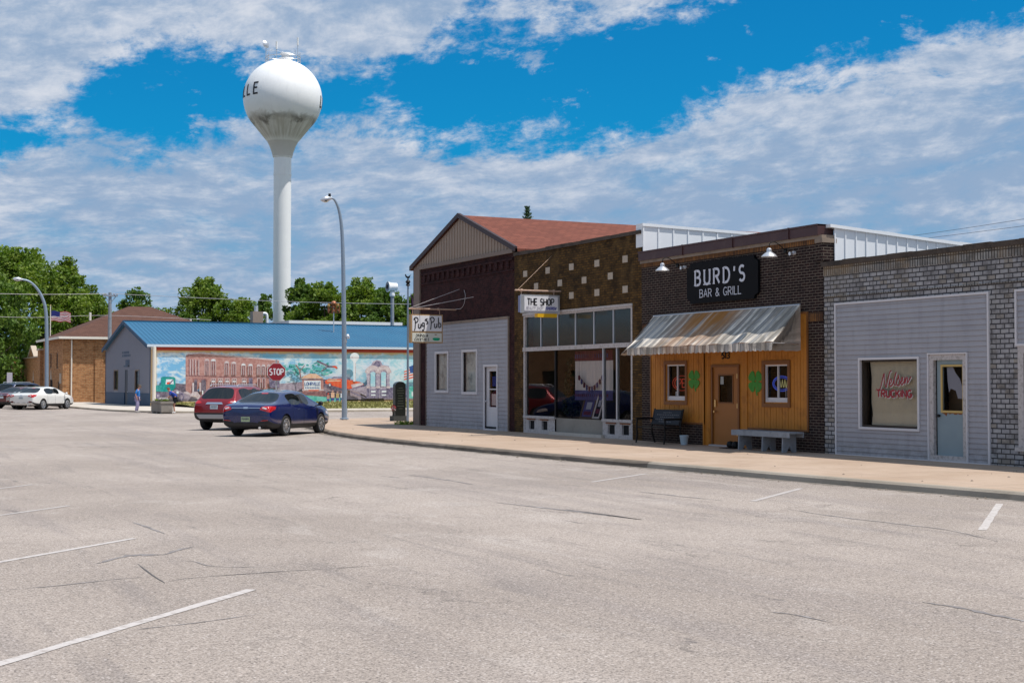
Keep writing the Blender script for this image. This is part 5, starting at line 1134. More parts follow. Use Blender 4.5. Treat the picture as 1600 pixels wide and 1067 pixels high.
for x, w_ in ((303, 4.5), (314, 7)): pr(5, x, 596, x+w_, 612); pe(5, x+w_/2, 596, w_/2, 3, 10, 0, 180); pl(3, [(x-1.6, 598), (x-1.6, 612)], .12); pl(2, [(x-1+(w_+2)*.5*(1+math.cos(R_(a))), 596-4.2*math.sin(R_(a))) for a in range(180, -1, -20)], .08)
pr(5, 321, 596, 321.5, 612)
for x in (330, 341, 351.5, 362.5, 378): pr(3, x-.8, 591, x+6.6, 604); pr(2, x, 592, x+5.8, 604); pr(12, x+.6, 594.5, x+5.2, 597); pl(3, [(x+2.9, 592), (x+2.9, 604)], .03)
pr(11, 388, 590.5, 394, 604)
for x in (402, 409.5): pr(3, x-.8, 590.5, x+4.4, 606); pr(2, x, 591.5, x+3.6, 606)
pp(11, (419, 592), (436, 592), (436, 606), (421, 606))
pp(3, (300, 612), (308, 612), (312, 618), (296, 619)); pr(12, 315, 610, 317, 618)
# green truck
pp(4, (239, 603), (251, 601), (251, 590), (253.5, 588.5), (271, 589), (273.5, 591), (273.5, 605), (268, 612), (252, 612), (239, 611)); pp(12, (259, 592.5), (270, 592.5), (271, 600), (258, 600.5)); pp(9, (260, 597), (266, 596.5), (266, 600), (260, 600.3)); pl(11, [(264, 600), (270, 593)], .08)
for i in range(5): pl(8, [(240+i*2.6, 602.5), (240+i*2.6, 611)], .05)
pp(5, (240, 612), (273, 612), (285, 617), (286, 622), (240, 622)); pe(11, 283, 620, 4.3, 6); pe(6, 283, 620, 2.2, 3.3); pe(11, 246, 618, 3.5, 5); pe(6, 246, 618, 1.6, 2.4); pr(12, 275, 611, 278.5, 615)
# trees left of the pole
rg = random.Random(12)
for cx, cy, rx, ry, n in ((452, 573, 12, 6, 26), (470, 575, 12, 8, 26), (462, 582, 8, 6, 14), (500, 572, 13, 9, 34), (508, 580, 9, 7, 16), (492, 579, 9, 6, 14)):
    for _ in range(n):
        a, r = rg.uniform(0, 6.28), rg.uniform(0, 1)**.5; x, y = cx+rx*r*math.cos(a), cy+ry*r*math.sin(a); w_, h_ = rg.uniform(1.2, 3.6), rg.uniform(.7, 2.0)
        pp(rg.choice((8, 8, 7)), (x-w_, y+h_*.3), (x-w_*.3, y-h_), (x+w_*.8, y-h_*.4), (x+w_, y+h_*.6), (x-w_*.2, y+h_))
pl(2, [(468, 590), (466, 578), (460, 570)], .09); pl(2, [(466, 580), (474, 571)], .06); pl(5, [(493, 564), (504, 569), (512, 573), (522, 573), (525, 576)], .14); pl(5, [(500, 580), (508, 574), (516, 572.5)], .07)
pp(9, (516, 572), (523, 571.5), (525.5, 574.5), (523, 576))
# town sign
pp(16, (468, 591), (474, 587), (482, 583.5), (492, 584), (500, 589), (504, 591.5)); pp(1, (470, 592), (503, 592), (504, 617), (471, 618)); pp(2, (470, 592), (503, 592), (503, 594), (470, 594)); pp(12, (473, 594.5), (499, 594.5), (499, 608), (473, 608)); pp(3, (470, 608), (503, 608), (504, 610), (470, 610)); pp(9, (480, 609), (496, 609), (496, 610.5), (480, 610.5))
pp(2, (470, 612), (507, 611), (508, 619), (472, 620))
for yy, nn in ((605.5, 9),):
    for i in range(nn): x = 474.5+i*2.6; pl(14, [(x, yy-.8), (x+.6, yy+.8), (x+1.2, yy-.6), (x+1.8, yy+.6)], .03)
p0, p1 = mu(474.2, 601.8), mu(498, 597); L_[0] += .002
text(mb, 'LOHRVILLE', sub(FM, p0[0], p0[1]), 0, 0, p1[1]-p0[1], wid=p1[0]-p0[0], w=.15, mi=14, h0=.01+L_[0], th=.001)
pp(7, (455, 619), (470, 617), (508, 620), (508, 629), (485, 631), (450, 629)); pp(7, (508, 622), (535, 620), (535, 626), (508, 629))
# convertible
pp(5, (505, 599), (540, 606), (545, 609), (520, 612), (503, 604)); pp(9, (506, 594.5), (512, 591.5), (534, 592), (545, 594), (560, 596.5), (566, 600), (563, 605), (545, 608), (530, 606), (512, 601), (506, 599)); pp(16, (508, 594), (530, 594), (530, 595.5), (510, 596)); pl(11, [(516, 592), (519, 589.5), (540, 590)], .10)
pp(3, (546, 601), (564, 597), (565, 601), (548, 606.5)); pl(11, [(545, 609), (565, 603)], .14); pl(12, [(549, 604), (562, 600.5)], .05); pe(5, 513, 601.5, 2.6, 3.2); pe(12, 513, 601.5, 1.2, 1.5); pl(16, [(512, 592.5), (524, 592.8)], .05)
# four children
for x, c, y, s in ((510.5, 15, 615, 1), (517.5, 16, 611, 1.3), (525, 13, 612.5, 1.15), (532, 12, 612.5, 1.1)):
    pe(15 if c != 15 else 9, x, y, 1.2*s, 1.3*s, 10); pp(c, (x-2*s, y+2), (x+2*s, y+2), (x+2.2*s, y+8*s), (x-2.2*s, y+8*s)); pp(14, (x-2*s, y+8*s), (x+2*s, y+8*s), (x+2*s, y+11*s), (x-2*s, y+11*s)); pl(15, [(x-1, y+11*s), (x-1, y+14*s)], .05); pl(15, [(x+1, y+11*s), (x+1, y+14*s)], .05)
# painted water tower
pe(12, 551.5, 558, 7.2, 6.8); pp(12, (545.5, 561), (557.5, 561), (552.6, 567), (550.4, 567)); pl(12, [(551.5, 566), (551.5, 596)], .20); pl(3, [(544.5, 558.5), (558.5, 558.5)], .08); pl(3, [(552.8, 567), (552.8, 596)], .05)
# stone arches
pp(10, (569, 579), (573, 573), (577, 571), (580, 565), (586, 562), (592, 564), (595, 570), (605, 572), (606, 578), (606.5, 622), (570, 622), (568, 605), (571, 600)); pp(11, (578, 572), (583, 566), (586, 563.5), (591, 566), (592, 571), (596, 574), (588, 578), (580, 576))
for cx in (580, 596.5):
    pl(3, [(cx+9*math.cos(R_(a)), 583-8.5*math.sin(R_(a))) for a in range(180, -1, -15)], .35); pe(0, cx, 584, 4.1, 3, 10, 0, 180); pr(0, cx-4, 584, cx+4, 603.5); pl(11, [(cx+4.4, 584), (cx+4.4, 604)], .08); pl(11, [(cx-4.4, 584), (cx-4.4, 604)], .06)
    pr(11, cx-5, 608, cx+5, 622); pr(12, cx-3, 610, cx+4, 613); pr(12, cx-3, 616, cx+4, 618)
for x in (572, 588, 604): pr(3, x-3, 603, x+3, 606.5); pr(11, x-2, 607, x+2, 622)
pp(6, (540, 609), (570, 603), (570, 619), (556, 612)); pp(11, (606, 606), (620, 603), (634, 607), (634, 621), (606, 622)); pl(11, [(545, 612), (557, 617), (570, 622)], .08)
# flag on the right
pp(12, (629, 578), (640, 572), (660, 570), (660, 592), (634, 594)); 
for i in range(4): pp(9, (628, 580+i*4), (645, 575+i*4.2), (660, 574+i*4.4), (660, 576+i*4.4), (645, 577+i*4.2), (628, 582+i*4))
pp(14, (636, 573), (646, 569), (660, 568), (660, 581), (638, 583)); pp(7, (636, 604), (660, 601), (660, 622), (636, 622)); pp(12, (640, 612), (650, 612), (650, 619), (640, 619))
mb.build('mural', PM, mur)
mb = MB(); slab(mb, FM, XM+.3, x1, 4.06, 4.32, 0, .10 if False else .03); mb.build('red_band', 'red_band', mur)
# low flat-roofed building behind the blue roof
a, b, c = PY(478, 502, 124), PY(626, 508, 124), PY(452, 507, 124)
bh = thing('storage_building', 'low flat-roofed building with ribbed pale top behind the blue roof', 'building', ((a.x+b.x)/2, 128, 0))
mb = MB(); mb.box(c.x, b.x, 124, 134, 0, a.z-.3); 
for i in range(70): x = a.x+(b.x-a.x)*i/70; mb.box(x, x+.06, 123.95, 124, a.z-1.4, a.z-.3)
mb.build('wall', 'tan_trim', bh); mb = MB(); mb.box(c.x-.1, b.x+.1, 123.8, 134.2, a.z-.28, a.z+.05); mb.build('roof', 'white_paint', bh)
# buildings on the other side of the street (they show in the shop windows)
def west(name, label, y0, y1, h, m, x=-16.):
    o = thing(name, label, 'building', (x, (y0+y1)/2, 0)); mb = MB(); mp = lambda u, v, hh=0.: (x+hh, u, v); n = int((y1-y0)/5)
    hol = []
    for i in range(n): a = y0+i*(y1-y0)/n+1; hol += [(a, a+2.6, .8, 2.8)]+([(a+.3, a+1.2, 4.2, 5.8), (a+1.8, a+2.7, 4.2, 5.8)] if h > 7 else [])
    wall(mb, mp, y0, y1, 0, h, hol, .2); mb.quad((x, y1, 0), (x-15, y1, 0), (x-15, y1, h), (x, y1, h)); mb.quad((x-15, y0, 0), (x, y0, 0), (x, y0, h), (x-15, y0, h)); mb.quad((x, y0, h-.3), (x, y1, h-.3), (x-15, y1, h-.3), (x-15, y0, h-.3)); mb.quad((x-15, y1, 0), (x-15, y0, 0), (x-15, y0, h), (x-15, y1, h)); mb.build('wall', m, o)
    for q in hol: mb = MB(); mb.quad(*[mp(a, b, -.15) for a, b in ((q[0], q[2]), (q[1], q[2]), (q[1], q[3]), (q[0], q[3]))]); mb.build('window', 'car_glass', o)
    mb = MB(); mb.box(x-.3, x+.1, y0, y1, h, h+.2); mb.build('coping', 'stone_sill', o)
west('storefront_building', 'two-storey brick storefront row across the street, mirrored in the shop windows', 44, 74, 8.5, 'brick_shop')
west('storefront_building', 'long single-storey tan brick building across the street beyond the two-storey row', 92, 150, 6.5, 'brick_tan')
# ================================================================== BRICK BUILDINGS OF THE NEXT BLOCK
br_ = thing('brick_building', 'tan brick building with brown hip roof behind the grey end wall', 'building', (19.5, 130, 0))
FC = frameX(19.5); FD = frameY(125.)
eav = PY(101, 527, 125).z; xe = PY(345, 500, 131).x; rz_ = PY(210, 479, 131).z; nw_ = PX(68, 560, 19.5).y
hol = [(-133.2, -132.3, 3.1, 4.4), (-129.6, -128.7, 3.0, 4.4), (-133.3, -131.6, .2, 2.1), (-128.7, -127.7, .6, 1.9)]
mb = MB(); wall(mb, FC, -nw_, -125, 0, eav, hol, .2); wall(mb, FD, 19.5, xe, 0, eav); mb.quad((xe, 125, 0), (xe, nw_, 0), (xe, nw_, eav), (xe, 125, eav)); mb.quad((xe, nw_, 0), (19.5, nw_, 0), (19.5, nw_, eav), (xe, nw_, eav))
slab(mb, FD, 22.0, 22.7, 0, eav, 0, .12); slab(mb, FC, -125.6, -125.02, 0, eav-.3, 0, .15)
mb.build('wall', 'brick_tan', br_)
mb = MB(); o_ = .55; ym = (125+nw_)/2; hx = 6.5
A = [(19.5-o_, 125-o_, eav), (xe+o_, 125-o_, eav), (xe+o_, nw_+o_, eav), (19.5-o_, nw_+o_, eav), (19.5+hx, ym, rz_), (xe-hx, ym, rz_)]
mb.add(A, [(0, 1, 5, 4), (1, 2, 5), (2, 3, 4, 5), (3, 0, 4)]); mb.box(19.5-o_, xe+o_, 125-o_, nw_+o_, eav-.06, eav-.01); rf = mb.build('roof', 'shingle_brown', br_)
mb = MB(); mb.box(19.5-o_-.03, xe+o_+.03, 125-o_-.06, 125-o_, eav-.14, eav+.06); mb.box(19.5-o_-.06, 19.5-o_, 125-o_, nw_+o_, eav-.14, eav+.06); mb.build('gutter', 'pipe_white', br_)
mb = MB(); mb.tube([(19.5+.55+.0, 124.9, 0), (20.05, 124.9, eav-.2)], .06, 8); mb.build('downpipe', 'pipe_white', br_); mb = MB(); mb.tube([(xe-3.2, 129.5, rz_-2.2), (xe-3.2, 129.5, rz_-1.1)], .1, 8); mb.build('vent_pipe', 'pipe_white', rf); mb = MB(); q = PY(141, 490, 128); mb.tube([(q.x, 128, q.z-.6), (q.x, 128, q.z+.1)], .1, 8); mb.build('vent_pipe', 'pipe_white', rf)
for w in hol:
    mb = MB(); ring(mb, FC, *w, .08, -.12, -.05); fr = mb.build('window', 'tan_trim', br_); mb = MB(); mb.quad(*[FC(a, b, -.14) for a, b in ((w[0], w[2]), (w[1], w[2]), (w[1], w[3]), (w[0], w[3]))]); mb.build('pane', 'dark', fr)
mb = MB(); mb.prism([FC(-132.9, 2.1, .04), FC(-132.0, 2.1, .04), FC(-132.45, 3.0, .04)], (-.04, 0, 0)); slab(mb, FC, -127.5, -126.6, 1.7, 2.6, 0, .05); mb.build('stone_ornament', 'cream_block', br_)
an = thing('brick_annex', 'lower brown brick annex with stepped parapet left of the hip-roofed building', 'building', (19.9, 150, 0))
FN = frameX(20.3); ya_ = nw_+.8; yb_ = PX(28, 560, 20.3).y; za = PX(45, 560, 20.3).z
hl = [(-150.2, -149.0, .3, 2.0), (-144.2, -142.6, .6, 2.6)]
mb = MB(); wall(mb, FN, -yb_, -ya_, 0, za, hl, .2); wall(mb, frameY(ya_), 20.3, 32, 0, za); mb.quad((32, ya_, 0), (32, yb_, 0), (32, yb_, za), (32, ya_, za)); mb.quad((32, yb_, 0), (20.3, yb_, 0), (20.3, yb_, za), (32, yb_, za))
pz = PX(60, 548, 19.3).z; mb.box(19.2, 20.6, nw_+.1, nw_+1.6, 0, pz); mb.box(19.7, 20.6, yb_-.5, yb_+.6, 0, za+.2)
yg = (ya_+yb_)/2+1.5; mb.prism([FN(-yg-2.2, za, .02), FN(-yg+2.2, za, .02), FN(-yg, za+1.0, .02)], (-.4, 0, 0)); mb.build('wall', 'brick_tan', an)
mb = MB(); mb.box(19.1, 20.7, nw_, nw_+1.7, pz, pz+.18); mb.box(20.15, 20.6, ya_+1, yb_, za, za+.1); mb.box(19.6, 20.7, yb_-.6, yb_+.7, za+.2, za+.36)
for s_ in (-1, 1):
    a, b = (-yg+2.3*s_, za+.02), (-yg, za+1.08); mb.hexa([FN(a[0], a[1], -.45), FN(a[0], a[1], .08), FN(b[0], b[1], .08), FN(b[0], b[1], -.45), FN(a[0], a[1]+.16, -.45), FN(a[0], a[1]+.16, .08), FN(b[0], b[1]+.2, .08), FN(b[0], b[1]+.2, -.45)])
mb.prism([FN(-149.9, 2.0, .03), FN(-149.2, 2.0, .03), FN(-149.55, 3.0, .03)], (-.03, 0, 0)); mb.build('coping', 'cream_block', an)
mb = MB(); mb.quad((20.6, ya_, za-.3), (32, ya_, za-.3), (32, yb_, za-.3), (20.6, yb_, za-.3)); mb.build('roof', 'flat_roof', an)
for w in hl:
    mb = MB(); ring(mb, FN, *w, .08, -.12, -.05); fr = mb.build('window', 'tan_trim', an); mb = MB(); mb.quad(*[FN(a, b, -.14) for a, b in ((w[0], w[2]), (w[1], w[2]), (w[1], w[3]), (w[0], w[3]))]); mb.build('pane', 'dark', fr)
hs = thing('small_house', 'low house with brown roof beyond the brick annex at the left edge', 'house', (24, 170, 0))
mb = MB(); q = PX(10, 580, 20.8); mb.box(20.8, 31, yb_+3, yb_+16, 0, 3.0); mb.build('wall', 'tan_trim', hs)
mb = MB(); mb.add([(20.1, yb_+2.3, 3.0), (31.6, yb_+2.3, 3.0), (31.6, yb_+16.7, 3.0), (20.1, yb_+16.7, 3.0), (25.8, yb_+7, 4.7), (25.8, yb_+12, 4.7)], [(0, 1, 4), (1, 2, 5, 4), (2, 3, 5), (3, 0, 4, 5), (0, 3, 2, 1)]); mb.box(20.05, 31.65, yb_+2.25, yb_+16.75, 2.9, 3.0); mb.build('roof', 'shingle_brown', hs)
mb = MB(); mb.box(20.78, 20.8, yb_+5, yb_+7, .8, 2.2); mb.box(21.4, 23.4, yb_+2.98, yb_+3, .8, 2.1); mb.build('window', 'dark', hs)
sb = PD(15, 590, 128); s1 = thing('notice_board', 'white board on two posts at the left edge beyond the parked cars', 'sign', (sb.x, sb.y, 0))
mb = MB(); mb.box(sb.x-.22, sb.x+.22, sb.y-.03, sb.y+.03, PD(15, 601, 128).z, PD(15, 582, 128).z); mb.build('board', 'grey_letter', s1)
mb = MB(); [mb.box(sb.x+q-.02, sb.x+q+.02, sb.y+.031, sb.y+.06, 0, PD(15, 590, 128).z) for q in (-.18, .18)]; mb.build('post', 'galv', s1)
# ================================================================== WATER TOWER
tcx, tcy = 55.95, 181.6; twr = thing('water_tower', 'white ball-topped water tower with a dirt-streaked lower bowl', 'water tower', (tcx, tcy, 0))
def towermat():
    m = bpy.data.materials.new('tower_white'); m.use_nodes = True; t = NT(m.node_tree); b = m.node_tree.nodes['Principled BSDF']
    oc = t.n('ShaderNodeTexCoord').outputs['Object']; x, y, z = t.xyz(oc); ang = t.m('ARCTAN2', y, x)
    st = t.noise(t.vec(t.m('MULTIPLY', ang, 9.), t.m('MULTIPLY', z, .35), 0.), 1., 7, .65, .4); bl = t.noise(oc, .55, 6, .62, .4)
    zz = t.m('ADD', z, t.m('MULTIPLY', t.m('SUBTRACT', bl, .5), 2.6))
    band = t.m('MULTIPLY', t.ramp(zz, 36.0, 37.3, 1., 0.), t.ramp(z, 33.4, 34.4))
    c = t.mix(t.m('MULTIPLY', t.ramp(t.noise(oc, .7, 6, .6), .4, .7), .18), (.90, .90, .90), (.72, .73, .75))
    c = t.mix(t.m('MULTIPLY', t.ramp(st, .5, .75), .16), c, (.52, .52, .54))
    c = t.mix(t.m('MULTIPLY', band, t.ramp(st, .30, .62, .30, .66)), c, (.33, .285, .22)); 
    rim = t.m('MULTIPLY', t.ramp(zz, 35.6, 36.1), t.ramp(zz, 36.4, 37.2, 1., 0.)); c = t.mix(t.m('MULTIPLY', t.m('MULTIPLY', rim, t.ramp(z, 34.8, 35.2)), t.ramp(bl, .42, .62, .2, .8)), c, (.075, .065, .06))
    col = t.m('MULTIPLY', t.ramp(z, 31.6, 31.75), t.ramp(z, 33.5, 33.8, 1., 0.)); c = t.mix(t.m('MULTIPLY', col, .55), c, (.40, .35, .29))
    t.l(c, b.inputs['Base Color']); b.inputs['Roughness'].default_value = .4; M['tower_white'] = m
towermat()
SR, SZ = 5.18, 39.35
mb = MB(); prof = [(1.15, 0), (1.15, 10), (1.15, 29.2), (1.19, 29.2), (1.19, 29.3), (1.15, 29.3), (1.15, 31.6), (1.27, 31.6), (1.31, 31.75), (1.40, 32.15), (1.55, 32.6), (1.76, 33.15), (2.0, 33.62), (2.06, 33.7)]
prof += [(SR*math.cos(R_(a)), SZ+SR*math.sin(R_(a))) for a in range(-36, 88, 4)] + [(.3, SZ+SR)]
mb.lathe(prof, (tcx, tcy, 0), 64); mb.build('tank_and_column', 'tower_white', twr)
tocam = Vector((-tcx, -tcy, 0)).normalized(); rtv = Vector((-tocam.y, tocam.x, 0))   # to the right as seen from the street
def sph(u, v, h=0.): a, e = u/SR, v/SR; d = tocam*math.cos(a)+rtv*math.sin(a); return (tcx+d.x*(SR+h)*math.cos(e), tcy+d.y*(SR+h)*math.cos(e), SZ+(SR+h)*math.sin(e))
if (Vector(sph(1, 0))-Vector((tcx, tcy, SZ))).dot(RT) < 0: rtv = -rtv
mb = MB(); sp = R_(16)*SR
for s_, a0_, v0_ in (('LOHRVILLE', R_(-42)*SR-8*sp-.38, -.10), ('LOHRVILLE', R_(76)*SR-.3, -1.15)):
    for i, ch in enumerate(s_):
        text(mb, ch, sph, a0_+i*sp+(.35 if ch == 'I' else 0), v0_, 1.45, w=.15, h0=.02, th=.03, sx=.98)
mb.build('lettering', 'black_letter', twr)
zt3 = SZ+SR
mb = MB(); mb.lathe([(.9, -.15), (.9, .25), (.55, .3), (.55, .75), (.8, .78), (.75, .95), (.3, 1.05), (0, 1.06)], (tcx+.35, tcy-.1, zt3), 20); mb.build('vent_hatch', 'white_paint', twr)
mb = MB(); u_ = RT
def tp(a, b, z): return (tcx+RT.x*a+tocam.x*b, tcy+RT.y*a+tocam.y*b, zt3+z)
pts_ = [tp(2.3*math.cos(R_(a)), 1.6*math.sin(R_(a)), .45) for a in range(0, 361, 30)]; mb.tube(pts_, .05, 6, caps=False)
pts_ = [tp(2.3*math.cos(R_(a)), 1.6*math.sin(R_(a)), -.05) for a in range(0, 361, 30)]; mb.tube(pts_, .04, 6, caps=False)
for a in range(0, 360, 30): mb.tube([tp(2.3*math.cos(R_(a)), 1.6*math.sin(R_(a)), -.55), tp(2.3*math.cos(R_(a)), 1.6*math.sin(R_(a)), .45)], .035, 5)
mb.tube([tp(-2.2, 0, 1.3), tp(-.8, 0, 1.3)], .03, 5); mb.tube([tp(-.8, 0, 1.25), tp(.6, 0, 1.0)], .03, 5); mb.build('railing', 'galv', twr)
for a, lo, hi in ((-2.25, -.6, 1.7), (-1.9, -.6, .9), (-.85, -.2, 1.5), (1.6, -.4, 1.3), (1.95, -.6, 2.0), (2.25, -.6, .9)):
    mb = MB(); mb.tube([tp(a, .4, lo), tp(a, .4, hi)], .05, 6); am = mb.build('antenna_mast', 'galv', twr)
    if a in (-.85, 1.95): mb = MB(); mb.tube([tp(a, .45, hi-.1), tp(a, .45, hi+.9)], .13, 8); mb.build('antenna', 'white_paint', am)
    if a == -2.25:
        mb = MB(); mb.lathe([(0, .12), (.3, .08), (.44, -.04), (.46, -.04), (.31, .11), (0, .16)], (0, 0, 0), 20); d_ = (Matrix.Rotation(R_(25), 4, 'Z') @ Matrix.Rotation(R_(75), 4, 'X'))
        mb.v = [tuple(Vector(tp(a+.0, .5, 2.05))+d_ @ Vector(p)*1.25) for p in mb.v]; mb.build('dish', 'galv', am)
# ================================================================== STREET FURNITURE
def street_lamp(label, yp, pts, base_z, head, r0, r1, mat_='pole_galv'):
    P = [PY(x, y, yp) for x, y in pts]; P[0].z = base_z; P[0].x = P[1].x
    o = thing('street_lamp', label, 'street lamp', tuple(P[0])); mb = MB(); Q = smooth_line(P, 5); n = len(Q)
    mb.tube(Q, [r0+(r1-r0)*i/(n-1) for i in range(n)], 12); mb.build('pole', mat_, o)
    mb = MB(); mb.lathe([(0, 0), (.2, 0), (.2, .05), (.12, .07), (.11, .25), (0, .25)], tuple(P[0]), 16); mb.build('base_plate', mat_, o)
    a, b = PY(*head[0], yp), PY(*head[1], yp); d = b-a; mb = MB()
    mb.tube([a, a+d*.2, a+d*.45, a+d*.8, b], [.06, .09, .15, .11, .03], 12); mb.v = [(x, y, P_z) for x, y, P_z in mb.v]; hd = mb.build('lamp_head', 'galv', o)
    m_ = a+d*.55; mb = MB(); mb.lathe([(.13, 0), (.10, -.07), (0, -.1)], (m_.x, m_.y, m_.z-.06), 12); mb.build('lens', 'glass_dusty', hd)
    return o, P
lp, P = street_lamp('tall curved-arm street lamp on the corner pavement beside the pub', 60.05, [(538, 657), (538, 640), (537.6, 520), (536.3, 420), (534.3, 362), (530, 330), (523, 313), (516, 309)], .16, [(518, 309.5), (501, 313)], .13, .04)
mb = MB(); a = PY(515, 305, 60.05); mb.tube([(a.x, a.y, a.z-.1), (a.x, a.y, a.z+.06)], .06, 8); mb.build('photocell', 'black_metal', lp)
mb = MB(); a = PY(541, 526, 60.05); b_ = PY(538, 527, 60.05); mb.tube([b_, a], .03, 6); mb.lathe([(0, -.1), (.09, -.08), (.1, .02), (.05, .1), (0, .12)], (a.x+.05, a.y-.05, a.z), 10); mb.box(a.x-.1, a.x, a.y-.1, a.y, a.z-.28, a.z-.12); mb.build('security_camera', 'galv', lp)
mb = MB(); a = PY(541.5, 643, 60.05); mb.lathe([(0, 0), (.05, .01), (.05, .22), (0, .24)], (a.x, a.y, a.z-.1), 8); mb.build('junction_box', 'galv', lp)
street_lamp('curved-arm street lamp rising behind the white sedan', 108, [(73, 640), (73, 600), (73, 520), (71.5, 485), (66, 465), (57, 450), (46, 440), (34, 436.5)], .1, [(36, 436.8), (20, 435.5)], .16, .06)
# utility pole, wires
up_ = PY(172, 457, 122); o = thing('utility_pole', 'weathered wooden utility pole rising behind the grey end wall', 'utility pole', (up_.x, 122, 0))
mb = MB(); mb.tube([(up_.x, 122, 0), (up_.x, 122, up_.z)], [.2, .13], 10); mb.build('pole', 'grey_wood', o)
mb = MB(); mb.box(up_.x-.6, up_.x+.6, 121.8, 121.9, up_.z-.35, up_.z-.22); mb.tube([(up_.x-.5, 121.85, up_.z-.3), (up_.x, 121.9, up_.z-.9)], .03, 5); mb.tube([(up_.x+.5, 121.85, up_.z-.3), (up_.x, 121.9, up_.z-.9)], .03, 5); ca = mb.build('crossarm', 'grey_wood', o)
for q in (-.55, -.3, .3, .55): mb = MB(); mb.lathe([(0, 0), (.04, 0), (.06, .06), (.03, .13), (0, .14)], (up_.x+q, 121.85, up_.z-.22), 8); mb.build('insulator', 'grey_letter', ca)
def wire(label, pts, r=.02, m='wire'):
    mb = MB(); mb.tube(smooth_line([PD(*p) for p in pts], 6), r, 5); tag(mb.build('overhead_wire', m), label, 'wire')
wire('thin overhead wire from the left edge to the utility pole', [(-40, 458, 120), (60, 460, 121), (168, 459, 124)])
wire('thin pale overhead wire crossing behind the water tower column and the lamp', [(176, 459, 124), (300, 465, 122), (441, 471, 120), (560, 474, 118), (700, 476, 116)])
wire('lower overhead wire crossing the left trees at flag height', [(-40, 494, 130), (60, 496, 130), (170, 493, 130), (330, 500, 130)], .018)
wire('upper of the two dark wires over the right-hand roof', [(1370, 376, 70), (1500, 358, 60), (1640, 336, 52)], .008, 'wire_dark')
wire('lower of the two dark wires over the right-hand roof', [(1370, 382, 70), (1500, 366, 60), (1640, 348, 52)], .008, 'wire_dark')
# stop sign
p = PD(432, 581, 61.5); o = thing('stop_sign', 'red octagonal STOP sign above the parked cars', 'sign', (p.x, p.y, 0))
ang = math.atan2(p.x, p.y)*.75; du = Vector((math.cos(ang), -math.sin(ang), 0)); dn = Vector((-math.sin(ang), -math.cos(ang), 0))
fs = lambda u, v, h=0.: tuple(p+du*u+Vector((0, 0, v))+dn*h)
def octo(r, h, mi): mb.prism([fs(r*math.cos(R_(22.5+45*i)), r*math.sin(R_(22.5+45*i)), h) for i in range(8)], dn*.006, mi)
mb = MB(); octo(.41, 0, 1); octo(.385, .006, 0); mb.build('sign_face', ['stop_red' if False else 'red_letter', 'white_letter'], o)
mb = MB(); text(mb, 'STOP', sub(fs, -.29, -.125), 0, 0, .25, wid=.58, w=.19, gap=.22, h0=.008, th=.004); mb.build('lettering', 'sign_white', o)
mb = MB(); q = fs(0, 0, -.04); mb.box(q[0]-.03, q[0]+.03, q[1]-.0, q[1]+.04, .1, p.z+.52); mb.build('post', 'galv', o)
# flagpole with furled flag
def flag_cloth(mb, c, du, w, h, nu=18, nv=13, amp=.05, droop=.0, mi=None):
    vs = [(c[0]+du[0]*w*i/nu, c[1]+du[1]*w*i/nu+amp*math.sin(i*.75+j*.12)*(i/nu), c[2]-h*j/nv-droop*(i/nu)**1.6+amp*.5*math.sin(i*.6)) for j in range(nv+1) for i in range(nu+1)]
    k = len(mb.v); mb.v += vs
    for j in range(nv):
        for i in range(nu):
            a = k+j*(nu+1)+i; mb.f.append((a, a+1, a+nu+2, a+nu+1)); mb.sm.append(True); mb.mi.append(2 if (j < 7 and i < nu*.4) else (j % 2))
mat('flag_white', (.7, .68, .68), .8); mat('flag_red', (.50, .04, .05), .8); mat('flag_blue', (.02, .03, .20), .8)
p = PD(79, 478, 140); o = thing('flagpole', 'thin flagpole above the brick building at the far left', 'flagpole', (p.x, p.y, 0)); mb = MB(); mb.tube([(p.x, p.y, 0), (p.x, p.y, p.z)], [.07, .04], 8); mb.build('pole', 'pipe_white', o); mb = MB(); mb.lathe([(0, -.08), (.08, 0), (0, .08)], (p.x, p.y, p.z+.05), 8); mb.build('finial', 'brass', o)
q = PD(80, 486, 140); mb = MB(); flag_cloth(mb, q, RT, 1.85, .95, droop=.12, amp=.10); tag(mb.build('flag', ['flag_red', 'flag_white', 'flag_blue']), 'striped flag with blue canton flying above the brick building', 'flag')
p0 = PG(637, 661, .13); t_ = PY(637, 446, p0.y); p = Vector((p0.x, p0.y, 0))
o = thing('flagpole', 'tall grey flagpole with a bird finial at the pub corner', 'flagpole', (p.x, p.y, .13)); mb = MB(); mb.tube([(p.x, p.y, .13), (p.x, p.y, t_.z)], [.055, .035], 10); mb.build('pole', 'pole_galv', o)
mb = MB(); mb.lathe([(0, 0), (.10, .05), (.06, .12), (.11, .2), (.03, .3), (.02, .36)], (p.x, p.y, t_.z-.05), 10); z = t_.z+.30
mb.prism([tuple(Vector((p.x, p.y, z))+RT*a+Vector((0, 0, b))) for a, b in ((-.13, .13), (-.09, .03), (-.02, -.02), (.06, -.01), (.10, .10), (.14, .15), (.06, .10), (.0, .06), (-.06, .10), (-.09, .17))], FW*.03); mb.build('finial', 'black_metal', o)
mb = MB(); vs = []; nu, nv = 9, 18; a0 = PY(641.5, 458, p.y-.02)
for j in range(nv+1):
    s_ = j/nv; w_ = .03+.25*math.sin(min(1, s_*1.5)*math.pi/2)*(1-.45*max(0, s_-.75)/.25)
    for i in range(nu+1):
        f_ = i/nu; v_ = a0+RT*(w_*f_+.02*math.sin(s_*5))+FW*(.05*math.sin(f_*9+s_*2)); vs.append((v_.x, v_.y, a0.z-1.85*s_-.05*f_))
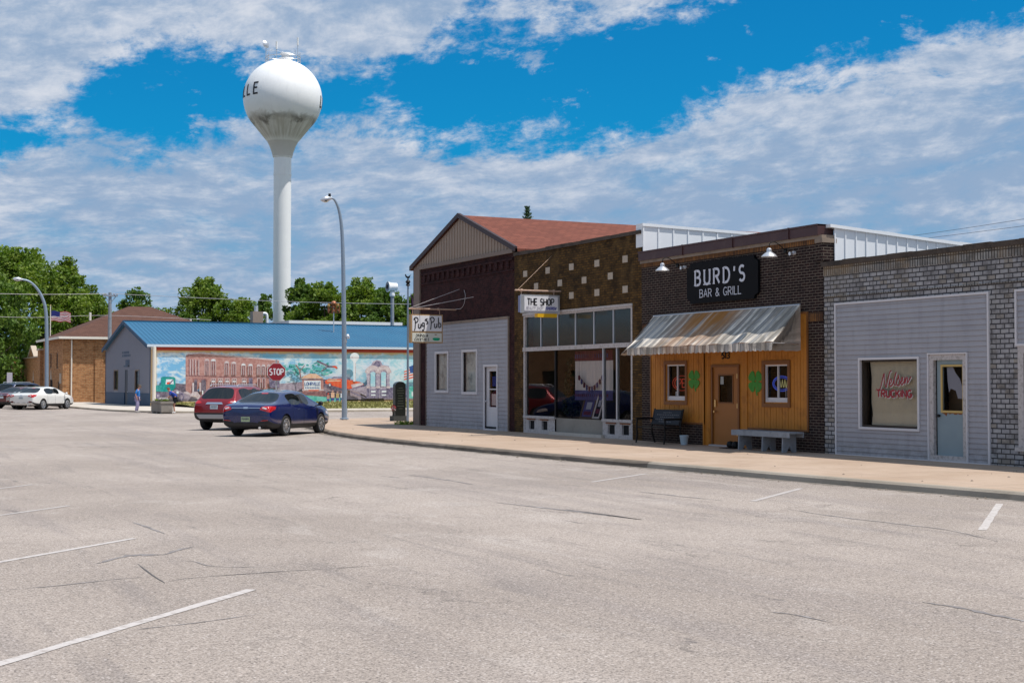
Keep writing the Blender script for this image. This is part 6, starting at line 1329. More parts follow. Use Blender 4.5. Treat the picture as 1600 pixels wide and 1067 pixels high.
mb.add(vs, [(j*(nu+1)+i, j*(nu+1)+i+1, (j+1)*(nu+1)+i+1, (j+1)*(nu+1)+i) for j in range(nv) for i in range(nu)], 0, True)
mat('flag_purple', (.055, .02, .06), .85, var=.5, vs=3); tag(mb.build('flag', 'flag_purple'), 'dark flag hanging limp from the corner flagpole', 'flag')
# monument
mat('granite', (.018, .022, .020), .18, var=.3, vs=20, spec=.6); mat('granite_rough', (.05, .055, .052), .7, var=.4, vs=12); mat('engraved', (.10, .12, .08), .7)
c = PG(624, 658, .13); o = thing('monument', 'black granite pillar with rounded top beside the corner flagpole', 'monument', (c.x, c.y, .13))
mb = MB(); mb.box(c.x-.34, c.x+.30, c.y-.2, c.y+.26, .13, .36); mb.build('base', 'granite_rough', o)
ztop = PY(624, 596, c.y).z; rw = .24
FG = frameY(c.y-.13); FGm = lambda u, v, h=0.: FG(c.x+u, v, h)
pts = [(-rw, .36), (rw, .36), (rw, ztop-.18)]+[(rw*math.cos(R_(a)), ztop-.18+.18*math.sin(R_(a))) for a in range(15, 180, 15)]+[(-rw, ztop-.18)]
mb = MB(); mb.prism([FGm(u, v) for u, v in pts], (0, -.28, 0)); sh = mb.build('shaft', 'granite', o)
mb = MB(); rr = random.Random(1)
for i in range(9): w_ = rr.uniform(.08, .17); slab(mb, FGm, -w_, w_, 1.55-i*.11, 1.565-i*.11, 0, .003)
mb.build('engraving', 'engraved', sh)
v = thing('flower_vase', 'small vase of red and white flowers at the left foot of the monument', 'vase', (c.x-.3, c.y-.05, .36)); mb = MB(); mb.lathe([(0, 0), (.05, 0), (.035, .1), (.06, .22), (.05, .22), (0, .1)], (c.x-.31, c.y-.08, .36), 10); mb.build('pot', 'granite', v)
rgn = np.random.default_rng(4); leaf_mesh('red_petals', leaf_cloud([(c.x-.31, c.y-.08, .70)], [(.12, .12, .14)], 120, .035, rgn), 'red_letter', v); leaf_mesh('white_petals', leaf_cloud([(c.x-.30, c.y-.10, .66)], [(.10, .1, .12)], 50, .035, rgn), 'white_letter', v)
# siren on its pole, old signal head
p = PD(613, 462, 122); o = thing('warning_siren', 'white horn siren on a wooden pole behind the blue roof', 'siren', (p.x, p.y, 0)); mb = MB(); mb.tube([(p.x, p.y, 0), (p.x, p.y, p.z)], [.18, .15], 10); mb.build('pole', 'grey_wood', o)
mb = MB(); mb.lathe([(0, 0), (.22, 0), (.25, .15), (.18, .35), (.2, .4), (0, .45)], (p.x, p.y, p.z-.05), 12); mb.build('rotator', 'white_paint', o)
mb = MB(); a = p+Vector((0, 0, .75)); dv = (-RT*.85-FW*.45); dv.z = 0; dv.normalize(); mb.tube([a-dv*.40, a-dv*.38, a+dv*.1, a+dv*.25, a+dv*.45], [.30, .34, .34, .38, .46], 18, 0); hn = mb.build('horn', 'white_paint', o)
mb = MB(); b = a+dv*.455; mb.tube([b, b+dv*.01], .40, 18); mb.tube([b+dv*.01, b+dv*.03], .20, 14, 1); mb.build('horn_mouth', ['grey_wood', 'dark'], hn)
p = PD(521.5, 479, 112); o = thing('signal_light', 'rusty caged light cluster on a thin post above the blue roof', 'signal light', (p.x, p.y, 5.5)); mb = MB(); mb.tube([(p.x, p.y, 5.2), (p.x, p.y, p.z)], .04, 6); mb.build('post', 'galv', o)
mat('copper', (.42, .17, .09), .4, metal=.5, var=.3); mat('amber', (.45, .26, .08), .5, var=.3)
mb = MB()
for a, b in ((-.38, -.28), (.38, -.28), (-.40, .08), (.36, .08), (0, -.32), (0, 0)): q = p+RT*a+Vector((0, 0, b)); mb.lathe([(0, -.11), (.12, -.09), (.13, .05), (0, .13)], q, 10, 0 if b > 0 else 1)
for a in (-.42, -.14, .14, .42): q = p+RT*a; mb.box(q.x-.03, q.x+.03, q.y-.12, q.y+.12, q.z-.5, q.z+.15, 2)
for z in (-.5, -.14, .15): a, b = p-RT*.45, p+RT*.45; mb.tube([(a.x, a.y, p.z+z), (b.x, b.y, p.z+z)], .04, 5, 2)
mb.build('lamps', ['amber', 'copper', 'rust'], o); mb = MB(); mb.lathe([(0, .15), (.2, .17), (.22, .3), (.12, .42), (0, .46)], tuple(p), 14); mb.build('cap', 'copper', o)
# tiny weeds at the pub corner
rgn = np.random.default_rng(8); tag(leaf_mesh('weeds', leaf_cloud([(20.95-.12*i, 51.15+.12*i, .20) for i in range(4)], [(.2, .22, .11)]*4, 500, .035, rgn), 'leaf_maple'), 'low green weeds at the foot of the pub corner', 'weeds')
# ================================================================== CARS
def carpaint(name, col, flake=.0, rough=.25):
    m = bpy.data.materials.new(name); m.use_nodes = True; b = m.node_tree.nodes['Principled BSDF']; t = NT(m.node_tree)
    oc = t.n('ShaderNodeTexCoord').outputs['Object']; z = t.xyz(oc)[2]
    c = t.mix(t.m('MULTIPLY', t.m('MULTIPLY', t.ramp(t.noise(oc, 5., 5), .4, .7), t.ramp(z, .75, .2, 0., 1.) if False else t.ramp(z, .2, .7, 1., 0.)), .35), col, (.16, .14, .12))
    t.l(c, b.inputs['Base Color'])
    b.inputs['Metallic'].default_value = flake; b.inputs['Roughness'].default_value = rough; b.inputs['Coat Weight'].default_value = 1.; b.inputs['Coat Roughness'].default_value = .04; M[name] = m
carpaint('paint_blue', (.0005, .009, .085), .1, .2); carpaint('paint_red', (.25, .005, .013), .35, .3); carpaint('paint_white', (.74, .73, .70), .0, .3); carpaint('paint_maroon', (.11, .012, .018), .3, .35); carpaint('paint_navy', (.01, .02, .06), .3, .3); carpaint('paint_silver', (.42, .43, .44), .6, .35)
mat('tyre', (.012, .012, .013), .85, bump=.3, bs=60); mat('rim', (.62, .63, .65), .25, metal=.9); mat('black_plastic', (.016, .016, .018), .6); mat('arch', (.004, .004, .005), .95)
mat('chrome', (.78, .79, .82), .12, metal=1.); mat('tail_red', (.50, .012, .015), .15, coat=1.); mat('tail_clear', (.72, .60, .60), .15, coat=1.); mat('plate', (.50, .56, .60), .5); mat('plate_green', (.42, .52, .32), .5); mat('plate_text', (.04, .05, .12), .5); mat('silver_plastic', (.36, .36, .37), .45)
SED = dict(L=5.1, wb=2.87, ax=1.12, tr=.345, st=[  # x, half width, z bottom, belt z, roof half width, top z, kind
 (0.00, .80, .42, .90, .62, .94), (.06, .88, .33, .98, .70, 1.03), (.30, .93, .26, 1.04, .74, 1.10), (.72, .955, .22, 1.05, .70, 1.125), (1.50, .965, .21, 1.045, .56, 1.44), (1.72, .965, .21, 1.04, .565, 1.485), (2.45, .965, .21, 1.03, .575, 1.53), (2.53, .965, .21, 1.03, .575, 1.53), (3.12, .965, .21, 1.01, .56, 1.49), (3.98, .955, .21, .985, .70, 1.06), (4.5, .935, .22, .90, .66, .98), (4.88, .87, .25, .78, .56, .84), (5.04, .76, .30, .66, .48, .70), (5.1, .62, .38, .56, .40, .60)],
 glass_side=(4, 5, 7), pillar=(6,), rear=(3,), front=(8,), split=6)
SUV = dict(L=4.52, wb=2.69, ax=.93, tr=.36, st=[
 (0.00, .78, .50, .84, .62, .88), (.05, .87, .40, 1.00, .72, 1.06), (.16, .90, .34, 1.10, .74, 1.17), (.62, .915, .28, 1.13, .56, 1.60), (.80, .92, .27, 1.125, .57, 1.64), (1.50, .92, .26, 1.10, .59, 1.68), (1.58, .92, .26, 1.10, .59, 1.68), (2.25, .92, .26, 1.08, .59, 1.67), (2.33, .92, .26, 1.08, .59, 1.66), (2.72, .92, .26, 1.06, .57, 1.60), (3.45, .91, .26, 1.04, .68, 1.13), (4.0, .89, .27, .97, .64, 1.04), (4.35, .82, .32, .84, .54, .90), (4.48, .72, .38, .72, .46, .78), (4.52, .60, .44, .62, .40, .66)],
 glass_side=(3, 4, 6, 8), pillar=(5, 7), rear=(2,), front=(9,), split=5)
VAN = dict(L=4.9, wb=2.95, ax=.95, tr=.36, st=[
 (0.00, .84, .45, .95, .72, 1.00), (.06, .92, .36, 1.02, .80, 1.10), (.14, .94, .30, 1.08, .80, 1.14), (.45, .95, .26, 1.08, .66, 1.70), (.7, .95, .25, 1.07, .67, 1.76), (1.6, .95, .25, 1.05, .68, 1.80), (1.68, .95, .25, 1.05, .68, 1.80), (2.7, .95, .25, 1.02, .68, 1.78), (2.78, .95, .25, 1.02, .68, 1.77), (3.3, .95, .25, 1.0, .64, 1.66), (4.15, .93, .25, .96, .72, 1.10), (4.55, .88, .28, .88, .60, .95), (4.82, .76, .34, .72, .48, .78), (4.9, .62, .40, .60, .42, .64)],
 glass_side=(3, 4, 6, 8), pillar=(5, 7), rear=(2,), front=(9,), split=5)
def car_body(spec):
    """one closed cage lofted along the car, subdivided, wheel arches cut out, then split by material into parts"""
    st = spec['st']; bm = bmesh.new(); rings = []
    for x, w, zb, zl, rw, zt in st:
        gl = zt-zl > .2
        half = [(0, zb), (.72*w, zb), (.93*w, zb+.05), (w*.985, zb+.16), (w, (zb+zl)/2+.02), (w*.985, zl-.13), (w*.945, zl-.01)]
        if gl: half += [(rw+.085, zt-.075), (rw-.01, zt-.022), (rw*.5, zt+.006), (0, zt+.012)]
        else: half += [(w*.945-.05, zl+.012+(zt-zl)*.25), (w*.945-.13, zl+.02+(zt-zl)*.55), (rw*.5, zt), (0, zt+.008)]
        ringv = [bm.verts.new((x, -y, z)) for y, z in half]+[bm.verts.new((x, y, z)) for y, z in half[-2:0:-1]]
        rings.append(ringv)
    n = len(rings[0])
    for i in range(len(st)-1):
        for j in range(n):
            f = bm.faces.new((rings[i][j], rings[i][(j+1) % n], rings[i+1][(j+1) % n], rings[i+1][j])); k = min(j, n-1-j)
            mi = 0
            if k == 6 and i in spec['glass_side']: mi = 2
            if k in (8, 9) and i in spec['rear']: mi = 3
            if k in (8, 9) and i in spec['front']: mi = 4
            if k == 6 and i in spec['pillar']: mi = 1
            if k <= 2: mi = 1
            f.material_index = mi
    bm.faces.new(rings[0]); bm.faces.new(rings[-1][::-1])
    bmesh.ops.recalc_face_normals(bm, faces=bm.faces)
    if bm.calc_volume(signed=True) < 0: bmesh.ops.reverse_faces(bm, faces=bm.faces)
    cr = bm.edges.layers.float.new('crease_edge')
    for e in bm.edges:
        a = {f.material_index for f in e.link_faces}
        if len(a) > 1 and (a & {2, 3, 4}): e[cr] = .93
    for i in range(len(st)-1):     # crisp shoulder line
        for j in (5, n-5):
            e = bm.edges.get((rings[i][j], rings[i+1][j]))
            if e: e[cr] = .35
    me = bpy.data.meshes.new('tmp'); bm.to_mesh(me); bm.free()
    o = bpy.data.objects.new('tmp', me); COL.objects.link(o)
    s = o.modifiers.new('s', 'SUBSURF'); s.levels = 3; s.render_levels = 3
    cuts = []
    for x in (spec['ax'], spec['ax']+spec['wb']):
        for sd in (-1, 1):
            b = MB(); r = spec['tr']+.055; b.lathe([(0, -.22), (r, -.22), (r, .3), (0, .3)], (x, sd*.93, spec['tr']+.01), 40, 0, 'y', False); c = b.build('cut', 'arch')
            m2 = bmesh.new(); m2.from_mesh(c.data); bmesh.ops.remove_doubles(m2, verts=m2.verts, dist=1e-4); bmesh.ops.recalc_face_normals(m2, faces=m2.faces); m2.to_mesh(c.data); m2.free()
            md = o.modifiers.new('b', 'BOOLEAN'); md.operation = 'DIFFERENCE'; md.object = c; md.solver = 'FAST'; cuts.append(c)
    for k in ('paint_blue', 'black_plastic', 'car_glass', 'car_glass', 'car_glass', 'arch'): me.materials.append(M[k])
    dg = bpy.context.evaluated_depsgraph_get(); ev = o.evaluated_get(dg); res = bpy.data.meshes.new_from_object(ev)
    bpy.data.objects.remove(o)
    for c in cuts: bpy.data.objects.remove(c)
    vs = [v.co.copy() for v in res.vertices]; bvh = BVHTree.FromPolygons(vs, [tuple(p.vertices) for p in res.polygons])
    parts = {}
    slots = [m.name if m else '' for m in res.materials]
    for p in res.polygons:
        c = p.center; mi = p.material_index
        if slots[mi] == 'arch': mi = 5
        if mi == 2: mi = 20+(0 if c.y > 0 else 1)*2+(0 if c.x < st[spec['split']][0]+.04 else 1)
        parts.setdefault(mi, []).append(p)
    out = {}
    for k, ps in parts.items():
        idx = {}; V = []; Fc = []
        for p in ps:
            f = []
            for v in p.vertices:
                if v not in idx: idx[v] = len(V); V.append(tuple(vs[v]))
                f.append(idx[v])
            Fc.append(tuple(f))
        m = bpy.data.meshes.new('part'); m.from_pydata(V, [], Fc); m.polygons.foreach_set('use_smooth', [True]*len(Fc)); m.update(); out[k] = m
    return out, bvh
def decal(bvh, axis, poly, off=.006, res=.03, x0=None):
    """patch of surface hugging the body. axis 'r' rear (u=-y right seen from behind, v=z), 'f' front, 'R'/'L' sides (u=x, v=z); poly = convex outline"""
    us = [p[0] for p in poly]; vs_ = [p[1] for p in poly]; u0, u1, v0, v1 = min(us), max(us), min(vs_), max(vs_)
    nu = max(2, int((u1-u0)/res)); nv = max(2, int((v1-v0)/res)); V = []; F = []; ok = {}
    def xr(v):   # horizontal span of the polygon at height v
        xs = []
        for a, b in zip(poly, poly[1:]+poly[:1]):
            if (a[1]-v)*(b[1]-v) <= 0 and abs(a[1]-b[1]) > 1e-9: xs.append(a[0]+(b[0]-a[0])*(v-a[1])/(b[1]-a[1]))
        return (min(xs), max(xs)) if xs else (0, 0)
    for j in range(nv+1):
        v = v0+(v1-v0)*min(max(j/nv, .001), .999); a, b = xr(v)
        for i in range(nu+1):
            u = a+(b-a)*i/nu
            o, d = {'r': (Vector((-3, -u, v)), Vector((1, 0, 0))), 'f': (Vector((9, u, v)), Vector((-1, 0, 0))), 'R': (Vector((u, -4, v)), Vector((0, 1, 0))), 'L': (Vector((u, 4, v)), Vector((0, -1, 0)))}[axis]
            h = bvh.ray_cast(o, d)
            if h[0] is None: ok[(i, j)] = None
            else: ok[(i, j)] = len(V); V.append(tuple(h[0]-d*off))
    for j in range(nv):
        for i in range(nu):
            q = [ok[(i, j)], ok[(i+1, j)], ok[(i+1, j+1)], ok[(i, j+1)]]
            if None in q: continue
            P = [Vector(V[k]) for k in q]
            if max((P[a]-P[b]).length for a, b in ((0, 1), (1, 2), (2, 3), (3, 0))) > .25: continue
            F.append(tuple(q))
    b = MB(); b.add(V, F, 0, True); return b
BOD = {}
def wheel(parent, x, y, r, sd, rimr=.245):
    b = MB(); w = .21; s = sd
    b.lathe([(r-.10, -w/2), (r-.02, -w/2), (r, -w/2+.03), (r+.001, w/2-.03), (r-.02, w/2), (r-.10, w/2)], (x, y, r), 32, 0, 'y'); t_ = b.build('wheel', 'tyre', parent, True)
    b = MB(); yo = s*w*.5
    b.lathe([(r-.10, -s*.0), (r-.105, s*.005), (r-.125, s*.0), (r-.13, -s*.08), (.05, -s*.085), (0, -s*.085)], (x, y+yo, r), 32, 0, 'y')
    for i in range(9):
        a = R_(i*40+12); c, s2 = math.cos(a), math.sin(a); ro = r-.12; hw = .024
        P = []
        for rad, ww, dp in ((.04, hw*1.1, -.01), (ro, hw*.9, -.004)):
            P += [(x+c*rad-s2*ww, y+yo+s*(dp), r+s2*rad+c*ww), (x+c*rad+s2*ww, y+yo+s*(dp), r+s2*rad-c*ww)]
        Q = [(p[0], p[1]-s*.035, p[2]) for p in P]
        b.add(P+Q, [(0, 1, 3, 2), (4, 6, 7, 5), (0, 2, 6, 4), (1, 5, 7, 3)])
    b.lathe([(0, s*.0), (.05, -s*.0), (.055, -s*.03)], (x, y+yo, r), 14, 0, 'y'); b.build('rim', 'rim', t_, True)
    b = MB(); b.lathe([(r-.115, -s*.088), (0, -s*.088)], (x, y+yo-s*.0, r), 24, 0, 'y'); b.build('brake_disc', 'arch', t_, True)
def make_car(name, label, spec, paintm, loc, heading_deg, kind, plate='plate', detail=True, group=None, extra=''):
    key = id(spec)
    if key not in BOD: BOD[key] = car_body(spec)
    parts, bvh = BOD[key]
    # local +x = forward; heading measured clockwise from world +Y
    rz = R_(90-heading_deg); o = thing(name, label, 'car', loc, rz, group)
    def put(mesh, nm, m, par=o):
        me = mesh.copy(); me.materials.clear(); me.materials.append(M[m]); ob = bpy.data.objects.new(nm, me); COL.objects.link(ob); ob.parent = par; return ob
    body = put(parts[0], 'body', paintm); put(parts[1], 'lower_trim', 'black_plastic')
    if 5 in parts: put(parts[5], 'wheel_arch', 'arch')
    for k in (20, 21, 22, 23):
        if k in parts: put(parts[k], 'side_window', 'car_glass')
    put(parts[3], 'rear_window', 'car_glass'); put(parts[4], 'windshield', 'car_glass')
    tr = spec['tr']; hw = spec['st'][5][1]
    for x in (spec['ax'], spec['ax']+spec['wb']):
        for sd in (-1, 1): wheel(o, x, sd*(hw-.115), tr, sd)
    def dc(nm, axis, poly, m, off=.006, par=body, res=.03): b = decal(bvh, axis, poly, off, res); return b.build(nm, m, par, True) if b.f else None
    S2 = lambda P: [(-x, y) for x, y in P]
    if kind == 'sedan':
        for f in (lambda P: P, S2):
            dc('taillight', 'r', f([(.50, .90), (.86, .80), (.93, .92), (.90, 1.03), (.58, 1.00)]), 'tail_red', .012, o, .02); dc('light_insert', 'r', f([(.58, .93), (.74, .90), (.78, .97), (.62, .985)]), 'tail_clear', .02)
        for ax, sg in (('R', 1), ('L', 1)): dc('taillight', ax, [(.02, .86), (.34, .90), (.36, .98), (.10, 1.00)], 'tail_red', .010, o, .02)
        dc('chrome_strip', 'r', [(-.52, .945), (.52, .945), (.52, .965), (-.52, .965)], 'chrome', .014); dc('badge', 'r', [(-.08, .93), (.08, .93), (.08, .985), (-.08, .985)], 'chrome', .02, res=.02)
        dc('license_plate', 'r', [(-.16, .50), (.16, .50), (.16, .66), (-.16, .66)] if plate == 'plate_green' else [(-.16, .70), (.16, .70), (.16, .86), (-.16, .86)], plate, .016, o, .05)
        dc('bumper_trim', 'r', [(-.85, .30), (.85, .30), (.82, .46), (-.82, .46)], 'black_plastic' if paintm != 'paint_white' else 'paint_white', .012)
        dc('reflector', 'r', [(.55, .52), (.80, .53), (.80, .56), (.55, .55)], 'tail_red', .016); dc('reflector', 'r', [(-.55, .52), (-.80, .53), (-.80, .56), (-.55, .55)], 'tail_red', .016)
        zt, xm = 1.0, 3.62; hs = (1.95, 3.0)
        seams = [[(1.62, .30), (1.62, .98)], [(2.52, .28), (2.50, 1.0)], [(3.62, .28), (3.66, .98)]]
    else:
        dc('taillight', 'r', [(.52, 1.02), (.88, .98), (.93, 1.08), (.86, 1.16), (.60, 1.10)], 'tail_red', .012, o, .02); dc('taillight', 'r', S2([(.52, 1.02), (.88, .98), (.93, 1.08), (.86, 1.16), (.60, 1.10)]), 'tail_red', .012, o, .02)
        dc('light_insert', 'r', [(.62, 1.04), (.80, 1.03), (.82, 1.09), (.66, 1.09)], 'tail_clear', .02)
        for ax in ('R', 'L'): dc('taillight', ax, [(.06, .98), (.36, 1.02), (.34, 1.08), (.10, 1.12)], 'tail_red', .010, o, .02)
        dc('chrome_strip', 'r', [(-.36, .985), (.36, .985), (.30, 1.055), (-.30, 1.055)], 'chrome', .018); dc('license_plate', 'r', [(-.16, .80), (.16, .80), (.16, .95), (-.16, .95)], plate, .016, o, .05)
        dc('bumper_trim', 'r', [(-.86, .40), (.86, .40), (.86, .66), (-.86, .66)], 'black_plastic', .012); dc('bumper_guard', 'r', [(-.62, .44), (.62, .44), (.74, .60), (-.74, .60)], 'silver_plastic', .022)
        b = MB(); zz_ = spec['st'][5][5]
        for sd in (-.56, .56): b.tube([(.75, sd, zz_-.04), (.85, sd, zz_+.03), (2.3, sd, zz_+.03), (2.5, sd, zz_-.06)], .02, 6)
        b.build('roof_rail', 'galv', o, True)
        zt, xm = 1.06, 3.1; hs = (1.35, 2.35); seams = [[(.98, .9), (1.0, 1.1)], [(1.56, .36), (1.54, 1.08)], [(2.42, .36), (2.40, 1.05)]]
    if detail:
        for sd, ax in ((-1, 'R'), (1, 'L')):
            b = MB(); y = sd*(hw+.0); b.tube([(xm, y-sd*.08, zt-.02), (xm+.02, y+sd*.05, zt+.0)], .022, 6); b.tube([(xm-.06, y+sd*.11, zt+.05), (xm+.02, y+sd*.12, zt+.06), (xm+.10, y+sd*.10, zt+.04)], [.07, .085, .03], 10); b.build('mirror', paintm if paintm != 'paint_blue' else 'black_plastic', o, True)
            for x in hs: dc('door_handle', ax, [(x, .88), (x+.2, .885), (x+.2, .91), (x, .905)], 'chrome' if paintm == 'paint_blue' else paintm, .03)
            for s_ in seams:
                (xa, za), (xb, zb) = s_; dc('door_seam', ax, [(xa-.006, za), (xa+.006, za), (xb+.006, zb), (xb-.006, zb)], 'arch', .002, res=.006)
            dc('headlight', ax, [(spec['L']-.72, .70), (spec['L']-.22, .62), (spec['L']-.30, .74), (spec['L']-.66, .80)], 'tail_clear', .008, o)
        b = MB(); 
        b.tube([(-.02, -.52, .30), (.25, -.50, .30)], .045, 12); b.build('exhaust', 'chrome', o, True)
        b = MB(); r0 = .012; P = []
        fp = lambda u, v, h=0.: (bvh.ray_cast(Vector((-3, -u, v)), Vector((1, 0, 0)))[0].x-.024-h, -u, v)
        z0 = .53 if plate == 'plate_green' else (.73 if kind == 'sedan' else .83)
        for i in range(6): b.ribbon([(-.125+i*.043, z0+.02), (-.125+i*.043, z0+.085), (-.10+i*.043, z0+.085), (-.10+i*.043, z0+(.02 if i % 2 else .05))], .009, fp, 0, 0, .001)
        b.build('plate_lettering', 'plate_text', body, True)
        dc('third_brake_light', 'r', [(-.12, spec['st'][4][5]-.03), (.12, spec['st'][4][5]-.03), (.12, spec['st'][4][5]), (-.12, spec['st'][4][5])], 'tail_red', .01)
    return o
def place(rr_px, spec, hd):   # the rear right tyre touches the road at this pixel
    p = PG(*rr_px); h = R_(hd); f = Vector((math.sin(h), math.cos(h), 0)); r = Vector((math.cos(h), -math.sin(h), 0))
    return tuple(p-f*spec['ax']-r*(spec['st'][5][1]-.1))
make_car('parked_sedan', 'dark blue four-door sedan parked at an angle to the kerb', SED, 'paint_blue', place((444, 681), SED, 42.5), 42.5, 'sedan', 'plate_green')
lc = PG(322, 671); h = R_(42.5); q = lc-Vector((math.sin(h), math.cos(h), 0))*SUV['ax']+Vector((math.cos(h), -math.sin(h), 0))*.82
make_car('parked_suv', 'dark red crossover parked beside the blue sedan', SUV, 'paint_red', tuple(q), 42.5, 'suv')
place_w = place((66, 640), SED, 41)
make_car('parked_sedan', 'white sedan parked in front of the tan brick building, nearest of the far row', SED, 'paint_white', place_w, 41, 'sedan', 'plate')
def far_car(name, label, spec, pm, px, dist, hd, kind):
    p = PD(px, 640, dist); make_car(name, label, spec, pm, (p.x, p.y, 0), hd, kind, 'plate', False)
far_car('parked_sedan', 'second white car half hidden behind the nearer white sedan', SED, 'paint_silver', 26, 101, 41, 'sedan')
far_car('parked_sedan', 'dark red car with its tail at the left edge of the photo', SED, 'paint_maroon', 2, 104, 41, 'sedan')
far_car('parked_van', 'dark navy van behind the dark red and white cars at the left edge', VAN, 'paint_navy', 3, 112, 48, 'suv')
# ================================================================== PLANTER AND PEOPLE
cz0 = PG(252, 646.5); pl_ = thing('planter', 'long grey concrete planter box between the two people', 'planter', (cz0.x+.3, cz0.y+1.3, 0))
x0, y0 = cz0.x, cz0.y; PW, PLn, PH = .66, 2.7, .70
mb = MB(); mb.box(x0, x0+PW, y0, y0+PLn, .10, PH-.1); mb.box(x0-.04, x0+PW+.04, y0-.04, y0+PLn+.04, PH-.1, PH); mb.box(x0+.03, x0+.03+PW-.06, y0+.1, y0+.5, 0, .1); mb.box(x0+.03, x0+PW-.03, y0+PLn-.5, y0+PLn-.1, 0, .1); mb.box(x0+.03, x0+PW-.03, y0+1.2, y0+1.6, 0, .1)
mb.build('box', 'planter_c', pl_)
mb = MB(); mb.box(x0+.06, x0+PW-.06, y0+.06, y0+PLn-.06, PH, PH+.03); mb.build('soil', 'bark', pl_)
rgn = np.random.default_rng(6); ft = thing('planter_flowers', 'silvery white and green plants growing out of the concrete planter', 'plants', (x0+.3, y0+1.3, PH))
leaf_mesh('pale_leaves', leaf_cloud([(x0+.33, y0+.5+i*.2, PH+.13) for i in range(6)], [(.22, .22, .10)]*6, 800, .035, rgn), 'white_letter', ft)
leaf_mesh('green_leaves', leaf_cloud([(x0+.33, y0+.25+i*.3, PH+.06) for i in range(8)], [(.25, .25, .10)]*8, 900, .04, rgn), 'leaf_maple', ft)
mat('skin', (.55, .27, .18), .6); mat('skin2', (.50, .25, .17), .6); mat('hair_brown', (.10, .06, .035), .8, var=.3, vs=40); mat('hair_red', (.18, .045, .02), .8, var=.3, vs=40)
mat('shirt_light', (.03, .22, .62), .85, var=.15, vs=6); mat('shirt_print', (.45, .60, .75), .85); mat('pants_lilac', (.36, .32, .50), .85, var=.12, vs=8); mat('shirt_blue', (.015, .05, .30), .85, var=.15, vs=6); mat('shorts_black', (.02, .022, .03), .85); mat('shoe_grey', (.30, .29, .28), .7); mat('shoe_white', (.75, .75, .77), .6); mat('denim', (.02, .055, .12), .85)
def skin_mesh(name, verts, edges, m, parent, lv=2, root=0):
    me = bpy.data.meshes.new(name); me.from_pydata([v[0] for v in verts], edges, []); o = bpy.data.objects.new(name, me); COL.objects.link(o)
    bm = bmesh.new(); bm.from_mesh(me); ly = bm.verts.layers.skin.verify(); bm.verts.ensure_lookup_table()
    for i, v in enumerate(bm.verts):
        r = verts[i][1]; r = r if isinstance(r, tuple) else (r, r); v[ly].radius = r; v[ly].use_root = (i == root)
    bm.to_mesh(me); bm.free()
    o.modifiers.new('k', 'SKIN').use_smooth_shade = True; s = o.modifiers.new('s', 'SUBSURF'); s.levels = lv; s.render_levels = lv
    dg = bpy.context.evaluated_depsgraph_get(); res = bpy.data.meshes.new_from_object(o.evaluated_get(dg)); bpy.data.objects.remove(o)
    res.materials.clear(); res.materials.append(M[m]); res.polygons.foreach_set('use_smooth', [True]*len(res.polygons)); res.polygons.foreach_set('material_index', [0]*len(res.polygons))
    ob = bpy.data.objects.new(name, res); COL.objects.link(ob); ob.parent = parent; return ob
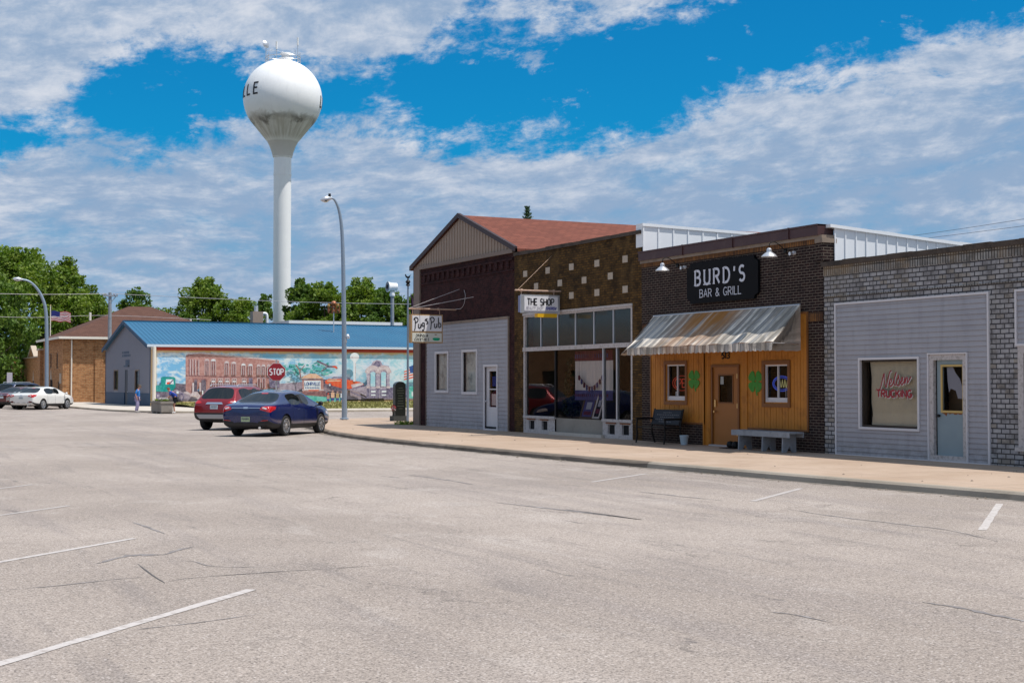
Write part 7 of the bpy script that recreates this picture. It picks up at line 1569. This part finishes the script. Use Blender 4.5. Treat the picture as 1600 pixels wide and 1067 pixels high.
def person(label, loc, rz, J, mats, hair, hat=False):
    """J: joint positions in the person's own frame (x forward, y left, z up)"""
    o = thing('person', label, 'person', loc, rz)
    N = ['pelvis', 'waist', 'chest', 'neck', 'headb', 'headm', 'headt', 'shL', 'elL', 'wrL', 'haL', 'shR', 'elR', 'wrR', 'haR', 'hipL', 'knL', 'anL', 'toL', 'hipR', 'knR', 'anR', 'toR']
    Rr = dict(pelvis=(.13, .15), waist=(.11, .13), chest=(.12, .15), neck=.05, headb=(.07, .06), headm=(.088, .078), headt=(.06, .055), sh=.055, el=.038, wr=.026, ha=.03, hip=.085, kn=.055, an=.036, to=.03)
    vs = [(J[n], Rr[n] if n in Rr else Rr[n[:-1]]) for n in N]; ix = {n: i for i, n in enumerate(N)}
    E = [('pelvis', 'waist'), ('waist', 'chest'), ('chest', 'neck'), ('neck', 'headb'), ('headb', 'headm'), ('headm', 'headt')]
    for s in 'LR': E += [('chest', 'sh'+s), ('sh'+s, 'el'+s), ('el'+s, 'wr'+s), ('wr'+s, 'ha'+s), ('pelvis', 'hip'+s), ('hip'+s, 'kn'+s), ('kn'+s, 'an'+s), ('an'+s, 'to'+s)]
    body = skin_mesh('body', vs, [(ix[a], ix[b]) for a, b in E], mats['skin'], o)
    # fingers and thumb rooted in each hand
    for s in 'LR':
        h = Vector(J['ha'+s]); d = (h-Vector(J['wr'+s])).normalized(); sd = d.cross(Vector((1, 0, .2))).normalized()
        b = MB()
        for k, ln in enumerate((.070, .080, .075, .06)): q = h+sd*(k-1.5)*.018; b.tube([q, q+d*ln*.55, q+d*ln*.9+Vector((.02, 0, -.01))], [.009, .0085, .006], 6)
        q = h-sd*.03-d*.02; b.tube([q, q-sd*.025+d*.02, q-sd*.03+d*.05], [.011, .010, .007], 6); b.build('fingers', mats['skin'], body, True)
    V = Vector
    def lerp(a, b, f): return tuple(V(J[a]).lerp(V(J[b]), f))
    sv = [(J['pelvis'], (.155, .175)), (J['waist'], (.135, .158)), (J['chest'], (.145, .175)), (lerp('chest', 'neck', .75), (.075, .085))]; se = [(0, 1), (1, 2), (2, 3)]
    for s in 'LR': k = len(sv); sv += [(J['sh'+s], .075), (lerp('sh'+s, 'el'+s, .85), .072)]; se += [(2, k), (k, k+1)]
    skin_mesh('shirt', sv, se, mats['shirt'], o)
    kf = mats.get('len', .9)
    sv = [(J['pelvis'], (.145, .165))]; se = []
    for s in 'LR':
        k = len(sv); sv += [(J['hip'+s], .105), (lerp('hip'+s, 'kn'+s, .95 if kf > .5 else .72), .078)]; se += [(0, k), (k, k+1)]
        if kf > .5: sv += [(lerp('kn'+s, 'an'+s, kf), .055)]; se += [(k+1, k+2)]
    skin_mesh('trousers' if kf > .5 else 'shorts', sv, se, mats['pants'], o)
    for s in 'LR':
        a, t_ = V(J['an'+s]), V(J['to'+s]); b = MB(); b.tube([a+(a-t_)*.25+V((0, 0, -.01)), a+V((0, 0, -.01)), a.lerp(t_, .6)+V((0, 0, .0)), t_+(t_-a)*.15], [.04, .055, .052, .03], 10); b.build('shoe', mats['shoe'], o, True)
    hm = V(J['headm']); up = (V(J['headt'])-V(J['headb'])).normalized(); fw = V((1, 0, 0)); fw = (fw-up*fw.dot(up)).normalized(); lf = up.cross(fw)
    b = MB(); P = []
    for i in range(9):
        el_ = R_(-25+i*14)
        for j in range(16):
            az_ = 2*math.pi*j/16; back = math.cos(az_)
            drop = .0 if back < .2 else 1.
            e2 = el_ if (back < .35 or el_ > R_(25)) else R_(25)
            P.append(hm-fw*.012+up*.035+(fw*math.cos(az_)*math.cos(e2)*.098+lf*math.sin(az_)*math.cos(e2)*.09+up*math.sin(e2)*.105))
    b.add(P, [(i*16+j, i*16+(j+1) % 16, (i+1)*16+(j+1) % 16, (i+1)*16+j) for i in range(8) for j in range(16)], 0, True); b.build('hair', hair, o, True)
    b = MB()
    q = hm+fw*.085-up*.01; b.tube([q+up*.02, q+fw*.022-up*.012, q-up*.02], [.008, .014, .008], 6); b.build('nose', mats['skin'], body, True)
    for s in (1, -1): b = MB(); e = hm+fw*.078+lf*.03*s+up*.015; b.tube([e-lf*.012, e, e+lf*.012], [.003, .007, .003], 6); b.build('eye', 'dark', body, True); b = MB(); e = hm+lf*.083*s; b.tube([e-up*.025, e+up*.0, e+up*.025], [.012, .018, .012], 6); b.build('ear', mats['skin'], body, True)
    b = MB(); q = hm+fw*.076-up*.045; b.tube([q-lf*.02, q+fw*.004, q+lf*.02], [.003, .006, .003], 6); b.build('mouth', 'red_letter', body, True)
    if hat:
        b = MB(); b.lathe([(0, .12), (.06, .10), (.095, .05), (.10, 0)], (0, 0, 0), 16); b.v = [tuple(hm+up*.03+fw*x+lf*y+up*z) for x, y, z in b.v]
        b.add([tuple(hm+up*.045+fw*a+lf*c) for a, c in ((.08, -.07), (.17, -.04), (.18, 0), (.17, .04), (.08, .07))], [(0, 1, 2, 3, 4)]); b.build('cap', 'bark', o, True)
    return o
# facing the planter (towards the right of the picture): person frame x -> world direction
pA = PG(214, 645); fa = math.atan2(RT.y+.15, RT.x)
JA = dict(pelvis=(0, 0, .92), waist=(.02, 0, 1.05), chest=(.05, 0, 1.27), neck=(.09, 0, 1.41), headb=(.11, 0, 1.46), headm=(.145, 0, 1.53), headt=(.15, 0, 1.60),
          shL=(.06, .19, 1.34), elL=(.0, .24, 1.08), wrL=(.10, .22, .88), haL=(.13, .21, .82), shR=(.04, -.19, 1.34), elR=(-.06, -.25, 1.08), wrR=(.02, -.24, .86), haR=(.04, -.24, .80),
          hipL=(0, .09, .86), knL=(.06, .10, .48), anL=(.0, .10, .09), toL=(.15, .11, .045), hipR=(0, -.09, .86), knR=(.02, -.10, .48), anR=(-.08, -.10, .09), toR=(.07, -.12, .045))
person('person in light blue T-shirt and lilac trousers standing left of the planter', (pA.x, pA.y, 0), fa, JA, dict(skin='skin', shirt='shirt_light', pants='pants_lilac', shoe='shoe_grey', len=.92), 'hair_brown', True)
b = PG(268, 646); fb_ = math.atan2(-RT.y, -RT.x)
JB = dict(pelvis=(-.10, 0, .90), waist=(-.02, 0, 1.02), chest=(.14, 0, 1.19), neck=(.25, 0, 1.29), headb=(.28, 0, 1.32), headm=(.33, 0, 1.37), headt=(.36, 0, 1.44),
          shL=(.17, .19, 1.24), elL=(.20, .22, 1.0), wrL=(.34, .16, .86), haL=(.39, .15, .82), shR=(.17, -.19, 1.24), elR=(.30, -.20, 1.0), wrR=(.50, -.16, .90), haR=(.56, -.15, .87),
          hipL=(-.09, .10, .84), knL=(.0, .11, .47), anL=(-.06, .11, .09), toL=(.09, .12, .045), hipR=(-.09, -.10, .84), knR=(.04, -.11, .47), anR=(.02, -.12, .09), toR=(.17, -.13, .045))
person('person in dark blue T-shirt and black shorts bending over the planter', (b.x+.15, b.y, 0), fb_, JB, dict(skin='skin2', shirt='shirt_blue', pants='shorts_black', shoe='shoe_white', len=.1), 'hair_red')
# ================================================================== TREES
def tree(label, px, top, wpx, dist, seed, m='leaf_maple', n=9000, bottom=.16, size=.205, name='tree', group='trees behind the buildings', dens=1.0):
    rg = np.random.default_rng(seed); p = PD(px, 600, dist); zt = PD(px, top, dist).z; W = wpx/2222*dist/2; H = zt*(1-bottom); zt *= .93; H = zt*(1-bottom); zc = zt*bottom
    o = thing(name, label, 'tree', (p.x, p.y, 0), 0, None)
    mb = MB(); rad = .022*zt+.1; lean = rg.normal(size=2)*.25
    pth = [(p.x, p.y, 0), (p.x+lean[0]*.4, p.y+lean[1]*.4, zt*.25), (p.x+lean[0], p.y+lean[1], zt*.5), (p.x+lean[0], p.y, zt*.82)]
    mb.tube(smooth_line(pth, 4), [rad*(1-.85*i/12) for i in range(13)], 8)
    C, Rr = [], []
    nb = int(40*dens)
    for i in range(nb):
        a = rg.uniform(0, 6.283); f = rg.uniform(.06, 1)**.9; wz = math.sin(math.pi*(f*.80+.16))**.65
        r = W*wz*rg.uniform(.35, .92); c = (p.x+lean[0]+r*math.cos(a), p.y+r*math.sin(a), zc+H*f*.93)
        s = W*rg.uniform(.17, .34); C.append(c); Rr.append((s, s, s*rg.uniform(.5, .8)))
        if i % 3 == 0: b0 = Vector((p.x+lean[0], p.y, max(zt*.2, c[2]-r*.9))); mb.tube([b0, b0.lerp(Vector(c), .55)+Vector((0, 0, .2)), c], [rad*.4, rad*.25, rad*.08], 5)
    for i in range(int(90*dens)):   # sprays that break the outline
        a = rg.uniform(0, 6.283); f = rg.uniform(.12, 1.0); wz = math.sin(math.pi*(f*.80+.16))**.65; r = W*wz*rg.uniform(.70, 1.04)*(1 if f < .85 else rg.uniform(.1, .9))
        s = W*rg.uniform(.07, .16); C.append((p.x+lean[0]+r*math.cos(a), p.y+r*math.sin(a), zc+H*f)); Rr.append((s, s, s*1.25))
    vol = np.array([q[0]**2*q[2] for q in Rr])**.6; C = np.array(C); Rr = np.array(Rr)
    V = []
    for c, q, k in zip(C, Rr, (vol/vol.sum()*n).astype(int)): V.append(leaf_cloud([c], [q], max(int(k*1.4), 24), size, rg, .6, .25, True))
    mb.build('trunk', 'bark', o); leaf_mesh('crown', np.concatenate(V), m, o); return o
TR = [('large dark green tree at the left edge, tallest of the trees', 28, 374, 205, 170, 'leaf_maple', 26000, .02), ('broad tree in front of the tallest left tree, cut by the left edge', -25, 400, 150, 158, 'leaf_dark', 14000, .0),
      ('rounded tree right of the tallest left tree, behind the flag', 112, 394, 108, 172, 'leaf_maple', 16000, .02), ('low tree behind the utility pole', 150, 454, 74, 175, 'leaf_maple', 8000, .02),
      ('loose-crowned tree between the utility pole and the brown roof ridge', 208, 440, 84, 190, 'leaf_dark', 6500, .1), ('small treetop peeping over the right slope of the brown roof', 252, 476, 44, 200, 'leaf_dark', 3000, .1),
      ('dense round tree left of the water tower', 322, 428, 118, 180, 'leaf_maple', 18000, .02), ('lower tree spreading left of the round tree above the blue roof', 286, 480, 60, 176, 'leaf_dark', 6000, .02),
      ('medium tree just right of the round tree', 382, 456, 84, 178, 'leaf_maple', 11000, .02), ('tree touching the left side of the water tower column', 416, 452, 60, 200, 'leaf_dark', 7000, .02),
      ('narrow tree right of the water tower column', 466, 424, 66, 178, 'leaf_dark', 11000, .02), ('bushy tree behind the rusty signal light', 508, 432, 108, 174, 'leaf_maple', 18000, .02),
      ('wide tree behind the street lamp column', 562, 428, 118, 176, 'leaf_maple', 21000, .02), ('tree behind the white siren', 608, 434, 96, 172, 'leaf_dark', 15000, .02), ('tree behind the corner flagpole beside the pub', 645, 452, 66, 175, 'leaf_maple', 9000, .02)]
for i, (lb, px, top, w, d, m_, n_, bt) in enumerate(TR): tree(lb, px, top, w*1.06, d, 20+i, m_, n_, bt)
tag(leaf_mesh('shrubs', leaf_cloud([(PD(px, 600, 186)+Vector((0, 0, -.0))) + Vector((0, 0, 1.2)) for px in range(-60, 700, 12)], [(1.8, 1.6, 3.6)]*64, 34000, .26, np.random.default_rng(77)), 'leaf_dark'), 'distant mass of low shrubs filling the gaps under the trees', 'shrubs', kind='stuff')
# conifer tip behind the pub roof
p = PD(824, 323, 82); o = thing('conifer', 'tip of a spruce showing over the red shingle roof', 'tree', (p.x, p.y, 0)); rgn = np.random.default_rng(2)
mb = MB(); mb.tube([(p.x, p.y, 0), (p.x, p.y, p.z)], [.18, .015], 8); mb.build('trunk', 'bark', o); V = []
for i in range(40):
    z = p.z-.10-i*.19; r = .08+i*.062; nb = 6+i//2
    for k in range(nb):
        a = k*6.283/nb+i*.7; 
        for q in np.linspace(.15, 1, 5+i//3): V.append(leaf_cloud([(p.x+r*q*math.cos(a), p.y+r*q*math.sin(a), z+.16*q-.08)], [(.10, .10, .06)], 8, .055, rgn, .35, .6))
leaf_mesh('crown', np.concatenate(V), 'leaf_pine', o)
